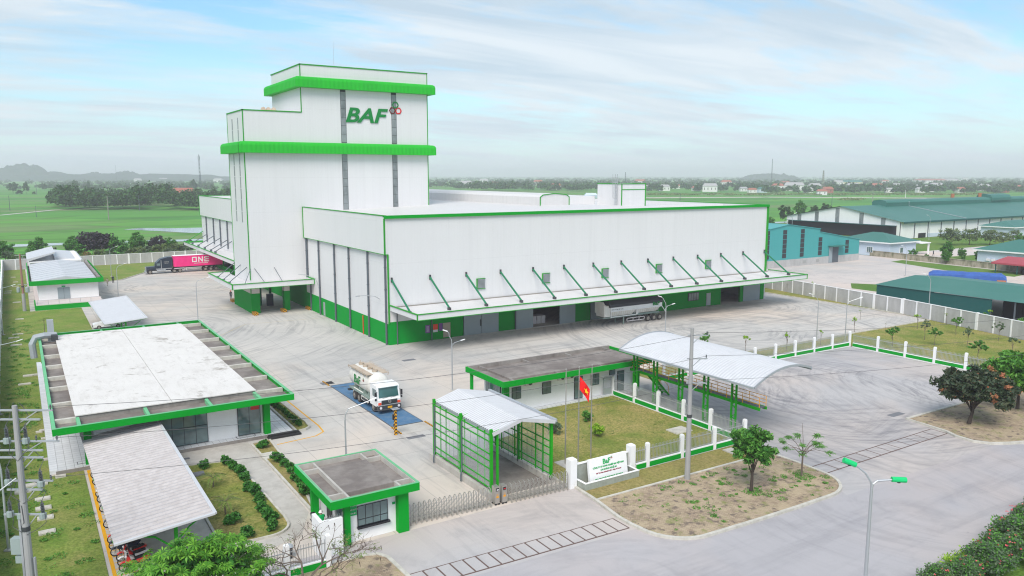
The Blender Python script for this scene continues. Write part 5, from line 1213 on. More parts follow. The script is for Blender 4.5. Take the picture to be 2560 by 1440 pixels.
part(bf, 'open_front', MB().box(fx0-.2, 172.6, 0, fx0-.09, 222, 5.0), M['dark'])
part(bf, 'open_front_frame', MB().box(fx0-2.5, 172.5, 4.85, fx0-.1, 222, 5.05), M['tealdark'])
for k in range(14): part(bf, 'drainpipe', MB().box(fx0 + 9 + k*9.2, fy0-.2, 0, fx0 + 9.35 + k*9.2, fy0, ze-.3), M['greyp'])
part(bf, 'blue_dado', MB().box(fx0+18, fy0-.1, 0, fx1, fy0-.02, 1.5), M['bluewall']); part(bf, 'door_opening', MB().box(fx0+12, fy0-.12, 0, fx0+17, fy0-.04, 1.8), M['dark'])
part(bf, 'roof_conductor', MB().tube([(fx0+42, yr-3.5, 13.0), (fx0+42, yr-3.6, 11.0), (fx0+44, fy0-1.1, ze+.1)], .12, 5), M['galv'])
for x in (368, 392): part(bf, 'roof_stack', MB().cyl((x, 199, 12), (x, 199, 15.5), .8, .8, 8), M['brick'])
def hip_house(name, x0, y0, x1, y1, h, rh, label, roof='tealroof', wall='bluewall', cat='house', ov=.9, group=None):
    t = thing(name, (x0, y0, 0), label, cat, group)
    part(t, 'wall', MB().box(x0, y0, 0, x1, y1, h), M[wall])
    part(t, 'eaves', MB().box(x0-ov, y0-ov, h, x1+ov, y1+ov, h+.35), M['wallwhite'])
    e = min(x1-x0, y1-y0) / 2 + ov
    if x1-x0 > y1-y0: r = [(x0-ov+e, (y0+y1)/2), (x1+ov-e, (y0+y1)/2)]
    else: r = [((x0+x1)/2, y0-ov+e), ((x0+x1)/2, y1+ov-e)]
    q = [(x0-ov, y0-ov), (x1+ov, y0-ov), (x1+ov, y1+ov), (x0-ov, y1+ov)]
    vs = [(a, b, h+.35) for a, b in q] + [(a, b, h+rh) for a, b in r]
    fs = [(0,1,5,4), (1,2,5), (2,3,4,5), (3,0,4)] if x1-x0 > y1-y0 else [(0,1,4), (1,2,5,4), (2,3,5), (3,0,4,5)]
    part(t, 'hip_roof', MB().raw(vs, fs), M[roof]); return t
h1 = hip_house('bungalow', 216.5, 134.2, 230, 151, 4.0, 2.7, 'pale blue bungalow with green hip roof beside the teal warehouse')
for y in (146.5, 140.5): 
    o = part(h1, 'window', MB().box(216.35, y-1.0, 1.0, 216.49, y+1.0, 2.7), M['wallwhite'])
    for k in range(3): part(o, 'pane', MB().box(216.3, y-.9+k*.62, 1.1, 216.36, y-.4+k*.62, 2.6), M['glass'])
o = part(h1, 'window', MB().box(221.5, 134.05, 1.0, 223.2, 134.19, 2.7), M['wallwhite']); part(o, 'pane', MB().box(221.65, 134.0, 1.1, 223.05, 134.06, 2.6), M['glass'])
part(h1, 'porch_roof', MB().box(230.9, 133, 3.4, 236, 138, 3.7).box(235.4, 133.3, 0, 235.8, 133.7, 3.4), M['wallwhite'])
h2 = hip_house('bungalow', 222, 84, 236, 112, 3.6, 3.2, 'pale blue bungalow with green hip roof at the right edge of the picture')
for y in (103, 98.5):
    o = part(h2, 'window', MB().box(221.85, y-1.1, .9, 221.99, y+1.1, 2.7), M['wallwhite'])
    for k in range(3): part(o, 'pane', MB().box(221.8, y-1+k*.7, 1.0, 221.86, y-.45+k*.7, 2.6), M['winframe'])
for y in (109, 107.6): part(h2, 'air_unit', MB().box(221.4, y-.4, 1.0, 221.98, y+.4, 1.6), M['paper'])
hip_house('bungalow', 318, 148, 352, 160, 4.2, 2.4, 'long pale house with green hip roof before the side of the neighbouring factory')
mw = solo('mossy_wall', MB().box(0, 0, 0, .3, 60, 1.5).box(-.1, -.1, 1.5, .4, 60, 1.62), M['mossy'], 'mossy old plaster wall between the concrete yard and the bungalows', 'wall')
mw.location = (210.2, 88, 0); mw.rotation_euler = (0, 0, -math.atan2(6.0, 50))
gs = thing('green_shed', (134, 55, 0), 'open sided storage shed with teal green roof behind the perimeter wall', 'shed')
gx, gr = 134.5, 147
pa = G(2187, 711, 3.6); pk = G(2275, 686, 5.2)
part(gs, 'roof', MB().raw([(pa[0], pa[1], 3.6), (pk[0], pk[1]-1, 5.2), (pk[0]+2, 40, 5.2), (pa[0], 40, 3.6), (pa[0]+24, pa[1]-1, 3.6), (pa[0]+24, 40, 3.6)], [(0,3,2,1), (1,2,5,4)]), M['tealroof'])
part(gs, 'sheet_wall', MB().box(pa[0]+.2, pa[1]-21, 0, pa[0]+.3, pa[1]-.3, 3.5).box(pa[0]+.3, pa[1]-.4, 0, pk[0]+12, pa[1]-.3, 3.5), M['tealdark'])
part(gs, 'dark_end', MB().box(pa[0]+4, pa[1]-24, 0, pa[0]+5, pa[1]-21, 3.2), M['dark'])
for k in range(4): part(gs, 'post', MB().box(pa[0]+.3, 62-k*6, 0, pa[0]+.5, 62.2-k*6, 3.6), M['greyp']); 
for k in range(4): part(gs, 'post', MB().box(pa[0]+8.3, 60-k*6, 0, pa[0]+8.5, 60.2-k*6, 4.6), M['greyp'])
tp = thing('covered_stack', (184, 98, 0), 'long brick stack covered by a blue tarpaulin in the neighbouring yard', 'tarpaulin')
ang = math.atan2(93.3-103, 187-181.5)
mb = MB(); Lp = 15; vs = []; nn = 18
for i in range(nn+1):
    for j, (yy, zz_) in enumerate(((-2.7, .3), (-2.6, 2.1), (-1.4, 2.5), (0, 2.6), (1.4, 2.5), (2.6, 2.1), (2.7, .3))):
        e_ = 0.0 if 0 < i < nn else -.5; vs.append((i*Lp/nn, yy, max(.2, zz_ + R.uniform(-.07, .07) + e_)))
fs = [(i*7+j, (i+1)*7+j, (i+1)*7+j+1, i*7+j+1) for i in range(nn) for j in range(6)] + [tuple(range(7)), tuple(range(nn*7, nn*7+7))]
tp.location = (G(2320, 703)[0], G(2320, 703)[1], 0); tp.rotation_euler = (0, 0, ang)
part(tp, 'tarpaulin', MB().raw(vs, fs), M['bluetarp'], local=True)
for i in (1.2, 8, 13.2): part(tp, 'brick_stack', MB().box(i, -2.75, 0, i+1.7, -2.0, 1.4), M['brick'], local=True)
rs = thing('red_roof_shelter', (204, 95, 0), 'open shelter with red tin roof at the right edge beyond the wall', 'shelter')
sx_, sy_ = G(2478, 655, 2.6)
part(rs, 'roof', MB().raw([(sx_, sy_, 2.6), (sx_+8, sy_, 3.6), (sx_+8, sy_-16, 3.6), (sx_, sy_-16, 2.6), (sx_, sy_, 2.2), (sx_, sy_-16, 2.2)], [(0,3,2,1), (0,4,5,3)]), M['redroof'])
for k in range(3): part(rs, 'post', MB().box(sx_+.4, sy_-1-k*5, 0, sx_+.6, sy_-.8-k*5, 2.5), M['tealdark'])
part(rs, 'machine', MB().box(sx_+2, sy_-9, 0, sx_+4, sy_-6, 1.4).cyl((sx_+1.4, sy_-7, .6), (sx_+1.4, sy_-7.4, .6), .6, n=10), M['black'])
import numpy as np

# ================================================================= VEHICLES
def wheel(t, x, y, r=.52, w=.3, axis='x', name='wheel'):
    """wheel at local (x,y) with rolling axis along x or y; returns the part"""
    d = Vector((1, 0, 0)) if axis == 'x' else Vector((0, 1, 0)); c = Vector((x, y, r))
    prof = []
    mb = MB().cyl(c - d*w/2, c - d*(w/2-.04), r*.9, r, 18).cyl(c - d*(w/2-.04), c + d*(w/2-.04), r, r, 18, False).cyl(c + d*(w/2-.04), c + d*w/2, r, r*.9, 18)
    o = part(t, name, mb, M['tyre'], local=True)
    part(o, 'rim', MB().cyl(c - d*(w/2+.012), c + d*(w/2+.012), r*.58, r*.58, 14).cyl(c - d*(w/2+.06), c + d*(w/2+.06), r*.25, r*.2, 8), M['rim'], local=True)
    return o
def lmb(): return MB()
# ---- bulk feed tanker, local -Y is forward
tk = thing('tanker_lorry', (30.5, 71.6, 0), 'white bulk feed tanker lorry standing on the blue weighbridge', 'lorry')
cab = MB()
cab.profile([(0.0, .75), (-.05, 1.5), (.10, 1.62), (.32, 2.72), (.5, 2.88), (2.05, 2.92), (2.1, 1.0), (2.1, .75)], 'x', -1.22, 1.22)
o = part(tk, 'cab', cab, M['truckw'], local=True)
part(o, 'windscreen', MB().raw([(-1.08, .09, 1.70), (1.08, .09, 1.70), (1.02, .27, 2.62), (-1.02, .27, 2.62), (-1.08, .14, 1.70), (1.08, .14, 1.70), (1.02, .32, 2.62), (-1.02, .32, 2.62)], [(0,1,2,3), (0,3,7,4), (1,5,6,2), (2,6,7,3), (0,4,5,1)]), M['glasst'], local=True)
part(o, 'side_window', MB().box(-1.25, .45, 1.75, -1.21, 1.35, 2.5), M['glass'], local=True); part(o, 'side_window', MB().box(1.21, .45, 1.75, 1.25, 1.35, 2.5), M['glass'], local=True)
part(o, 'grille', MB().box(-.85, -.09, 1.02, .85, -.02, 1.45).box(-.80, -.12, 1.10, .80, -.08, 1.14).box(-.80, -.12, 1.2, .8, -.08, 1.24).box(-.8, -.12, 1.3, .8, -.08, 1.34), M['darkmetal'], local=True)
em = MB().ring((0, -.14, 1.30), 'y', .15, .025, 14, 5).beam((-.09, -.14, 1.22), (-.09, -.14, 1.40), .035).beam((.09, -.14, 1.22), (.09, -.14, 1.40), .035).beam((-.09, -.14, 1.31), (.09, -.14, 1.31), .03)
part(o, 'front_emblem', em, M['steel'], local=True)
part(o, 'bumper', MB().box(-1.24, -.16, .42, 1.24, .35, .9), M['darkmetal'], local=True)
part(o, 'number_plate', MB().box(-.24, -.19, .62, .24, -.165, .82), M['yellow'], local=True)
for sx in (-1, 1):
    part(o, 'headlight', MB().cyl((sx*.98, -.19, .72), (sx*.98, -.15, .72), .13, n=12), M['paper'], local=True)
    part(o, 'indicator', MB().box(sx*.88, -.06, 1.0, sx*1.2, .02, 1.25), M['orangered'], local=True)
    part(o, 'mirror', MB().box(sx*1.30, .08, 1.75, sx*1.52, .14, 2.3).cyl((sx*1.2, .2, 2.35), (sx*1.42, .1, 2.3), .025, n=5).box(sx*1.32, .08, 1.45, sx*1.5, .14, 1.7), M['blackgloss'], local=True)
part(o, 'wiper', MB().beam((-.7, .07, 1.62), (-.1, .03, 1.72), .02).beam((.2, .07, 1.62), (.8, .03, 1.72), .02), M['black'], local=True)
part(o, 'sun_visor', MB().box(-1.05, .16, 2.64, 1.05, .40, 2.70), M['glasst'], local=True)
part(tk, 'chassis', MB().box(-.45, 1.8, .75, -.3, 8.4, 1.0).box(.3, 1.8, .75, .45, 8.4, 1.0).box(-1.1, 2.2, 1.05, 1.1, 8.2, 1.15).box(-1.15, 2.2, 1.0, -1.05, 8.2, 1.22).box(1.05, 2.2, 1.0, 1.15, 8.2, 1.22), M['chassis'], local=True)
for y in (3.0, 4.3, 5.6, 7.0): part(tk, 'tank_saddle', MB().profile([(-1.05, 1.15), (1.05, 1.15), (.95, 1.75), (.5, 1.45), (-.5, 1.45), (-.95, 1.75)], 'y', y, y+.12), M['chassis'], local=True)
rr = 1.2; n = 26; vs = []; prof = [(2.25, .35), (2.32, .72), (2.55, .93), (2.95, 1.0), (7.95, 1.0), (8.35, .93), (8.6, .7), (8.68, .3)]
for y, k in prof:
    for i in range(n):
        a = 2*PI*i/n; ca, sa = math.cos(a), math.sin(a); vs.append((rr*k*ca, y, 2.42 + (1.18*k*sa if sa > 0 else 1.25*k*sa)))
fs = [(k*n+i, (k+1)*n+i, (k+1)*n+(i+1) % n, k*n+(i+1) % n) for k in range(len(prof)-1) for i in range(n)] + [tuple(range(n)), tuple(range((len(prof)-1)*n, len(prof)*n))[::-1]]
tank = part(tk, 'tank', MB().raw(vs, fs), M['tank'], smooth=True, local=True)
mb = MB()
for y in (3.0, 4.3, 5.6, 6.9, 7.95):
    for i in range(n): a0, a1 = 2*PI*i/n, 2*PI*(i+1)/n; mb.beam((rr*1.004*math.cos(a0), y, 2.42+1.2*math.sin(a0)), (rr*1.004*math.cos(a1), y, 2.42+1.2*math.sin(a1)), .012, .012)
part(tank, 'weld_seams', mb, M['tank'], local=True)
for y in (3.6, 4.9, 6.2, 7.4): part(tank, 'manhole_lid', MB().cyl((0, y, 3.6), (0, y, 3.74), .30, n=14).ring((0, y, 3.76), 'z', .3, .03, 14, 4).box(-.05, y-.4, 3.75, .05, y+.4, 3.82).cyl((-.1, y+.38, 3.7), (.1, y+.38, 3.95), .03, n=5), M['rustdust'], local=True)
part(tk, 'walkway', MB().box(-1.25, 2.9, 3.46, -.5, 8.1, 3.5).box(.5, 2.9, 3.46, 1.25, 8.1, 3.5), M['rustdust'], local=True)
mb = MB()
for sx in (-1.25, 1.25):
    mb.cyl((sx, 2.9, 3.62), (sx, 8.1, 3.62), .02, n=5)
    for k in range(6): mb.cyl((sx, 2.9+k*1.04, 3.46), (sx, 2.9+k*1.04, 3.62), .02, n=4); mb.beam((sx*.9, 2.9+k*1.04, 3.2), (sx, 2.9+k*1.04, 3.46), .05)
part(tk, 'walkway_rail', mb, M['rustdust'], local=True)
m_ = fit(text_mb('BaF', 1.0, .03, bold=.008), 1.75, .92); part(tank, 'tank_lettering', moved(m_, (-1.225, 5.6, 2.45), -PI/2), M['logog'], local=True)
for (dy, dz, c) in ((.09, 0, 'logor'), (-.09, 0, 'logob'), (0, .15, 'logog')): part(tank, 'tank_emblem', moved(hexring(0, 0, 0, .11, .035, .02), (-1.21, 3.9 + dy, 2.7 + dz), -PI/2), M[c], local=True)
m_ = text_mb('BaF', 1.0, .02, bold=.02, sx=.95); part(tank, 'tank_lettering', moved(m_, (1.215, 5.2, 2.45), PI/2), M['logog'], local=True)
part(tk, 'side_guard', MB().box(-1.22, 2.6, .55, -1.16, 4.6, .62).box(-1.22, 2.6, .9, -1.16, 4.6, .97).box(-1.22, 2.6, .55, -1.16, 2.68, .97).box(-1.22, 3.6, .55, -1.16, 3.68, .97).box(-1.22, 4.55, .55, -1.16, 4.6, .97), M['tank'], local=True)
part(tk, 'air_tank', MB().cyl((-1.0, 3.0, .75), (-1.0, 4.4, .75), .26, n=12), M['darkmetal'], local=True)
part(tk, 'mudguard', MB().tube([(-1.0, 4.55, .6), (-1.0, 4.6, 1.15), (-1.0, 7.1, 1.15), (-1.0, 7.2, .6)], .12, 6), M['tank'], local=True)
part(tk, 'rear_discharge', MB().cyl((0, 8.3, 1.0), (0, 8.9, 1.0), .3, n=10).box(-1.2, 8.3, .6, 1.2, 8.45, .8).box(-1.25, 8.45, .62, -.7, 8.5, .82), M['darkmetal'], local=True)
for y in (1.3, 5.3, 6.6):
    for sx in (-1.05, 1.05): wheel(tk, sx, y, .5, .32)
# driver seen dimly
part(tk, 'driver_seat', MB().box(-.7, .9, 1.5, -.2, 1.1, 2.2), M['beige'], local=True)

# ---- articulated lorry with the magenta container, local frame = world (forward -X)
al = thing('container_lorry', (25.3, 208.3, 0), 'black long nosed lorry with a magenta container backing to the loading dock', 'lorry')
hood = MB().profile([(-1.0, .9), (1.0, .9), (1.05, 1.5), (.8, 1.78), (-.8, 1.78), (-1.05, 1.5)], 'x', .3, 2.5)
part(al, 'bonnet', hood, M['navy'], local=True)
part(al, 'radiator_grille', MB().box(.15, -.6, .8, .32, .6, 1.72).box(-.05, -1.15, .4, .3, 1.15, .75), M['galv'], local=True)
slp = MB().raw([(2.2, -1.15, .9), (6.2, -1.15, .9), (6.2, -1.15, 3.95), (5.2, -1.15, 4.0), (3.6, -1.15, 3.6), (2.6, -1.15, 2.7), (2.2, -1.15, 1.8)] + [(2.2, 1.15, .9), (6.2, 1.15, .9), (6.2, 1.15, 3.95), (5.2, 1.15, 4.0), (3.6, 1.15, 3.6), (2.6, 1.15, 2.7), (2.2, 1.15, 1.8)],
              [(0,1,2,3,4,5,6), (13,12,11,10,9,8,7), (0,7,8,1), (1,8,9,2), (2,9,10,3), (3,10,11,4), (4,11,12,5), (5,12,13,6), (6,13,7,0)])
cb = part(al, 'sleeper_cab', slp, M['navy'], local=True)
part(cb, 'door_window', MB().box(2.6, -1.19, 2.0, 3.4, -1.14, 2.6), M['glass'], local=True); part(cb, 'windscreen', MB().beam((2.3, -.9, 2.3), (2.3, .9, 2.3), .06, .7), M['glass'], local=True)
part(cb, 'side_lettering', moved(text_mb('CONTAINER', .2, .01), (4.9, -1.17, 2.85)), M['letterw'], local=True); part(cb, 'side_lettering', moved(text_mb('NGHE AN', .2, .01), (4.9, -1.17, 2.55)), M['letterw'], local=True)
part(al, 'exhaust_stack', MB().cyl((3.65, -1.22, 1.0), (3.65, -1.22, 3.3), .08, n=8), M['galv'], local=True)
part(al, 'fuel_tank', MB().cyl((2.6, -.95, .8), (4.6, -.95, .8), .33, n=12).box(2.4, -1.2, 1.12, 6.0, -.9, 1.3), M['galv'], local=True)
part(al, 'front_mudguard', MB().tube([(.35, -.95, .7), (.6, -1.0, 1.15), (1.3, -1.0, 1.3), (2.0, -1.0, 1.0)], .14, 6), M['navy'], local=True)
part(al, 'lorry_chassis', MB().box(1.5, -.4, .7, 9.0, .4, .95), M['darkmetal'], local=True)
ct = MB(); cx0, cx1 = 6.5, 18.4
pts = []
k = 0; x = cx0
while x < cx1 - .28:
    pts += [(x, 0), (x+.1, 0), (x+.14, .045), (x+.24, .045)]; x += .28
pts.append((cx1, 0))
for a, b in zip(pts, pts[1:]):
    ct.face((a[0], -1.22 - a[1], 1.62), (b[0], -1.22 - b[1], 1.62), (b[0], -1.22 - b[1], 4.1), (a[0], -1.22 - a[1], 4.1))
    ct.face((b[0], 1.22 + b[1], 1.62), (a[0], 1.22 + a[1], 1.62), (a[0], 1.22 + a[1], 4.1), (b[0], 1.22 + b[1], 4.1))
ct.box(cx0, -1.2, 1.55, cx1, 1.2, 4.12)
cn_ = part(al, 'container', ct, M['pinkbox'], local=True)
part(cn_, 'container_rails', MB().box(cx0-.05, -1.3, 1.5, cx1, -1.18, 1.62).box(cx0-.05, -1.3, 4.08, cx1, -1.2, 4.16).box(cx0-.06, -1.3, 1.5, cx0+.05, -1.16, 4.16), M['pinkbox'], local=True)
part(cn_, 'container_roof', MB().box(cx0-.02, -1.24, 4.16, cx1, 1.24, 4.2), M['wallwhite'], local=True)
mb = MB()
def seg(mb, x, z, w, h): mb.box(x, -1.30, z, x+w, -1.27, z+h)
lx = cx0 + 4.3
seg(mb, lx, 2.45, 1.15, .24); seg(mb, lx, 3.5, 1.15, .24); seg(mb, lx, 2.69, .26, .81); seg(mb, lx+.89, 2.69, .26, .81)
nx_ = lx + 1.45; seg(mb, nx_, 2.45, .26, 1.29); seg(mb, nx_+.9, 2.45, .26, 1.29)
mb.raw([(nx_+.26, -1.30, 3.74), (nx_+.9, -1.30, 2.45), (nx_+.9, -1.30, 2.9), (nx_+.26, -1.30, 3.74)][:3] + [(nx_+.26, -1.30, 3.3)], [(0,3,1,2)])
ex_ = nx_ + 1.45; seg(mb, ex_, 2.45, 1.15, .24); seg(mb, ex_, 2.98, 1.15, .24); seg(mb, ex_, 3.5, 1.15, .24); seg(mb, ex_, 2.69, .26, .81)
part(cn_, 'container_lettering', mb, M['letterw'], local=True)
part(cn_, 'container_lettering', moved(text_mb('OCEAN NETWORK EXPRESS', .26, .01, bold=.008, sx=1.0), (lx+2.1, -1.29, 2.15)), M['letterw'], local=True)
part(cn_, 'container_door', MB().box(cx1, -1.25, 1.6, cx1+1.2, -1.15, 4.0), M['greym'], local=True)
part(al, 'trailer_frame', MB().box(6.5, -.55, 1.15, 18.3, -.35, 1.5).box(6.5, .35, 1.15, 18.3, .55, 1.5).box(9.5, -1.1, .6, 13, -1.0, .7).box(9.5, -1.1, .9, 13, -1.0, 1.0).box(9.0, -1.15, .5, 9.15, -1.0, 1.3), M['darkmetal'], local=True)
part(al, 'landing_plate', MB().box(6.6, -1.1, 1.0, 9.0, -1.0, 1.2), M['paper'], local=True)
for x in (1.05, 6.6, 7.9, 13.9, 15.2, 16.5):
    for sy in (-1.05, 1.05): wheel(al, x, sy, .52, .34, 'y')

# ---- parked bulk semi-trailer below the front canopy
tr = thing('bulk_trailer', (77.6, 95.6, 0), 'parked white grain trailer with charcoal tarpaulin under the front canopy', 'trailer')
tx1 = 12.6
part(tr, 'body', MB().box(1.6, 0, 2.35, tx1, 2.5, 3.1), M['wallwhite'], local=True)
hop = MB()
for a, b, za in ((1.6, 7.0, 1.45), (7.2, tx1 - .3, 1.5)):
    hop.raw([(a, 0, 2.35), (b, 0, 2.35), (b, 2.5, 2.35), (a, 2.5, 2.35), (a + .5, .6, za), (b - .5, .6, za), (b - .5, 1.9, za), (a + .5, 1.9, za)], [(0,1,5,4), (1,2,6,5), (2,3,7,6), (3,0,4,7), (4,5,6,7)])
part(tr, 'hopper', hop, M['tank'], local=True)
mb = MB(); x = 1.7
while x < tx1 - .4:
    mb.raw([(x, -.02, 2.35), (x+.06, -.02, 2.35), (x+.36, .5, 1.6), (x+.30, .5, 1.6), (x, .3, 2.35), (x+.3, .8, 1.6)], [(0,1,2,3), (0,3,5,4)]); x += .46
part(tr, 'hopper_ribs', mb, M['wallwhite'], local=True)
part(tr, 'side_rails', MB().box(1.55, -.06, 2.28, tx1, .02, 2.4).box(1.6, -.06, 1.4, 7.0, .02, 1.48).box(6.95, -.06, 1.4, 7.1, 0.02, 2.3).box(7.2, -.06, 1.5, 7.3, .02, 2.3).box(1.55, -.06, 1.3, 1.65, .02, 2.3), M['wallwhite'], local=True)
part(tr, 'tarpaulin_cover', MB().profile([(-.08, 2.98), (-.08, 3.45), (.5, 4.0), (1.25, 4.2), (2.0, 4.0), (2.58, 3.45), (2.58, 3.3)], 'x', 1.3, tx1 + .05), M['tarp'], local=True)
part(tr, 'front_bulkhead', MB().profile([(0.0, 2.0), (2.4, 2.0), (2.4, 3.9), (0.6, 3.9), (0.0, 3.4)], 'x', .2, .5).box(.4, .2, 1.5, 1.6, 2.3, 3.3), M['tank'], local=True)
part(tr, 'lettering', moved(fit(text_mb('BaF', .9, .02, bold=.03), 1.5, .62), (11.2, -.1, 2.9)), M['logog'], local=True)
part(tr, 'lettering', moved(text_mb('CÔNG TY BaF VIỆT NAM', .22, .01), (2.9, -.02, 2.6)), M['navy'], local=True)
part(tr, 'trailer_chassis', MB().box(1.2, .7, 1.1, tx1, .85, 1.4).box(1.2, 1.65, 1.1, tx1, 1.8, 1.4).box(.4, .4, 1.2, 1.6, 2.1, 1.35), M['chassis'], local=True)
part(tr, 'landing_leg', MB().box(4.3, .1, 0, 4.45, .25, 1.2), M['chassis'], local=True); part(tr, 'landing_leg', MB().box(4.3, 2.2, 0, 4.45, 2.35, 1.2), M['chassis'], local=True)
mb = MB().box(4.9, -.06, .45, 8.7, 0, .53).box(4.9, -.06, .92, 8.7, 0, 1.0)
for x in (4.9, 6.2, 7.5, 8.62): mb.box(x, -.06, .45, x+.08, 0, 1.0)
part(tr, 'side_guard', mb, M['paper'], local=True); part(tr, 'rear_brace', MB().beam((tx1, 0, 2.3), (tx1+.8, 0, 1.3), .08), M['wallwhite'], local=True)
for x in (9.6, 10.9, 12.2):
    for sy in (.18, 2.3): wheel(tr, x, sy, .52, .32, 'y')

# ---- car below the carport
ca = thing('parked_car', (8.7, 137.3, 0), 'white car with its nose showing under the small carport', 'car', rz=rad(0))
prof = [(0, .35), (0, .75), (.15, .85), (1.1, 1.0), (1.8, 1.45), (3.3, 1.5), (4.0, 1.1), (4.3, 1.0), (4.35, .35)]
bd = part(ca, 'body', MB().profile(prof, 'y', -.85, .85), M['truckw'], local=True)
part(bd, 'windscreen', MB().raw([(1.14, -.72, 1.02), (1.14, .72, 1.02), (1.74, .62, 1.43), (1.74, -.62, 1.43), (1.14, -.72, .98), (1.74, -.62, 1.38)], [(0,3,2,1), (0,4,5,3)]), M['glass'], local=True)
part(bd, 'side_windows', MB().box(1.6, -.87, 1.02, 3.5, -.84, 1.38).box(1.6, .84, 1.02, 3.5, .87, 1.38), M['glass'], local=True)
for sy in (-1, 1): part(bd, 'headlight', MB().box(-.02, sy*.5, .62, .1, sy*.8, .78), M['galv'], local=True)
part(bd, 'bumper', MB().box(-.04, -.8, .3, .05, .8, .5), M['darkmetal'], local=True)
for x in (.8, 3.5):
    for sy in (-.8, .8): wheel(ca, x, sy, .32, .2, 'y')

# ---- motorbikes, local +X rear, front wheel at origin
def motorbike(label, col):
    t = thing('motorbike', (0, 0, 0), label, 'motorbike', 'motorbikes parked in a row under the corrugated shelter')
    for x in (0, 1.22):
        w_ = part(t, 'wheel', MB().ring((x, 0, .29), 'y', .26, .035, 20, 5), M['black'], local=True)
        mb = MB().cyl((x, -.06, .29), (x, .06, .29), .05, n=8)
        for k in range(6): a = PI*k/3; mb.beam((x, 0, .29), (x + .24*math.cos(a), 0, .29 + .24*math.sin(a)), .015)
        part(w_, 'spokes', mb, M['steel'], local=True)
    part(t, 'fairing', MB().profile([(.12, .55), (.2, .95), (.32, .98), (.42, .6), (.62, .48), (.7, .38), (.4, .32), (.3, .45)], 'y', -.16, .16), M[col], local=True)
    part(t, 'tail_body', MB().profile([(.75, .45), (.7, .66), (1.4, .78), (1.5, .72), (1.3, .5), (1.0, .42)], 'y', -.12, .12), M[col], local=True)
    part(t, 'seat', MB().profile([(.62, .68), (.66, .76), (1.3, .85), (1.35, .79), (1.0, .7)], 'y', -.14, .14), M['black'], local=True)
    part(t, 'mudguard', MB().tube([(-.2, 0, .5), (-.05, 0, .6), (.12, 0, .58), (.24, 0, .46)], .06, 6), M[col], local=True)
    part(t, 'fork', MB().cyl((0, -.08, .29), (.2, -.08, .9), .02, n=5).cyl((0, .08, .29), (.2, .08, .9), .02, n=5), M['steel'], local=True)
    part(t, 'handlebar', MB().tube([(.3, -.34, 1.0), (.22, -.15, 1.02), (.22, .15, 1.02), (.3, .34, 1.0)], .018, 5), M['black'], local=True)
    for sy in (-1, 1): part(t, 'mirror', MB().cyl((.25, sy*.24, 1.02), (.22, sy*.3, 1.22), .01, n=4).lathe((.22, sy*.32, 1.2), [(.01, 0), (.06, .02), (.06, .06), (.01, .08)], 8), M['black'], local=True)
    part(t, 'headlight', MB().cyl((.12, 0, .9), (.2, 0, .92), .08, n=10), M['paper'], local=True)
    part(t, 'engine', MB().box(.5, -.12, .2, .85, .12, .42).cyl((.7, .16, .28), (1.4, .16, .34), .035, n=6), M['darkmetal'], local=True)
    return t
spots = [(68.1, 'black'), (66.5, 'navy'), (63.7, 'truckw'), (62.55, 'navy'), (60.6, 'navy'), (57.6, 'navy'), (54.9, 'red'), (53.9, 'navy'), (52.85, 'navy'), (51.9, 'red'), (51.2, 'truckw'), (50.4, 'red')]
labs = ['front wheel of a motorbike peeping out nearest the white office plinth', 'second dark motorbike from the office end, only its wheel showing', 'white bodied motorbike half hidden below the middle of the shelter roof',
        'dark motorbike right against the white one under the shelter', 'dark motorbike standing alone at mid shelter', 'lone dark motorbike towards the near end, wheel only', 'red motorbike tucked under the near corner of the roof',
        'dark motorbike just inside the roof edge near the corner', 'black motorbike below the roof corner with its wheel in the open', 'red and black motorbike fully visible next to the green post', 'silver white motorbike between two red ones', 'red motorbike nearest the bright tree']
protos = {}
for i, ((y, c), lb_) in enumerate(zip(spots, labs)):
    xx = 3.62 if y > 52.5 else 3.85
    if c not in protos: protos[c] = motorbike(lb_, c if c != 'black' else 'blackgloss'); protos[c].location = (xx, y, .05)
    else: o = dup(protos[c], (xx, y, .05), 0, lb_)

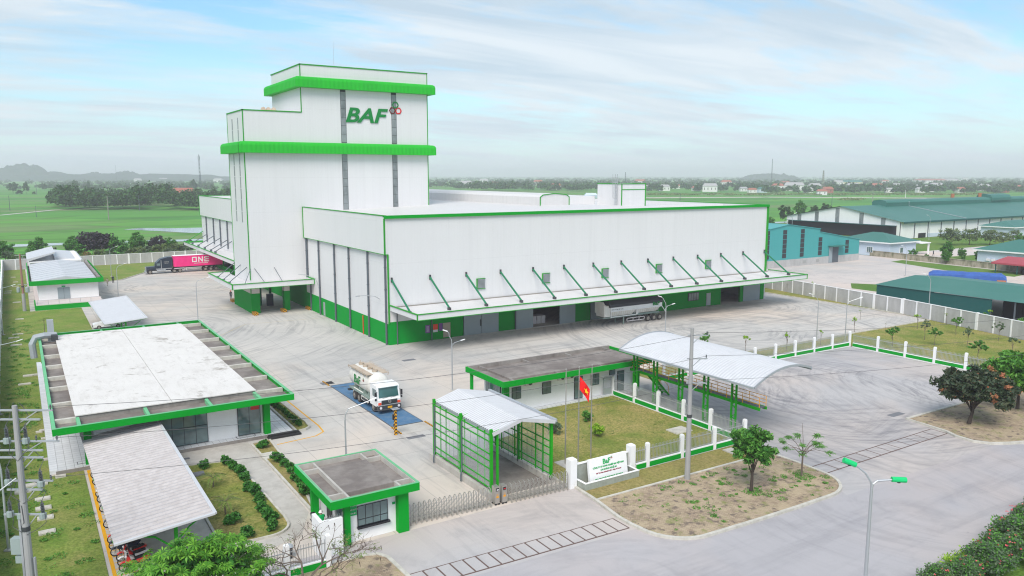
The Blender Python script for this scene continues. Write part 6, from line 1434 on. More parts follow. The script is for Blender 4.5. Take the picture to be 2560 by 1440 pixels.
# ================================================================= PEOPLE
def person(loc, rz, label, shirt, trousers, hat=None, stride=.25, scale=1.0, sit=False):
    t = thing('person', (loc[0], loc[1], loc[2] if len(loc) > 2 else 0), label, 'person', rz=rz)
    if not sit:
        J = {'pel': (0,0,.93), 'wai': (0,0,1.08), 'che': (0,.02,1.32), 'nec': (0,0,1.47), 'hed': (0,-.02,1.58), 'top': (0,-.01,1.70),
             'lh': (-.09,0,.90), 'lk': (-.10,-stride*.6,.50), 'la': (-.10,-stride*.7,.09), 'lt': (-.11,-stride*.7-.16,.04), 'rh': (.09,0,.90), 'rk': (.10,stride*.25,.50), 'ra': (.10,stride*.9,.10), 'rt': (.11,stride*.9-.16,.04),
             'ls': (-.19,0,1.40), 'le': (-.25,.08,1.13), 'lw': (-.26,-.02,.88), 'lf': (-.26,-.05,.77), 'rs': (.19,0,1.40), 're': (.25,-.02,1.13), 'rw': (.27,-.14,.90), 'rf': (.27,-.18,.79)}
    else:
        J = {'pel': (0,0,.80), 'wai': (0,-.02,.96), 'che': (0,-.08,1.20), 'nec': (0,-.10,1.35), 'hed': (0,-.13,1.46), 'top': (0,-.13,1.58),
             'lh': (-.10,0,.78), 'lk': (-.2,-.38,.72), 'la': (-.2,-.30,.30), 'lt': (-.2,-.46,.26), 'rh': (.10,0,.78), 'rk': (.2,-.38,.72), 'ra': (.2,-.30,.30), 'rt': (.2,-.46,.26),
             'ls': (-.19,-.08,1.28), 'le': (-.28,-.25,1.08), 'lw': (-.28,-.48,1.04), 'lf': (-.26,-.56,1.04), 'rs': (.19,-.08,1.28), 're': (.28,-.25,1.08), 'rw': (.28,-.48,1.04), 'rf': (.26,-.56,1.04)}
    rad_ = {'pel': .15, 'wai': .14, 'che': .165, 'nec': .06, 'hed': .098, 'top': .07, 'lh': .10, 'lk': .065, 'la': .045, 'lt': .035, 'ls': .075, 'le': .045, 'lw': .032, 'lf': .032}
    names = list(J); E_ = [('pel','wai'),('wai','che'),('che','nec'),('nec','hed'),('hed','top')]
    for s in 'lr': E_ += [('pel', s+'h'), (s+'h', s+'k'), (s+'k', s+'a'), (s+'a', s+'t'), ('che', s+'s'), (s+'s', s+'e'), (s+'e', s+'w'), (s+'w', s+'f')]
    me = bpy.data.meshes.new('body'); me.from_pydata([J[n] for n in names], [(names.index(a), names.index(b)) for a, b in E_], [])
    o = bpy.data.objects.new('body', me); COL.objects.link(o)
    md = o.modifiers.new('s', 'SKIN')
    for i, n in enumerate(names):
        r_ = rad_.get(n) or rad_['l' + n[1:]]
        me.skin_vertices[0].data[i].radius = (r_, r_ * (.72 if n in ('wai', 'che', 'pel') else 1)); me.skin_vertices[0].data[i].use_root = (n == 'pel')
    o.modifiers.new('u', 'SUBSURF').levels = 1
    dg = bpy.context.evaluated_depsgraph_get(); m2 = bpy.data.meshes.new_from_object(o.evaluated_get(dg)); bpy.data.objects.remove(o)
    for k in ('skin', shirt, trousers, 'black'): m2.materials.append(M[k])
    zs_ = J['pel'][2] + .03; zn = J['nec'][2]
    for p in m2.polygons:
        c = p.center; p.use_smooth = True
        leg = c.z < zs_ if not sit else (c.z < .86 and c.y < .2 and not (abs(c.x) > .22 and c.z > .9))
        if c.z > zn + .01: p.material_index = 3 if (c.z > J['hed'][2] + .03 and c.y > J['hed'][1] - .06) else 0
        elif (c - Vector(J['lf'])).length < .10 or (c - Vector(J['rf'])).length < .10: p.material_index = 0
        elif abs(c.x) > .17 and c.z > .7 and not sit: p.material_index = 1
        elif leg: p.material_index = 3 if c.z < J['la'][2] + .02 else 2
        else: p.material_index = 1
    bo = bpy.data.objects.new('body', m2); COL.objects.link(bo); bo.parent = t
    if hat: part(t, 'hat', MB().lathe((J['hed'][0], J['hed'][1], J['hed'][2] + .03), [(.16, 0), (.165, .02), (.115, .05), (.10, .12), (.04, .17)], 14), M[hat], local=True, smooth=True)
    part(t, 'face', MB().box(-.045, J['hed'][1]-.105, J['hed'][2]+.01, -.02, J['hed'][1]-.09, J['hed'][2]+.025).box(.02, J['hed'][1]-.105, J['hed'][2]+.01, .045, J['hed'][1]-.09, J['hed'][2]+.025).box(-.012, J['hed'][1]-.12, J['hed'][2]-.03, .012, J['hed'][1]-.09, J['hed'][2]+.005), M['skin'], local=True)
    t.scale = (scale,) * 3
    return t
person(G(269, 715), rad(200), 'person in beige work clothes walking away across the yard', 'beige', 'beige', None, .3)
person(G(283, 708), rad(160), 'person in a dark blue jacket standing by the kerb of the lawn', 'navy', 'black', None, .06)
person((34.0, 156.4), rad(-20), 'person with a red cap walking behind the left tower wall', 'darkmetal', 'navy', 'red', .3)
person(G(2333, 640), rad(60), 'person in dark clothes on the neighbouring road beyond the bungalows', 'navy', 'navy', None, .2)
person((15.75, 48.9, .03), rad(180), 'person in white helmet and green vest riding a motorbike in beside the gate house', 'letterg', 'navy', 'paper', 0, 1.0, True)
vest = MB().box(-.2, .06, .95, .2, .1, 1.08)
rb = dup(protos['navy'], (15.75, 49.55, 0), rad(-90) + PI, 'dark motorbike ridden in beside the gate house'); rb['group'] = 'motorbikes'

# ================================================================= LAMPS, POLES, CABLES
def lamp(px, py, rz, label, h=7.0, arm=1.6, two=False, loc=None):
    x, y = loc or G(px, py)
    t = thing('street_lamp', (x, y, 0), label, 'street lamp', 'grey street lamps round the mill yard', rz)
    part(t, 'column', MB().cyl((0,0,0), (0,0,h-1.1), .085, .055, 8).tube([(0,0,h-1.1), (.05,0,h-.7), (.3,0,h-.25), (arm*.6,0,h), (arm,0,h+.25)], .04, 6), M['galv'], local=True)
    part(t, 'base_plate', MB().box(-.2,-.2,0,.2,.2,.12), M['conc'], local=True)
    part(t, 'lamp_head', MB().beam((arm-.05,0,h+.24), (arm+.5,0,h+.42), .18, .08), M['wallwhite'], local=True)
    if two:
        part(t, 'low_arm', MB().tube([(0,0,h-1.9), (.1,-.1,h-1.5), (-.3,-.3,h-1.1), (-1.0,-.5,h-.9)], .035, 6), M['galv'], local=True)
        part(t, 'lamp_head', MB().beam((-.95,-.5,h-.9), (-1.4,-.7,h-.8), .16, .07), M['wallwhite'], local=True)
    return t
aR = rad(-32.3)
lamp(296, 741, aR, 'lamp post standing by the two people near the utility building', 6.3, 1.6)
lamp(279, 692, aR, 'lamp post on the lawn corner in front of the pines beyond the wall', 7, 1.6)
lamp(0, 0, aR, 'lamp post behind the far corner of the big office roof', 7, 1.9, loc=(24.1, 136))
lamp(8, 838, aR - .1, 'lamp post leaning in on the left lawn beside the brown pole', 7.4, 2.2)
lamp(0, 0, aR, 'lamp post on the left lawn beside the office exhaust duct', 7.4, 2.4, loc=(-3.0, 92))
lamp(22, 1377, aR + PI, 'lamp post on a square footing at the lower left edge', 6.6, .9)
lamp(0, 0, aR + .35, 'lamp post behind the gate house leaning towards the tanker', 6.3, 2.0, loc=(20.3, 56.4))
lamp(1131, 978, aR + PI, 'two armed lamp post before the left end of the warehouse front', 6.6, .5, True)
lamp(0, 0, aR + PI, 'two armed lamp post rising behind the barrel roof, in front of the parked trailer', 6.6, .7, True, loc=(77.2, 81))
lamp(2041, 851, aR + PI, 'lamp post behind the fence, left of two over the sapling lawn', 6.6, 1.0)
lamp(2112, 855, aR, 'lamp post behind the fence, right of the pair with arms turned away', 6.2, 1.7)
lamp(2320, 794, aR + PI, 'lamp post beside the perimeter wall in front of the green shed', 7.2, .9)
lamp(0, 0, aR + PI, 'lamp post far back on the neighbouring yard by the tarpaulin', 7.0, 1.0, loc=G(2263, 690))
lamp(2322, 600, aR + PI, 'lamp post in front of the white side of the big green roof', 9.0, 1.0); lamp(2100, 640, aR, 'two headed lamp post behind the teal warehouse roof', 12, .8, True, loc=(205, 160))
rl = thing('double_street_lamp', (G(2150, 1640)[0], G(2150, 1640)[1], 0), 'tall double street lamp with bright green lamp shells in the road foreground', 'street lamp', rz=aR)
H_ = 8.9
part(rl, 'column', MB().cyl((0,0,0), (0,0,H_), .12, .065, 10), M['galv'], local=True)
part(rl, 'arm', MB().tube([(0,0,H_-.05), (-.06,0,H_+.3), (-.35,0,H_+.75), (-.9,.0,H_+1.2)], .05, 6), M['galv'], local=True)
part(rl, 'arm', MB().tube([(0,0,H_-.05), (.05,0,H_+.2), (.25,0,H_+.36), (1.0,0,H_+.42)], .05, 6), M['galv'], local=True)
for (a, b) in (((-.85, 0, H_+1.17), (-1.45, 0, H_+1.42)), ((.95, 0, H_+.44), (1.65, 0, H_+.40))):
    hd = part(rl, 'lamp_head', MB().cyl(a, b, .13, .14, 10), M['lampgreen'], local=True)
    c = (Vector(a) + Vector(b)) / 2; part(hd, 'lamp_glass', MB().cyl(c - Vector((0,0,.16)), c - Vector((0,0,.08)), .08, .11, 8), M['darkmetal'], local=True)

def concrete_pole(x, y, h, label, arms, rz=0, mat='poleconc'):
    t = thing('power_pole', (x, y, 0), label, 'power pole', None, rz)
    part(t, 'pole_shaft', MB().cyl((0,0,0), (0,0,h), .23, .13, 12), M[mat], local=True)
    part(t, 'clamp', MB().cyl((0,0,h*.42), (0,0,h*.42+.25), .215, .21, 12), M['darkmetal'], local=True)
    for (z, a, b, ins) in arms:
        o = part(t, 'crossarm', MB().beam((a,.14,z), (b,.14,z), .09, .09).beam((0,.14,z-.75), (b*.6,.14,z), .05), M['galv'], local=True)
        for q in ins: part(o, 'insulator', MB().lathe((q, .14, z+.05), [(.03,0), (.03,.08), (.07,.1), (.03,.14), (.07,.18), (.03,.22), (.05,.26)], 8), M['porcelain'], local=True)
    return t
pa_ = concrete_pole(43.43, 42.62, 12.3, 'tall grey concrete power pole on the brick island by the lawn fence', [(11.7, -.3, 1.3, (1.2,)), (9.85, -.3, 1.3, (1.2,)), (7.9, -.3, 1.3, (1.2,)), (8.3, -.3, .3, ())], aR)
pb_ = concrete_pole(-.9, 47.6, 12.0, 'concrete power pole crowded with switchgear in the left foreground', [(11.7, -1.5, 1.9, (-1.4, 1.8)), (11.2, -.9, 1.2, ()), (10.0, -1.0, 2.1, (2.0, .9)), (9.5, -1.2, 1.2, (-1.1,)), (9.1, -1.3, 1.2, ()), (7.8, -.8, 1.6, (1.5,)), (7.3, -.9, 1.0, ()), (5.9, -1.2, 1.0, ())], aR)
for (x, z) in ((-.75, 8.0), (1.0, 7.9), (-.8, 6.2), (-.25, 6.1), (.95, 6.1), (-.6, 10.3), (.4, 10.3)):
    big = z < 7; o = part(pb_, 'surge_arrester', MB().lathe((x, .05, z-.4), [(.16, 0), (.18, .02), (.18, .3), (.08, .34)], 10), M['equip'], local=True)
    part(o, 'bushing', MB().lathe((x, .05, z-.05), [(.05,0)] + [q for k in range(6) for q in ((.11, .04+k*.09), (.05, .08+k*.09))] + [(.03, .66)], 8), M['porcelain'], local=True)
    part(pb_, 'jumper_cable', MB().tube([(x, .05, z+.6), (x+.1, .3, z+1.0), (x*.6, .35, z+1.5), (x*.3, .2, z+1.8)], .018, 5), M['wire'], local=True)
    part(pb_, 'jumper_cable', MB().tube([(x, .05, z+.6), (x+.25, -.2, z+.4), (x+.3, -.2, z-.5), (x*.8, -.1, z-.9), (0, -.15, z-1.3)], .018, 5), M['wire'], local=True)
part(pb_, 'meter_box', MB().box(-1.0, .1, 3.6, -.4, .5, 4.5).box(-.8, .1, 3.1, -.4, .4, 3.5), M['equip'], local=True)
part(pb_, 'cable_duct', MB().box(-.36, -.05, 0, -.24, .07, 6).box(.27, -.05, 0, .36, .07, 3.5), M['galv'], local=True)
part(pb_, 'switch_rod', MB().cyl((-.1, -.25, 8.1), (-1.5, -.9, 7.0), .04, n=6), M['galv'], local=True)
px_, py_ = G(62, 778)
pc_ = concrete_pole(px_, py_, 10.3, 'rusty brown power pole with a concrete foot by the utility building', [(10.0, -1.0, 1.0, (-.9, 0, .9)), (9.5, -.8, .8, ()), (8.0, -.6, .6, ()), (4.8, -.9, .9, ())], aR, 'rustp')
part(pc_, 'transformer', MB().lathe((.8, 0, 3.4), [(.3, 0), (.35, .05), (.35, .9), (.2, 1.0)], 10).lathe((-.8, 0, 3.4), [(.25, 0), (.28, .05), (.28, .8), (.2, .9)], 10), M['equip'], local=True)
part(pc_, 'concrete_foot', MB().cyl((0,0,0), (0,0,3.2), .3, .26, 12), M['poleconc'], local=True)
M['strutr'] = M['soil']
def cable(a, b, sag, label, r=.013):
    A, B = Vector(a), Vector(b); n = 26; pts = []
    for k in range(n+1):
        t = k/n; p = A.lerp(B, t); p.z -= sag * 4 * t * (1-t); pts.append(p)
    solo('overhead_cable', MB().tube(pts, r, 4), M['wire'], label, 'cable', 'overhead cables between the poles')
def polep(x, y, z, q): return (x + q*math.cos(aR), y + q*math.sin(aR), z)
for k, (zl, ql, zr_, qr) in enumerate(((11.95, 1.8, 11.95, 1.2), (10.25, 2.0, 10.1, 1.2), (8.05, 1.5, 8.15, 1.2))):
    nm = ('uppermost', 'middle', 'lowest')[k]
    cable(polep(-.9, 47.6, zl, ql), polep(43.43, 42.62, zr_, qr), .9, nm + ' cable from the crowded left pole to the island pole')
    cable(polep(43.43, 42.62, zr_, qr), (150, 30, zr_ + .6), 2.4, nm + ' cable running right from the island pole')

# flagpoles and flag
for k, (px, py) in enumerate(((1424, 1142), (1453, 1142), (1482, 1136))):
    x, y = 37.2 + 1.35*k, 50.5
    t = thing('flagpole', (x, y, 0), ('bare steel flagpole nearest the gate', 'middle steel flagpole carrying the red flag', 'bare steel flagpole right of the flag')[k], 'flagpole', 'three flagpoles on the lawn')
    part(t, 'pole_shaft', MB().cyl((0,0,0), (0,0,4.4), .06, n=8).cyl((0,0,4.4), (0,0,8.1), .045, .035, 8), M['steel'], local=True); part(t, 'finial', MB().lathe((0,0,8.1), [(.02,0), (.07,.05), (.07,.1), (.02,.15)], 8), M['steel'], local=True)
struct('flag_slab', MB().box(36.6, 49.6, .02, 38.4, 51.3, .09), M['conc'])
fx_, fy_ = 37.2 + 1.35, 50.5
fl = thing('national_flag', (fx_, fy_, 7.4), 'limp red flag with a yellow star hanging from the middle flagpole', 'flag')
vs = []; nu, nv = 12, 10
for i in range(nu+1):
    for j in range(nv+1):
        u, v = i/nu, j/nv
        vs.append((.06 + u*.85 - v*u*.1, .10*math.sin(u*9 + v*2)*(.3+u), -v*1.1 - u*1.15 + .08*math.sin(v*6+u*3)))
fs = [(i*(nv+1)+j, (i+1)*(nv+1)+j, (i+1)*(nv+1)+j+1, i*(nv+1)+j+1) for i in range(nu) for j in range(nv)]
vs += [(x, y+.015, z) for x, y, z in vs]; m = (nu+1)*(nv+1); fs += [(d+m, c+m, b+m, a+m) for a, b, c, d in fs]
fo = part(fl, 'cloth', MB().raw(vs, fs), M['flag'], local=True, smooth=True); fl.rotation_euler = (0, 0, aR)
st = [(.27*(1 if k % 2 == 0 else .42)*math.sin(PI*k/5), .27*(1 if k % 2 == 0 else .42)*math.cos(PI*k/5)) for k in range(10)]
part(fo, 'star', MB().raw([(.6 + a*.75, -.14, -1.25 + b*1.0 - a*.8) for a, b in st] + [(.6 + a*.75, .16, -1.25 + b*1.0 - a*.8) for a, b in st], [tuple(range(10)), tuple(range(10, 20))[::-1]]), M['star'], local=True)

# slabs, hatches and covers lying in the grass
def slab(px, py, w, d, label, rz=0, m='kerb', z=.03, grp='concrete covers in the grass'):
    x, y = G(px, py); o = solo('concrete_cover', MB().box(-w/2, -d/2, 0, w/2, d/2, .12).box(-w/2+.08, -d/2+.08, .12, w/2-.08, d/2-.08, .15), M[m], label, 'concrete cover', grp); o.location = (x, y, z); o.rotation_euler = (0, 0, rz)
nms = ['nearest the roof shed corner', 'second up the row', 'third up the row', 'furthest of the row of four']
for k, (px, py) in enumerate(((118, 1333), (114, 1297), (109, 1273), (107, 1250))): slab(px, py, 1.0, .62, 'pale block cover on the left lawn, ' + ['nearest of a row of four', 'second nearest of a row of four', 'third of a row of four', 'furthest of a row of four'][k])
for (px, py, w, d, s) in ((152, 1193, .75, .5, 'small hollow block cover at the corner of the white plinth'), (118, 1150, .6, .4, 'small block cover midway along the plinth'), (112, 1098, .6, .4, 'small block cover near the switchgear pole top'), (98, 1082, .55, .4, 'left one of two small block covers close together'), (106, 1078, .5, .35, 'right one of two small block covers close together'),
    (92, 1213, 1.5, .7, 'long grey cover by the foot of the power pole'), (58, 1232, 1.1, .6, 'brown cover slab half hidden by the power pole'), (78, 940, 1.7, .7, 'wide grey hatch beside the office plinth'), (62, 962, 1.3, .5, 'grey hatch below the wide one'), (41, 864, 1.4, .5, 'pale slab on the lawn beside the exhaust duct'), (35, 846, 1.4, .4, 'pinkish slab by the second left lamp head'),
    (45, 837, 1.4, .4, 'pinkish slab above its neighbour near the lamp'), (49, 799, 1.2, .4, 'thin pale slab on the lawn before the office'), (42, 757, 1.3, .6, 'pale slab by the brown pole foot'), (19, 734, 1.3, .4, 'pale slab left of the brown pole'), (21, 729, 1.2, .4, 'pale slab just beyond its twin'), (39, 717, 1.3, .4, 'slab between the pole and the wall'),
    (39, 706, 1.0, .3, 'slab near the far end of the left lawn'), (33, 694, 1.0, .3, 'last slab before the rear wall')): slab(px, py, w, d, s)
slab(1698, 1078, 2.0, 1.5, 'square cover in the right part of the big lawn'); slab(1836, 1130, 1.7, 1.2, 'square cover in the strip outside the fence', m='conc', z=.08)
slab(490, 1190, 1.3, .9, 'dark grated pit in the garden bed', m='darkslab', z=.05); slab(672, 1142, 1.2, 1.5, 'pair of stepping slabs across the narrow garden strip', z=.04); slab(465, 1147, .6, .4, 'small dark drain by the office plinth', m='darkslab', z=-.1)
for (px, py, w, d) in ((1022, 900, 1.9, 1.0), (818, 958, 1.6, 1.4), (2240, 1036, 2.2, .9), (1040, 1092, 1.9, .8)): slab(px, py, w, d, {1022: 'steel drain cover in the yard beyond the tanker', 818: 'grey plate at the far end of the weighbridge', 2240: 'drain cover near the tip of the right island', 1040: 'dark plate at the near end of the weighbridge'}[px], m='darkslab', z=-.14, grp='drain plates in the paving')
bn = thing('litter_bin', G(724, 1394) + (0,), 'small black bin behind the railings at the foot of the picture', 'bin')
part(bn, 'bin_body', MB().lathe((0,0,0), [(.18, 0), (.24, .05), (.26, .75)], 10), M['blackgloss'], local=True); part(bn, 'bin_lid', MB().lathe((0,0,.75), [(.27, 0), (.2, .12), (.05, .16)], 10), M['greym'], local=True)

# ================================================================= VEGETATION
def leaf_arrays(C, size, rng, elong=1.7, flat=0.35, nrm=None):
    """rhombic leaves at centres C (N,3); returns vertex array (4N,3)"""
    N = len(C); s = size * rng.uniform(.65, 1.35, (N, 1))
    n = rng.normal(size=(N, 3)); n[:, 2] = np.abs(n[:, 2]) + flat
    if nrm is not None: n = n * .6 + nrm
    n /= np.linalg.norm(n, axis=1, keepdims=True)
    a = np.cross(n, rng.normal(size=(N, 3))); a /= np.linalg.norm(a, axis=1, keepdims=True) + 1e-9
    b = np.cross(n, a)
    return np.stack([C - a*s*elong/2, C - b*s*.5, C + a*s*elong/2 + n*s*-.15, C + b*s*.5], axis=1).reshape(-1, 3)
def leaf_mesh(name, V, mat_, second=None, frac=0.0, rng=None):
    me = bpy.data.meshes.new(name); n = len(V); f = n // 4
    me.vertices.add(n); me.vertices.foreach_set('co', V.astype(np.float32).ravel())
    me.loops.add(n); me.loops.foreach_set('vertex_index', np.arange(n, dtype=np.int32))
    me.polygons.add(f); me.polygons.foreach_set('loop_start', np.arange(0, n, 4, dtype=np.int32)); me.polygons.foreach_set('loop_total', np.full(f, 4, dtype=np.int32))
    me.materials.append(mat_)
    if second is not None:
        me.materials.append(second); me.polygons.foreach_set('material_index', (rng.random(f) < frac).astype(np.int32))
    me.update(calc_edges=True); return me
def crown_points(rng, c, r, nc, per, cr, shell=.55, bottom=-.6):
    """clumps spread through an ellipsoid; leaves gaussian within a clump"""
    pts = []; cl = []
    while len(cl) < nc:
        d = rng.normal(size=3); d /= np.linalg.norm(d)
        if d[2] < bottom: continue
        k = (shell + (1-shell) * rng.random()) * rng.uniform(.8, 1.08)
        cl.append(np.array(c) + d * np.array(r) * k)
    for p in cl:
        k = int(per * rng.uniform(.6, 1.4)); d = rng.normal(size=(k, 3)); d /= np.linalg.norm(d, axis=1, keepdims=True)
        pts.append(p + d * (rng.random((k, 1)) ** .5) * cr * np.array([1, 1, .7]))
    return np.concatenate(pts), cl
def trunk_mb(h, r, cl, rng, lean=(0, 0), bend=.1, nl=7, split=.45, rl=.35):
    mb = MB(); top = Vector((lean[0], lean[1], h)); mid = Vector((lean[0]*.5 + rng.uniform(-bend, bend), lean[1]*.5 + rng.uniform(-bend, bend), h*.5))
    pts = [Vector((0,0,-.05)), mid*.5 + Vector((0,0,0)), mid, top]; pts[1].z = h*.25
    mb.tube(pts, r, 8, r*.55)
    idx = rng.choice(len(cl), min(nl, len(cl)), replace=False) if len(cl) else []
    for i in idx:
        e_ = Vector(cl[i]); t0 = rng.uniform(split, 1.0); s_ = Vector((0,0,0)).lerp(top, t0) if t0 > .5 else mid.lerp(top, max(0, (t0-.5)*2))
        s_.z = h * max(t0, .5); m_ = s_.lerp(e_, .5) + Vector((0, 0, .12*(e_-s_).length))
        mb.tube([s_, m_, e_], r*rl, 5, r*.08)
    return mb
def tree(name, loc, label, cat, group, h, r, cc, cr_, leaf, ls, nc, per, clr, bark='bark', seed=1, lean=(0, 0), second=None, frac=0, shell=.55, bottom=-.6, nl=8, rz=0, elong=1.7):
    rng = np.random.default_rng(seed); P_, cl = crown_points(rng, cc, cr_, nc, per, clr, shell, bottom)
    t = thing(name, loc, label, cat, group, rz)
    part(t, 'trunk', trunk_mb(h, r, cl, rng, lean, nl=nl), M[bark], local=True)
    me = leaf_mesh('crown', leaf_arrays(P_, ls, rng, elong), L[leaf], L[second] if second else None, frac, rng)
    o = bpy.data.objects.new('crown', me); COL.objects.link(o); o.parent = t
    return t
def rosettes(rng, pts, n, size):
    """whorls of long leaflets"""
    out = []
    for p in pts:
        k = n + rng.integers(-2, 3); up = np.array([rng.normal()*.35, rng.normal()*.35, 1]); up /= np.linalg.norm(up)
        a = np.cross(up, [1, 0, .1]); a /= np.linalg.norm(a); b = np.cross(up, a); ph = rng.uniform(0, 6)
        s = size * rng.uniform(.75, 1.25)
        for i in range(k):
            t = ph + 2*np.pi*i/k; d = a*np.cos(t) + b*np.sin(t); w = -a*np.sin(t) + b*np.cos(t)
            tip = p + d*s + up*s*rng.uniform(-.35, .1); m = p + d*s*.6 + up*s*.12
            out += [p + d*s*.05, m - w*s*.13, tip, m + w*s*.13]
    return np.array(out)

# foreground bright tree with whorled leaves
def fg_tree(loc, label, h, cc, cr_, n, size, leafm, seed, name='umbrella_tree', lean=(0,0), tr=.13):
    rng = np.random.default_rng(seed); P_, cl = crown_points(rng, cc, cr_, n, 5, size*1.3, .6, -.35)
    t = thing(name, loc, label, 'tree')
    part(t, 'trunk', trunk_mb(h, tr, cl, rng, lean, nl=16), M['bark'], local=True)
    me = leaf_mesh('crown', rosettes(rng, P_, 9, size), L[leafm]); o = bpy.data.objects.new('crown', me); COL.objects.link(o); o.parent = t
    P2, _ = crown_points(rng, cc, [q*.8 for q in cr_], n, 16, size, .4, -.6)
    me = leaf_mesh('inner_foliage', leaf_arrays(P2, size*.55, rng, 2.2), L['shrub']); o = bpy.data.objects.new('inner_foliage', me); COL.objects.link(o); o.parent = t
    return t
fg_tree((6.4, 40.4, 0), 'bright green tree with whorled leaves in front of the motorbike shelter', 2.6, (0, 0, 3.6), (3.9, 3.3, 2.0), 150, .36, 'bright', 3)
# leafless spreading tree beside it
rng = np.random.default_rng(12)
bt_ = thing('bare_tree', (12.2, 41.3, 0), 'nearly leafless spreading tree with thin branches before the gate house', 'tree')
mb = MB(); tips = []
def grow(p, d, l, r, depth):
    d = d.normalized(); m = p + d*l*.5 + Vector(rng.normal(size=3))*l*.06; e_ = p + d*l + Vector(rng.normal(size=3))*l*.08
    mb.tube([p, m, e_], r, 5 if depth < 2 else 4, r*.62)
    if depth >= 6 or l < .3: tips.append(e_); return
    for k in range(2 if rng.random() < .62 else 3):
        nd = d*1.0 + Vector(rng.normal(size=3))*.55; nd.z = nd.z*.8 + .10; grow(e_, nd, l*rng.uniform(.62, .88), r*.62, depth+1)
for k in range(5):
    a = k*1.25 + .3; grow(Vector((.1*math.cos(a), .1*math.sin(a), .9)), Vector((math.cos(a)*1.0, math.sin(a)*.9, .85)), 1.35, .085, 1)
mb.tube([(0,0,-.1), (.05,0,.5), (0,0,1.0)], .16, 8, .12)
part(bt_, 'branches', mb, M['bark'], local=True)
sel = [tips[i] for i in rng.choice(len(tips), min(46, len(tips)), replace=False)]
P_ = np.concatenate([np.array(s) + rng.normal(size=(26, 3))*np.array([.20, .20, .07]) for s in sel])
o = bpy.data.objects.new('feathery_leaves', leaf_mesh('feathery_leaves', leaf_arrays(P_, .055, rng, 2.4), L['olive'])); COL.objects.link(o); o.parent = bt_
mb = MB()
for i in rng.choice(len(tips), 26, replace=False): p = tips[i]; mb.tube([p, p + Vector((.02, 0, -.12)), p + Vector((.05, 0, -.28))], .025, 4, .012)
part(bt_, 'seed_pods', mb, M['barkd'], local=True)

tree('mango_tree', (45.75, 38.2, .1), 'small full crowned green tree on the brick island beside the power pole', 'tree', None, 2.4, .14, (.1, 0, 3.5), (1.95, 1.95, 2.05), 'mid', .155, 50, 105, .46, 'barkd', 5, (.1, 0), 'shrub', .35, .35, nl=14, elong=2.4)
rng = np.random.default_rng(21)
sp = thing('sparse_tree', (51.6, 38.15, .1), 'thin tree with a few drooping leaf tufts at the tip of the brick island', 'tree')
mb = MB().tube([(0,0,-.1), (.02,0,1.0), (.05,0,1.9)], .08, 7, .06); tp_ = []
for k in range(11):
    a = k*.57*PI*.7; rr_ = rng.uniform(.6, 2.0); e_ = Vector((rr_*math.cos(a), rr_*math.sin(a), rng.uniform(2.1, 3.7))); tp_.append(e_)
    s_ = Vector((.05, 0, rng.uniform(1.6, 2.1))); mb.tube([s_, s_.lerp(e_, .5) + Vector((0,0,.2)), e_], .035, 5, .012)
mb.tube([(.05,0,1.9), (.1,.1,3.0), (-.1,.1,4.4)], .04, 5, .01)
part(sp, 'trunk', mb, M['bark'], local=True)
pts = np.concatenate([np.array(e_) + rng.normal(size=(9, 3))*np.array([.16, .16, .08]) for e_ in tp_])
o = bpy.data.objects.new('leaf_tufts', leaf_mesh('leaf_tufts', rosettes(rng, pts, 8, .26), L['mid'])); COL.objects.link(o); o.parent = sp
tree('dark_tree', (76.6, 38.1, .1), 'broad dark leaved tree with rusty red new shoots on the right island', 'tree', None, 2.0, .22, (1.0, 0, 3.35), (3.8, 3.5, 2.0), 'dark', .22, 130, 95, .62, 'barkd', 8, (.7, 0), 'red', .02, .45, -.5, 16, elong=2.4)
rng = np.random.default_rng(9)
dt = [o for o in COL.objects if o.name.startswith('dark_tree')][0]
P_, _ = crown_points(rng, (1.0, 0, 3.35), (3.9, 3.6, 2.05), 20, 26, .26, .92, -.5)
o = bpy.data.objects.new('red_shoots', leaf_mesh('red_shoots', leaf_arrays(P_, .2, rng, 2.4), L['red'])); COL.objects.link(o); o.parent = dt
tree('green_tree', (85.8, 38.0, .1), 'light green tree leaning in at the right edge behind the dark one', 'tree', None, 2.6, .2, (0, 0, 3.8), (3.6, 3.2, 2.4), 'mid', .24, 110, 95, .7, 'barkd', 15, (0, 0), 'bright', .3, .5, nl=14, elong=2.2)

# saplings in the lawn on the right: (base px, py, height, crown radius, kind)
SAP = [(1863, 881, 2.6, .55, 'a'), (1965, 878, 2.9, .4, 'a'), (2051, 864, 2.6, .3, 'a'), (2136, 831, 2.6, .45, 'a'), (2213, 837, 2.4, .1, 'n'), (2231, 866, 2.9, .95, 'c'), (2293, 823, 2.7, .5, 'a'), (2311, 850, 2.9, .95, 'b'), (2336, 864, 2.5, 1.0, 'c'),
       (2366, 812, 2.3, .35, 'n'), (2390, 837, 2.8, .85, 'c'), (2417, 869, 2.9, .85, 'b'), (2443, 909, 3.0, 1.25, 'c'), (2453, 824, 2.8, .9, 'c'), (2474, 807, 2.5, .35, 'a'), (2495, 853, 2.8, .95, 'b'), (2529, 888, 2.6, .8, 'b'), (2554, 839, 3.0, .9, 'c'),
       (2167, 762, 2.5, .6, 'a'), (2093, 752, 2.5, .3, 'a'), (1967, 731, 2.3, .15, 'n'), (2031, 737, 2.9, .4, 'a'), (2243, 773, 2.5, .25, 'n'), (2399, 779, 2.6, .6, 'a'), (2318, 775, 2.9, .45, 'a'), (1757, 884, 3.0, .75, 'c'), (2150, 800, 2.2, .2, 'n')]
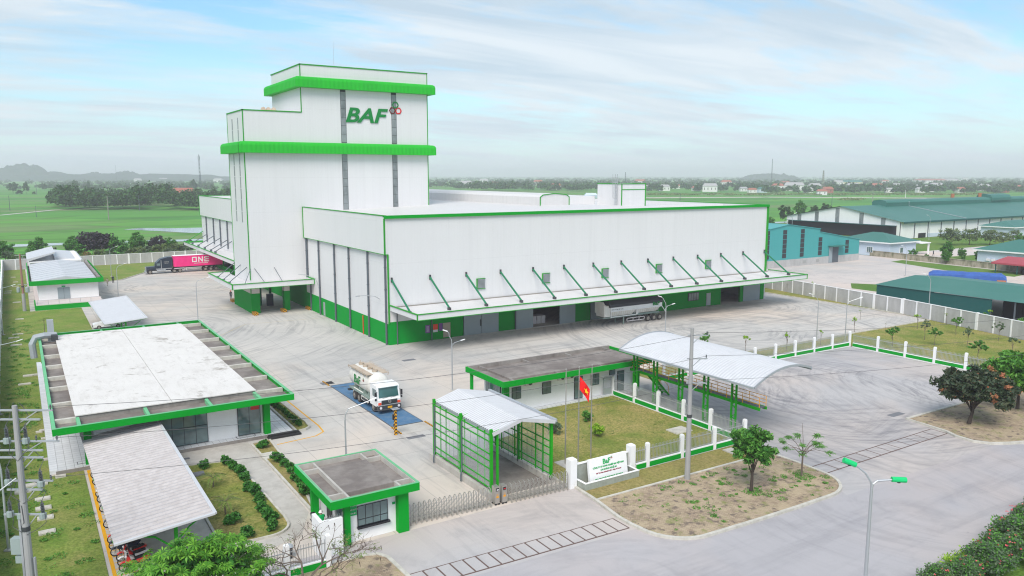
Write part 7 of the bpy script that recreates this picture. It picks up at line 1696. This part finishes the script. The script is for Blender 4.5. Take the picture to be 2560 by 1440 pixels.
pos_w = ['by the barrel roof end', 'on the far side of the bay fence, second from the roof', 'before the first yard lamp post', 'at the fence corner of the bay', 'bare, between the fence corner and the yard tip', 'just behind the first fence bays of the lawn', 'by the tip of the concrete yard', 'with a dusty crown near the lamp post',
     'in the second row behind the fence', 'leaning bare stem near the wall', 'green, halfway between wall and fence', 'tall with a greyish crown in the middle of the lawn', 'widest crown, close to the fence', 'full crown near the perimeter wall', 'thin one against the perimeter wall', 'greyish crown in the right of the lawn', 'dusty one near the right edge', 'green one at the right edge by the wall',
     'on the narrow strip opposite the green shed corner', 'on the narrow strip, third from the mill', 'leafless one nearest the mill on the narrow strip', 'second on the narrow strip from the mill', 'leafless, on the narrow strip', 'in front of the dark end of the green shed', 'before the green shed, thin', 'whose crown shows above the barrel roof', 'spindly, beside the right yard lamp post']
protoS = {}
for k in 'abcn':
    for v in range(2):
        rng = np.random.default_rng(hash(k) % 7 + v * 31 + {'a': 1, 'b': 2, 'c': 3, 'n': 4}[k])
        rr_ = {'a': .55, 'b': 1.0, 'c': 1.0, 'n': .3}[k]
        P_, cl = crown_points(rng, (0, 0, 2.15), (rr_, rr_, .85 if k != 'a' else .6), {'a': 9, 'b': 22, 'c': 30, 'n': 4}[k], {'a': 16, 'b': 14, 'c': 30, 'n': 4}[k], .18, .4, -.5)
        mb = trunk_mb(1.7, .045, cl, rng, (rng.uniform(-.15, .15), rng.uniform(-.15, .15)), .12, 8, .5, .45)
        protoS[k, v] = (mesh_of('trunk', mb, M['bark']), leaf_mesh('crown', leaf_arrays(P_, .13, rng, 2.0), L[{'a': 'yellowg', 'b': 'grey', 'c': 'mid', 'n': 'olive'}[k]]))
for i, (px, py, h, cr_, k) in enumerate(SAP):
    if px == 1757: x, y = 77.5, 73.5
    else: x, y = G(px, py)
    t = thing('sapling', (x, y, 0), {'a': 'thin young tree ', 'b': 'young tree ', 'c': 'leafy young tree ', 'n': 'young tree '}[k] + pos_w[i], 'sapling', 'young trees planted in the lawn beside the yard', R.uniform(0, 6))
    tm, cm = protoS[k, i % 2]
    a = inst(t, 'trunk', tm, (0, 0, 0)); c = inst(t, 'crown', cm, (0, 0, 0))
    s = h / 2.9; kx = cr_ / {'a': .55, 'b': 1.0, 'c': 1.0, 'n': .3}[k]
    a.scale = (s*.9 if kx > 0.6 else kx, s*.9 if kx > 0.6 else kx, s); c.scale = (kx, kx, s)
# shrubs
def shrub_proto(seed, r, h, leaf, ls, n, per, second=None, frac=0):
    rng = np.random.default_rng(seed); P_, cl = crown_points(rng, (0, 0, h*.5), (r, r, h*.5), n, per, r*.38, .45, -.8)
    mb = MB()
    for i in range(min(7, len(cl))): mb.tube([(0,0,0), tuple(np.array(cl[i])*.55), tuple(cl[i])], .02, 4, .008)
    return mesh_of('stems', mb, M['bark']), leaf_mesh('foliage', leaf_arrays(P_, ls, rng, 1.9), L[leaf], L[second] if second else None, frac, rng)
SH = [shrub_proto(40+k, .55, .95, 'shrub', .13, 26, 34) for k in range(3)]
def shrub(px, py, s, label, group, pr=None, loc=None, name='shrub', z=.1):
    x, y = loc or G(px, py); t = thing(name, (x, y, z), label, 'shrub', group, R.uniform(0, 6)); st_, fo_ = pr or SH[R.randrange(3)]
    inst(t, 'stems', st_, (0,0,0)); inst(t, 'foliage', fo_, (0,0,0)); t.scale = (s, s, s*R.uniform(.9, 1.15)); return t
row1 = [(568, 1160), (583, 1175), (598, 1187), (612, 1200), (621, 1226), (634, 1238), (648, 1255), (659, 1278), (677, 1300), (680, 1325), (619, 1342), (581, 1307), (510, 1170)]
ordn = ['first', 'second', 'third', 'fourth', 'fifth', 'sixth', 'seventh', 'eighth', 'ninth', 'tenth']
for i, (px, py) in enumerate(row1):
    lb_ = (ordn[i] + ' rounded shrub from the office along the garden path kerb') if i < 10 else ('round shrub alone near the rounded garden corner', 'round shrub at the foot of the near palm', 'dark shrub by the office side of the garden bed')[i-10]
    shrub(px, py + 4, .78 + .07*(i % 3), lb_, 'clipped shrubs in the garden bed')
row2 = [(657, 1118), (695, 1152), (711, 1166), (729, 1184), (738, 1200), (755, 1220), (765, 1236)]
for i, (px, py) in enumerate(row2): shrub(px, py + 4, (.85, .95, .8, .9, .7, .95, .95)[i], ordn[i] + ' shrub from the office in the narrow strip by the path', 'shrubs in the narrow garden strip')
for i in range(9): shrub(0, 0, .62, ordn[i] + ' low shrub from the steps in the bed beside the office', 'low shrubs beside the office', loc=(21.4 - .03*i, 72.4 + i*1.15))
LB = [shrub_proto(60, .6, 1.05, 'grey', .09, 30, 34), shrub_proto(61, .55, 1.1, 'mid', .10, 30, 44), shrub_proto(62, .6, 1.2, 'yellowg', .09, 30, 40)]
shrub(1386, 1086, 1.15, 'greyish dry bush on the lawn, left of the flagpoles', 'three bushes on the big lawn', LB[0], z=.05)
shrub(1468, 1054, .9, 'dark green bush on the lawn beyond the flag', 'three bushes on the big lawn', LB[1], z=.05); shrub(1494, 1092, 1.1, 'bright green bush beside the right flagpole', 'three bushes on the big lawn', LB[2], z=.05)
# small palms
def palm(px, py, h, n, fl, label, z=.1):
    x, y = G(px, py); t = thing('small_palm', (x, y, z), label, 'palm', 'small palms in the gardens', R.uniform(0, 6)); rng = np.random.default_rng(int(px))
    mb = MB().tube([(0,0,-.1), (.03,0,h*.5), (0,.03,h)], .06, 6, .035); V = []
    for k in range(n):
        a = 2*PI*k/n + rng.uniform(-.3, .3); el = rng.uniform(.5, 1.3); pts = []
        for j in range(7):
            u = j/6; pts.append(np.array([math.cos(a)*fl*u*math.cos(el*(1-.5*u)), math.sin(a)*fl*u*math.cos(el*(1-.5*u)), h + fl*u*math.sin(el) - fl*.75*u*u]))
        mb.tube([tuple(p) for p in pts], .015, 4, .006)
        for j in range(14):
            u = (j+1.5)/15.5*6; i0 = min(5, int(u)); p = pts[i0] + (pts[i0+1]-pts[i0])*(u-i0); d = pts[i0+1]-pts[i0]; d /= np.linalg.norm(d)
            for s in (-1, 1):
                sd_ = np.cross(d, [0, 0, 1])*s; tip = p + sd_*fl*.24*(1-.5*abs(u/6-.4)) + d*fl*.12 + np.array([0, 0, -.04]); w_ = d*.02
                V += [p - w_, p + (tip-p)*.5 - w_*1.4 + np.array([0, 0, .02]), tip, p + (tip-p)*.5 + w_*1.4]
    part(t, 'stem', mb, M['bark'], local=True)
    o = bpy.data.objects.new('fronds', leaf_mesh('fronds', np.array(V), L['palm'])); COL.objects.link(o); o.parent = t
palm(533, 1220, .7, 9, 1.25, 'small palm nearer the office in the garden bed'); palm(564, 1289, .9, 11, 1.35, 'small palm with a pink tag in the middle of the garden bed'); palm(113, 838, 2.2, 7, 1.2, 'lone thin palm on the lawn between office and utility building', .03)
# oleanders and hedge in the lower right
OL = [shrub_proto(80+k, 1.6, 2.6, 'grey', .12, 80, 90, 'mid', .4) for k in range(2)]
FL = []
for k in range(2):
    rng = np.random.default_rng(90+k); P_, _ = crown_points(rng, (0, 0, 1.45), (1.65, 1.65, 1.35), 13, 5, .12, .93, 0)
    FL.append(leaf_mesh('flowers', leaf_arrays(P_, .11, rng, 1.1), L['pinkfl']))
OLP = [(44.0, 22.9, .6), (46.2, 22.4, .66), (48.4, 22.2, .84), (50.6, 22.5, .88), (53.0, 22.9, .98), (55.8, 23.1, 1.0), (58.8, 23.4, 1.05), (61.8, 23.7, 1.05), (51.6, 19.8, .95), (55.2, 19.9, 1.0), (58.8, 20.2, 1.0)]
for i, (x, y, s) in enumerate(OLP):
    lb_ = 'pink flowering oleander, ' + (ordn + ['eleventh'])[i] + ' in the clump at the lower right' if i else 'small pink flowering oleander at the left end of the clump'
    t = thing('oleander_bush', (x, y, 0), lb_, 'bush', 'pink flowering oleanders at the lower right', R.uniform(0, 6)); st_, fo_ = OL[i % 2]
    inst(t, 'stems', st_, (0,0,0)); inst(t, 'foliage', fo_, (0,0,0)); inst(t, 'flowers', FL[i % 2], (0,0,0))['kind'] = 'stuff'; t.scale = (s*.9, s*.9, s*.85)
rng = np.random.default_rng(99); C_ = []
for k in range(130):
    u = rng.random(); x = 46.3 + 4.6*u; y = 23.7 + rng.normal()*.12; C_.append(np.array([x, y, rng.uniform(.05, .7)]) + rng.normal(size=(26, 3))*np.array([.18, .18, .12]))
C_ = np.concatenate(C_); hd = bpy.data.objects.new('low_hedge', leaf_mesh('low_hedge', leaf_arrays(C_, .09, rng, 1.6), L['yellowg'])); COL.objects.link(hd)
tagit(hd, 'clipped yellow green hedge along the road before the oleanders', 'hedge')
# weeds and rough grass
def tufts(name, label, spots, size, leaf, seed, per=7):
    rng = np.random.default_rng(seed); C_ = []
    for (x, y, r, n) in spots:
        a = rng.uniform(0, 2*np.pi, n); q = r*np.sqrt(rng.random(n)); C_.append(np.stack([x + q*np.cos(a), y + q*np.sin(a), np.full(n, .12) + rng.uniform(0, size*.5, n)], 1))
    C_ = np.concatenate(C_); o = bpy.data.objects.new(name, leaf_mesh(name, leaf_arrays(C_, size, rng, 2.2, .2), L[leaf])); COL.objects.link(o); tagit(o, label, 'weeds', None, 'stuff')
rw = np.random.default_rng(5)
sp_ = [(45.75, 38.0, .75, 260), (51.7, 38.0, .8, 260), (53, 37, .4, 60)] + [(rw.uniform(40, 53), rw.uniform(35.2, 42.5), rw.uniform(.12, .45), int(rw.uniform(14, 70))) for _ in range(75)] + [(rw.uniform(36, 44), rw.uniform(36, 42.5), rw.uniform(.1, .3), 12) for _ in range(20)]
tufts('weeds', 'weeds growing through the brick paving of the islands', sp_, .06, 'mid', 31)
tufts('rough_grass', 'tussocks of rough grass on the left lawn', [(rw.uniform(-2.6, 3.0 if y < 68 else .4), y, rw.uniform(.15, .7), int(rw.uniform(20, 80))) for y in rw.uniform(42, 150, 190)], .07, 'mid', 32)
tufts('shrub_litter', 'dry leaves and clippings on the garden beds', [(rw.uniform(10.3, 14), rw.uniform(51.5, 65), .2, 8) for _ in range(40)] + [(rw.uniform(35.5, 53), rw.uniform(47.5, 63.5), .25, 5) for _ in range(60)], .06, 'olive', 33)
# trees beyond the rear wall
TP = {}
def tproto(key, leaf, r, h, nc, per, ls, seed, second=None, frac=0):
    rng = np.random.default_rng(seed); P_, cl = crown_points(rng, (0, 0, h*.56), (r, r, h*.46), nc, per, r*.26, .5, -.75)
    TP[key] = (mesh_of('trunk', trunk_mb(h*.5, .16, cl, rng, nl=6), M['barkd']), leaf_mesh('crown', leaf_arrays(P_, ls, rng, 1.4), L[leaf], L[second] if second else None, frac, rng))
tproto('g1', 'mid', 3.0, 7, 60, 46, .36, 101, 'shrub', .5); tproto('g2', 'shrub', 3.0, 7, 60, 46, .36, 102, 'mid', .4); tproto('p', 'purple', 4.2, 7, 80, 50, .42, 103)
tproto('o', 'olive', 2.8, 5, 50, 44, .34, 104, 'grey', .4); tproto('gr', 'grey', 2.8, 5, 50, 44, .34, 105); tproto('br', 'olive', 2.6, 4.5, 44, 40, .34, 106, 'red', .3)
tproto('u', 'grey', 3.6, 6, 50, 30, .34, 107, 'olive', .4); tproto('f', 'far', 4.0, 8, 50, 40, .5, 108)
desc = {'g1': 'green tree', 'g2': 'dark green tree', 'p': 'dark purple leaved tree', 'o': 'olive green bushy tree', 'gr': 'grey green bushy tree', 'br': 'brownish bushy tree', 'u': 'umbrella shaped street tree', 'f': 'hazy green field tree'}
def place_tree(px, top, base_y, kind, wscale, label, group, cat='tree'):
    x, y = G(px, base_y); h = CAMH * (base_y - top) / (base_y - HORIZON); hp = {'g1': 7, 'g2': 7, 'p': 7, 'o': 5, 'gr': 5, 'br': 4.5, 'u': 6, 'f': 8}[kind]
    s = h / hp; t = thing('tree', (x, y, -.2), label, cat, group, R.uniform(0, 6)); tm, cm = TP[kind]
    inst(t, 'trunk', tm, (0,0,0)); inst(t, 'crown', cm, (0,0,0)); t.scale = (s*wscale, s*wscale, s); return t
gB = 'trees beyond the rear wall'
BT = [(14, 598, 650, 'g2', .9, 'at the left edge'), (20, 625, 652, 'gr', 1.1, 'low at the left edge'), (38, 633, 654, 'o', .8, 'just above the wall at far left'), (95, 592, 648, 'g1', .9, 'standing alone between two stretches of canal'), (82, 617, 652, 'g2', 1.2, 'below the lone canal tree'), (132, 617, 648, 'p', .7, 'small, above the pump house roof'),
      (118, 625, 652, 'g2', 1.0, 'behind the pump house roof'), (184, 589, 645, 'g1', .95, 'tall, left of the big purple one'), (196, 612, 652, 'g2', 1.0, 'low, left of the big purple one'), (243, 577, 640, 'p', 1.3, 'biggest and roundest of the row'), (291, 587, 640, 'g2', .9, 'peeping out right of the big purple one'),
      (217, 628, 655, 'br', 1.2, 'low before the big purple one'), (251, 620, 655, 'o', 1.0, 'low, centre of the big purple one'), (275, 624, 655, 'gr', 1.2, 'low, right foot of the big purple one'), (316, 600, 648, 'g2', .9, 'between the lamp and the tallest green one'), (346, 579, 640, 'g1', .9, 'tallest green one near the middle'),
      (325, 622, 650, 'gr', 1.2, 'low before the tallest green one'), (342, 614, 650, 'o', 1.1, 'pale, under the tallest green one'), (368, 612, 645, 'gr', 1.2, 'greyish behind the lorry cab'), (393, 588, 638, 'p', .7, 'small round one above the container'), (402, 607, 645, 'o', 1.2, 'pale, above the container'), (427, 590, 636, 'g2', .9, 'above the container'),
      (446, 605, 640, 'o', 1.1, 'pale, above the container end'), (472, 597, 632, 'p', .6, 'tiny one beside the canopy tip'), (460, 612, 640, 'gr', 1.2, 'beneath the canopy tip'), (425, 618, 648, 'gr', 1.2, 'directly behind the container'), (378, 624, 650, 'g2', 1.2, 'over the wall behind the cab'), (305, 628, 655, 'g2', 1.3, 'over the wall by the lamp'), (160, 630, 655, 'g2', 1.3, 'over the wall right of the pump house'), (60, 632, 655, 'g2', 1.3, 'over the wall left of the pump house')]
for px, tp_, by, k, ws, s in BT: place_tree(px, tp_, by, k, ws, desc[k] + ' ' + s, gB)
gN = 'trees between the mill and the fields on the right'
for px, tp_, by, k, ws, s in [(1962, 513, 556, 'f', .8, 'left of the other field trees by the mill corner'), (1999, 500, 548, 'g1', .8, 'tallest beside the white gable'), (2036, 513, 545, 'f', .9, 'behind the white gable roof edge'), (2065, 508, 540, 'f', .9, 'nearest the gable peak'), (1925, 540, 570, 'g2', 1.0, 'right at the mill corner'),
      (2374, 567, 612, 'u', 1.1, 'leftmost of the row before the white factory wall'), (2423, 568, 612, 'u', .95, 'second of the row before the white factory wall'), (2474, 571, 612, 'u', 1.1, 'third of the row, brownish crown'), (2508, 577, 612, 'u', .9, 'fourth of the row before the white factory wall'), (2532, 572, 610, 'u', .8, 'fifth of the row, half seen'), (2552, 580, 615, 'g2', .9, 'bushy one at the right edge'),
      (2366, 601, 652, 'g1', .75, 'pointed bright tree on the bungalow lawn'), (2364, 622, 660, 'g1', .7, 'bright one just below the pointed tree'), (2404, 617, 646, 'g2', .9, 'round one on the bungalow lawn'), (2281, 619, 646, 'g2', .9, 'round one by the bungalow porch'), (2316, 632, 648, 'g2', .9, 'low one on the bungalow lawn'), (2408, 636, 652, 'g2', .8, 'small one below the round tree'), (2446, 620, 655, 'g2', .7, 'small one by the right bungalow')]:
    place_tree(px, tp_, by, k, ws, desc[k] + ' ' + s, gN)
gF = 'field trees far on the left'
for px, tp_, by, ws, s in [(33, 456, 483, .9, 'leftmost in the paddies'), (66, 454, 485, .5, 'thin one right of the leftmost'), (50, 474, 488, 1.2, 'low group between two others'), (111, 457, 477, .6, 'narrow one before the hill'), (190, 450, 476, .6, 'rising over the wood at its left'), (222, 452, 476, .4, 'dark thin one over the wood'), (484, 448, 478, .6, 'beside the telecom mast'), (85, 478, 487, .9, 'low bush by the field poles')]:
    place_tree(px, tp_, by, 'f', ws, desc['f'] + ' ' + s, gF)

# woods and the far tree belts, read as masses
def wood(name, label, trees_, leaf, ls, per, seed):
    rng = np.random.default_rng(seed); C_ = []
    for (x, y, r, h) in trees_:
        d = rng.normal(size=(per, 3)); d /= np.linalg.norm(d, axis=1, keepdims=True); d[:, 2] = np.abs(d[:, 2]) * 1.0 - .15
        lob = 1 + .25*np.sin(d[:, :1]*5 + x) * np.cos(d[:, 1:2]*4 + y)
        C_.append(np.array([x, y, h*.35]) + d * np.array([r, r, h*.6]) * lob * rng.uniform(.6, 1.0, (per, 1)))
    C_ = np.concatenate(C_); o = bpy.data.objects.new(name, leaf_mesh(name, leaf_arrays(C_, ls, rng, 1.3), L[leaf])); COL.objects.link(o); tagit(o, label, 'wood', None, 'stuff')
rw = np.random.default_rng(77); T_ = []
for k in range(230):
    px = rw.uniform(135, 575); by = rw.uniform(498, 525) if px > 160 else rw.uniform(510, 525)
    x, y = G(px, by); T_.append((x, y, rw.uniform(4, 7), rw.uniform(8, 15) * (1.35 if (px < 190 or 340 < px < 430) else 1.0)))
wood('bamboo_wood', 'hazy mass of bamboo and trees round the red roofed farm on the left', T_, 'far', 1.5, 210, 71)
T_ = []
for k in range(1300):
    px = rw.uniform(-60, 600); by = 437.5 + 2.5 + 34 * rw.random() ** 2.6
    if by > 452 and px < 120 and rw.random() < .8: continue
    x, y = G(px, by + 1); T_.append((x, y, rw.uniform(5, 9) * (1 + (455 - min(by, 455)) * .12), rw.uniform(5, 10)))
wood('far_tree_belt', 'tree belts fading into the haze at the left horizon', T_, 'far', 4.0, 34, 72)
T_ = []
for k in range(2600):
    px = rw.uniform(1060, 2640); q = rw.random()
    top = 476 if px < 1550 else (482 if px > 1900 else 478)
    by = 439.5 + (top - 439.5) * q ** (1.5)
    if px < 1300 and by > 472: continue
    x, y = G(px, by + 1); T_.append((x, y, rw.uniform(4, 8) * (1 + (460 - min(by, 460)) * .08), rw.uniform(6, 14)))
wood('village_trees', 'trees filling the gaps between the far village houses', T_, 'far', 3.2, 44, 73)
T_ = []
for k in range(60):
    px = rw.uniform(1180, 1320); x, y = G(px, rw.uniform(470, 478)); T_.append((x, y, rw.uniform(6, 10), rw.uniform(12, 17)))
for k in range(60):
    px = rw.uniform(1350, 1560); x, y = G(px, rw.uniform(466, 480)); T_.append((x, y, rw.uniform(6, 10), rw.uniform(9, 15)))
wood('grove', 'taller dark grove behind the mill roof', T_, 'far', 2.4, 80, 74)
T_ = [(G(px, py)[0], G(px, py)[1], 6, 1.2) for px, py in [(2110 + 5*k, 500 - (k % 3)) for k in range(9)] + [(rw.uniform(1620, 2500), rw.uniform(484, 488)) for _ in range(130)]]
wood('crop_rows', 'low crops and reeds between the river bank and the village', T_, 'olive', 1.4, 60, 75)

# far houses, each a wall block and a pitched roof
HS = [(1165, 466, 30, 'w', 'g'), (1210, 455, 22, 'w', 'g'), (1235, 462, 18, 'w', 'r'), (1345, 460, 22, 'w', 'r'), (1390, 470, 24, 'w', 'r'), (1462, 466, 16, 'w', 'g'), (1477, 497, 30, 'b', 'b'), (1600, 458, 26, 'w', 'r'), (1621, 472, 20, 'w', 'g'), (1660, 474, 26, 'w', 'g'), (1690, 468, 18, 'w', 'r'), (1740, 474, 20, 'w', 'r'),
      (1775, 476, 34, 'w', 'g'), (1815, 462, 24, 'w', 'r'), (1858, 475, 18, 'w', 'g'), (1880, 479, 20, 'w', 'r'), (1905, 478, 22, 't', 't'), (1944, 472, 26, 'w', 'r'), (1962, 464, 22, 'w', 'r'), (1985, 474, 44, 'w', 'g'), (2020, 478, 20, 'w', 'g'), (2036, 474, 30, 'w', 'g'), (2054, 484, 22, 'w', 'r'), (2068, 479, 24, 'r', 'r'), (2095, 462, 22, 'w', 'g'),
      (2129, 462, 44, 'y', 't'), (2131, 473, 28, 'w', 'g'), (2190, 472, 26, 'r', 'r'), (2213, 456, 14, 'w', 'r'), (2243, 470, 22, 'w', 'g'), (2222, 478, 18, 'w', 'g'), (2298, 470, 18, 'w', 'g'), (2300, 478, 20, 'w', 'g'), (2325, 455, 150, 'w', 'r'), (2365, 454, 50, 'w', 'g'), (2318, 476, 24, 'w', 'g'), (2340, 474, 30, 'w', 'g'), (2412, 448, 14, 'w', 'g'), (2446, 465, 14, 'w', 'g'),
      (2500, 467, 14, 'w', 'g'), (2510, 478, 18, 'r', 'r'), (2540, 472, 18, 'w', 'r'), (2400, 478, 20, 'w', 'r'), (2460, 474, 24, 'w', 'g'), (460, 500, 52, 'w', 'r'), (306, 496, 16, 'w', 'r'), (352, 498, 16, 'w', 'r'), (250, 443, 18, 'w', 'g'), (345, 452, 16, 'w', 'g'), (408, 450, 18, 'w', 'g'), (432, 449, 14, 'w', 'g'), (546, 452, 20, 'w', 'g'), (215, 449, 12, 'w', 'g')]
M['farw'] = plain('far_white_wall', (0.72, 0.72, 0.70), 0.8); M['farr'] = plain('far_red_roof', (0.36, 0.13, 0.095), 0.8); M['farg'] = plain('far_grey_roof', (0.38, 0.38, 0.38), 0.8); M['fary'] = plain('far_cream_wall', (0.68, 0.62, 0.42), 0.8)
wc = {'w': ('farw', 'white'), 'b': ('bluewall', 'pale blue'), 't': ('bluewall', 'pale blue'), 'r': ('farr', 'brick red'), 'y': ('fary', 'cream')}
rc_ = {'g': ('farg', 'grey roof'), 'r': ('farr', 'red roof'), 'b': ('bluewall', 'pale blue roof'), 't': ('tealroof', 'teal roof')}
NTH = ['first', 'second', 'third', 'fourth', 'fifth', 'sixth', 'seventh', 'eighth', 'ninth', 'tenth', 'eleventh', 'twelfth', 'thirteenth', 'fourteenth', 'fifteenth', 'sixteenth', 'seventeenth', 'eighteenth', 'nineteenth', 'twentieth', 'twenty first', 'twenty second', 'twenty third', 'twenty fourth', 'twenty fifth', 'twenty sixth']
def nth(k): return NTH[k-1]
HS.sort(key=lambda q: q[0]); cnt = {}
for i, (px, py, w, a, b) in enumerate(HS):
    x, y = G(px, py + 3.0); dist = math.hypot(x, y); ww = min(w * dist / FPX, 90); hh = min(max(4.2, ww*.40), 9)
    key = (a, b, px < 700); cnt[key] = cnt.get(key, 0) + 1
    where = 'in the plain left of the tower' if px < 700 else 'in the far village'
    t = thing('village_house', (x, y, -.3), nth(cnt[key]) + ' ' + rc_[b][1].replace(' roof', ' roofed') + ' ' + wc[a][1] + ' house from the left, ' + where, 'house', 'houses of the far village', AZ - PI/2 + R.uniform(-.35, .35))
    dd_ = ww*.45
    part(t, 'wall', MB().box(-ww/2, -dd_/2, 0, ww/2, dd_/2, hh), M[wc[a][0]], local=True)
    part(t, 'roof', MB().raw([(-ww/2-.5, -dd_/2-.6, hh), (ww/2+.5, -dd_/2-.6, hh), (ww/2+.5, dd_/2+.6, hh), (-ww/2-.5, dd_/2+.6, hh), (-ww/2+dd_*.2, 0, hh*1.5), (ww/2-dd_*.2, 0, hh*1.5)], [(0,1,5,4), (1,2,5), (2,3,4,5), (3,0,4), (3,2,1,0)]), M[rc_[b][0]], local=True)
    mb = MB(); nw_ = max(2, int(ww/5))
    for k in range(nw_): q = -ww/2 + ww*(k+.5)/nw_; mb.box(q-.5, -dd_/2-.06, hh*.35, q+.5, -dd_/2-.005, hh*.75)
    part(t, 'windows', mb, M['winframe'], local=True)
# masts and poles far away
def mast(px, top, base_y, w, label, mat='greyp', lattice=True, cat='mast'):
    x, y = G(px, base_y); h = CAMH * (base_y - top) / (base_y - HORIZON); t = thing('radio_mast', (x, y, -.2), label, cat); mb = MB()
    if lattice:
        for sx, sy in ((-1,-1),(1,-1),(1,1),(-1,1)): mb.beam((sx*w, sy*w, 0), (sx*w*.25, sy*w*.25, h), w*.18)
        for k in range(12):
            z0, z1 = h*k/12, h*(k+1)/12; q0, q1 = w*(1-.75*k/12), w*(1-.75*(k+1)/12); mb.beam((-q0, -q0, z0), (q1, -q1, z1), w*.10).beam((q0, q0, z0), (-q1, q1, z1), w*.10)
    else: mb.cyl((0,0,0), (0,0,h), w, w*.6, 6)
    part(t, 'tower', mb, M[mat], local=True); return t, h
t, h = mast(503, 386, 500, .9, 'tall telecom mast beside the white mill tower on the left'); part(t, 'antennas', MB().cyl((0,0,h-5), (0,0,h-1.5), 1.0, 1.0, 8), M['greym'], local=True)
mast(1928, 397, 470, 1.0, 'thin tall radio mast above the village'); mast(2056, 426, 484, 1.6, 'brown lattice tower amid the village houses', 'rim'); mast(1563, 430, 482, .8, 'short lattice mast behind the roof penthouse', 'greyp'); mast(292, 413, 460, .7, 'thin mast on the second hill')
mast(272, 488, 549, .32, 'rusty field pole standing in the paddy', 'rim', False, 'pole'); mast(92, 455, 487, .35, 'tall field pole on the left', 'greyp', False, 'pole'); mast(25, 488, 526, .25, 'dark field pole at far left', 'greyp', False, 'pole'); mast(349, 487, 526, .22, 'thin field pole before the wood', 'greyp', False, 'pole'); mast(91, 513, 542, .16, 'small field pole by the dirt track', 'greyp', False, 'pole')
mast(2181, 478, 512, .35, 'brown pole behind the big green roof', 'rim', False, 'pole'); mast(2079, 490, 520, .25, 'grey pole left of the green ridge', 'greyp', False, 'pole'); mast(1420, 478, 500, .5, 'short lattice post behind the roof monitor', 'rim'); mast(1700, 484, 502, .3, 'short pole in the fields behind the mill', 'greyp', False, 'pole'); mast(2263, 474, 495, .3, 'white marker pole beyond the green roof', 'farw', False, 'pole')
# hills
def hill(px0, px1, top, dist, seed, name='hills', rough=.09):
    rng = np.random.default_rng(seed); sc_ = dist / FPX; cxp = (px0 + px1)/2; x, y = G(cxp, HORIZON + CAMH*FPX/dist); W_ = (px1 - px0)/2*sc_; Hh = CAMH + (HORIZON - top)*sc_
    n, m = 60, 24; vs = []; r_ = Vector((math.sin(AZ), -math.cos(AZ))); f_ = Vector((math.cos(AZ), math.sin(AZ)))
    for i in range(n+1):
        u = -1 + 2*i/n
        for j in range(m+1):
            w2 = -1 + 2*j/m; e_ = max(0, 1 - (u*u)**1.25) * max(0, 1 - w2*w2); nz_ = mnoise.fractal(Vector((u*5 + seed, w2*3, 0)), .9, 2.2, 5)
            z = Hh*(e_**.5)*(1 + rough*nz_*2) if e_ > 0 else -1; p = Vector((x, y)) + r_*(u*W_) + f_*(w2*W_*.5); vs.append((p.x, p.y, z - .5))
    fs = [(i*(m+1)+j, (i+1)*(m+1)+j, (i+1)*(m+1)+j+1, i*(m+1)+j+1) for i in range(n) for j in range(m)]
    struct(name, MB().raw(vs, fs), M['hillg'])
M['hillg'] = plain('wooded_hill', (0.03, 0.06, 0.04), 0.95, var=0.4, vs=0.02)
hill(-12, 126, 412, 3300, 3); hill(60, 190, 430, 3400, 5, rough=.07); hill(216, 262, 431, 3500, 8); hill(276, 356, 429, 3500, 9); hill(-200, 640, 437.0, 3400, 11, rough=.3); hill(1850, 2000, 436, 3600, 14, rough=.2)
# thin rising smoke is left to the haze; the air itself
hz = bpy.data.materials.new('haze_air'); hz.use_nodes = True; hz.node_tree.nodes.clear()
pv = hz.node_tree.nodes.new('ShaderNodeVolumePrincipled'); pv.inputs['Density'].default_value = HAZE = 0.00026
pv.inputs['Color'].default_value = (0.92, 0.88, 1.0, 1); pv.inputs['Anisotropy'].default_value = 0.0
ho = hz.node_tree.nodes.new('ShaderNodeOutputMaterial'); hz.node_tree.links.new(pv.outputs[0], ho.inputs['Volume'])
hb = solo('haze', MB().box(-16050, -3050, -1.4, 16050, 24050, 95), hz, 'pale bluish haze filling the air over the whole plain', 'haze', kind='stuff')
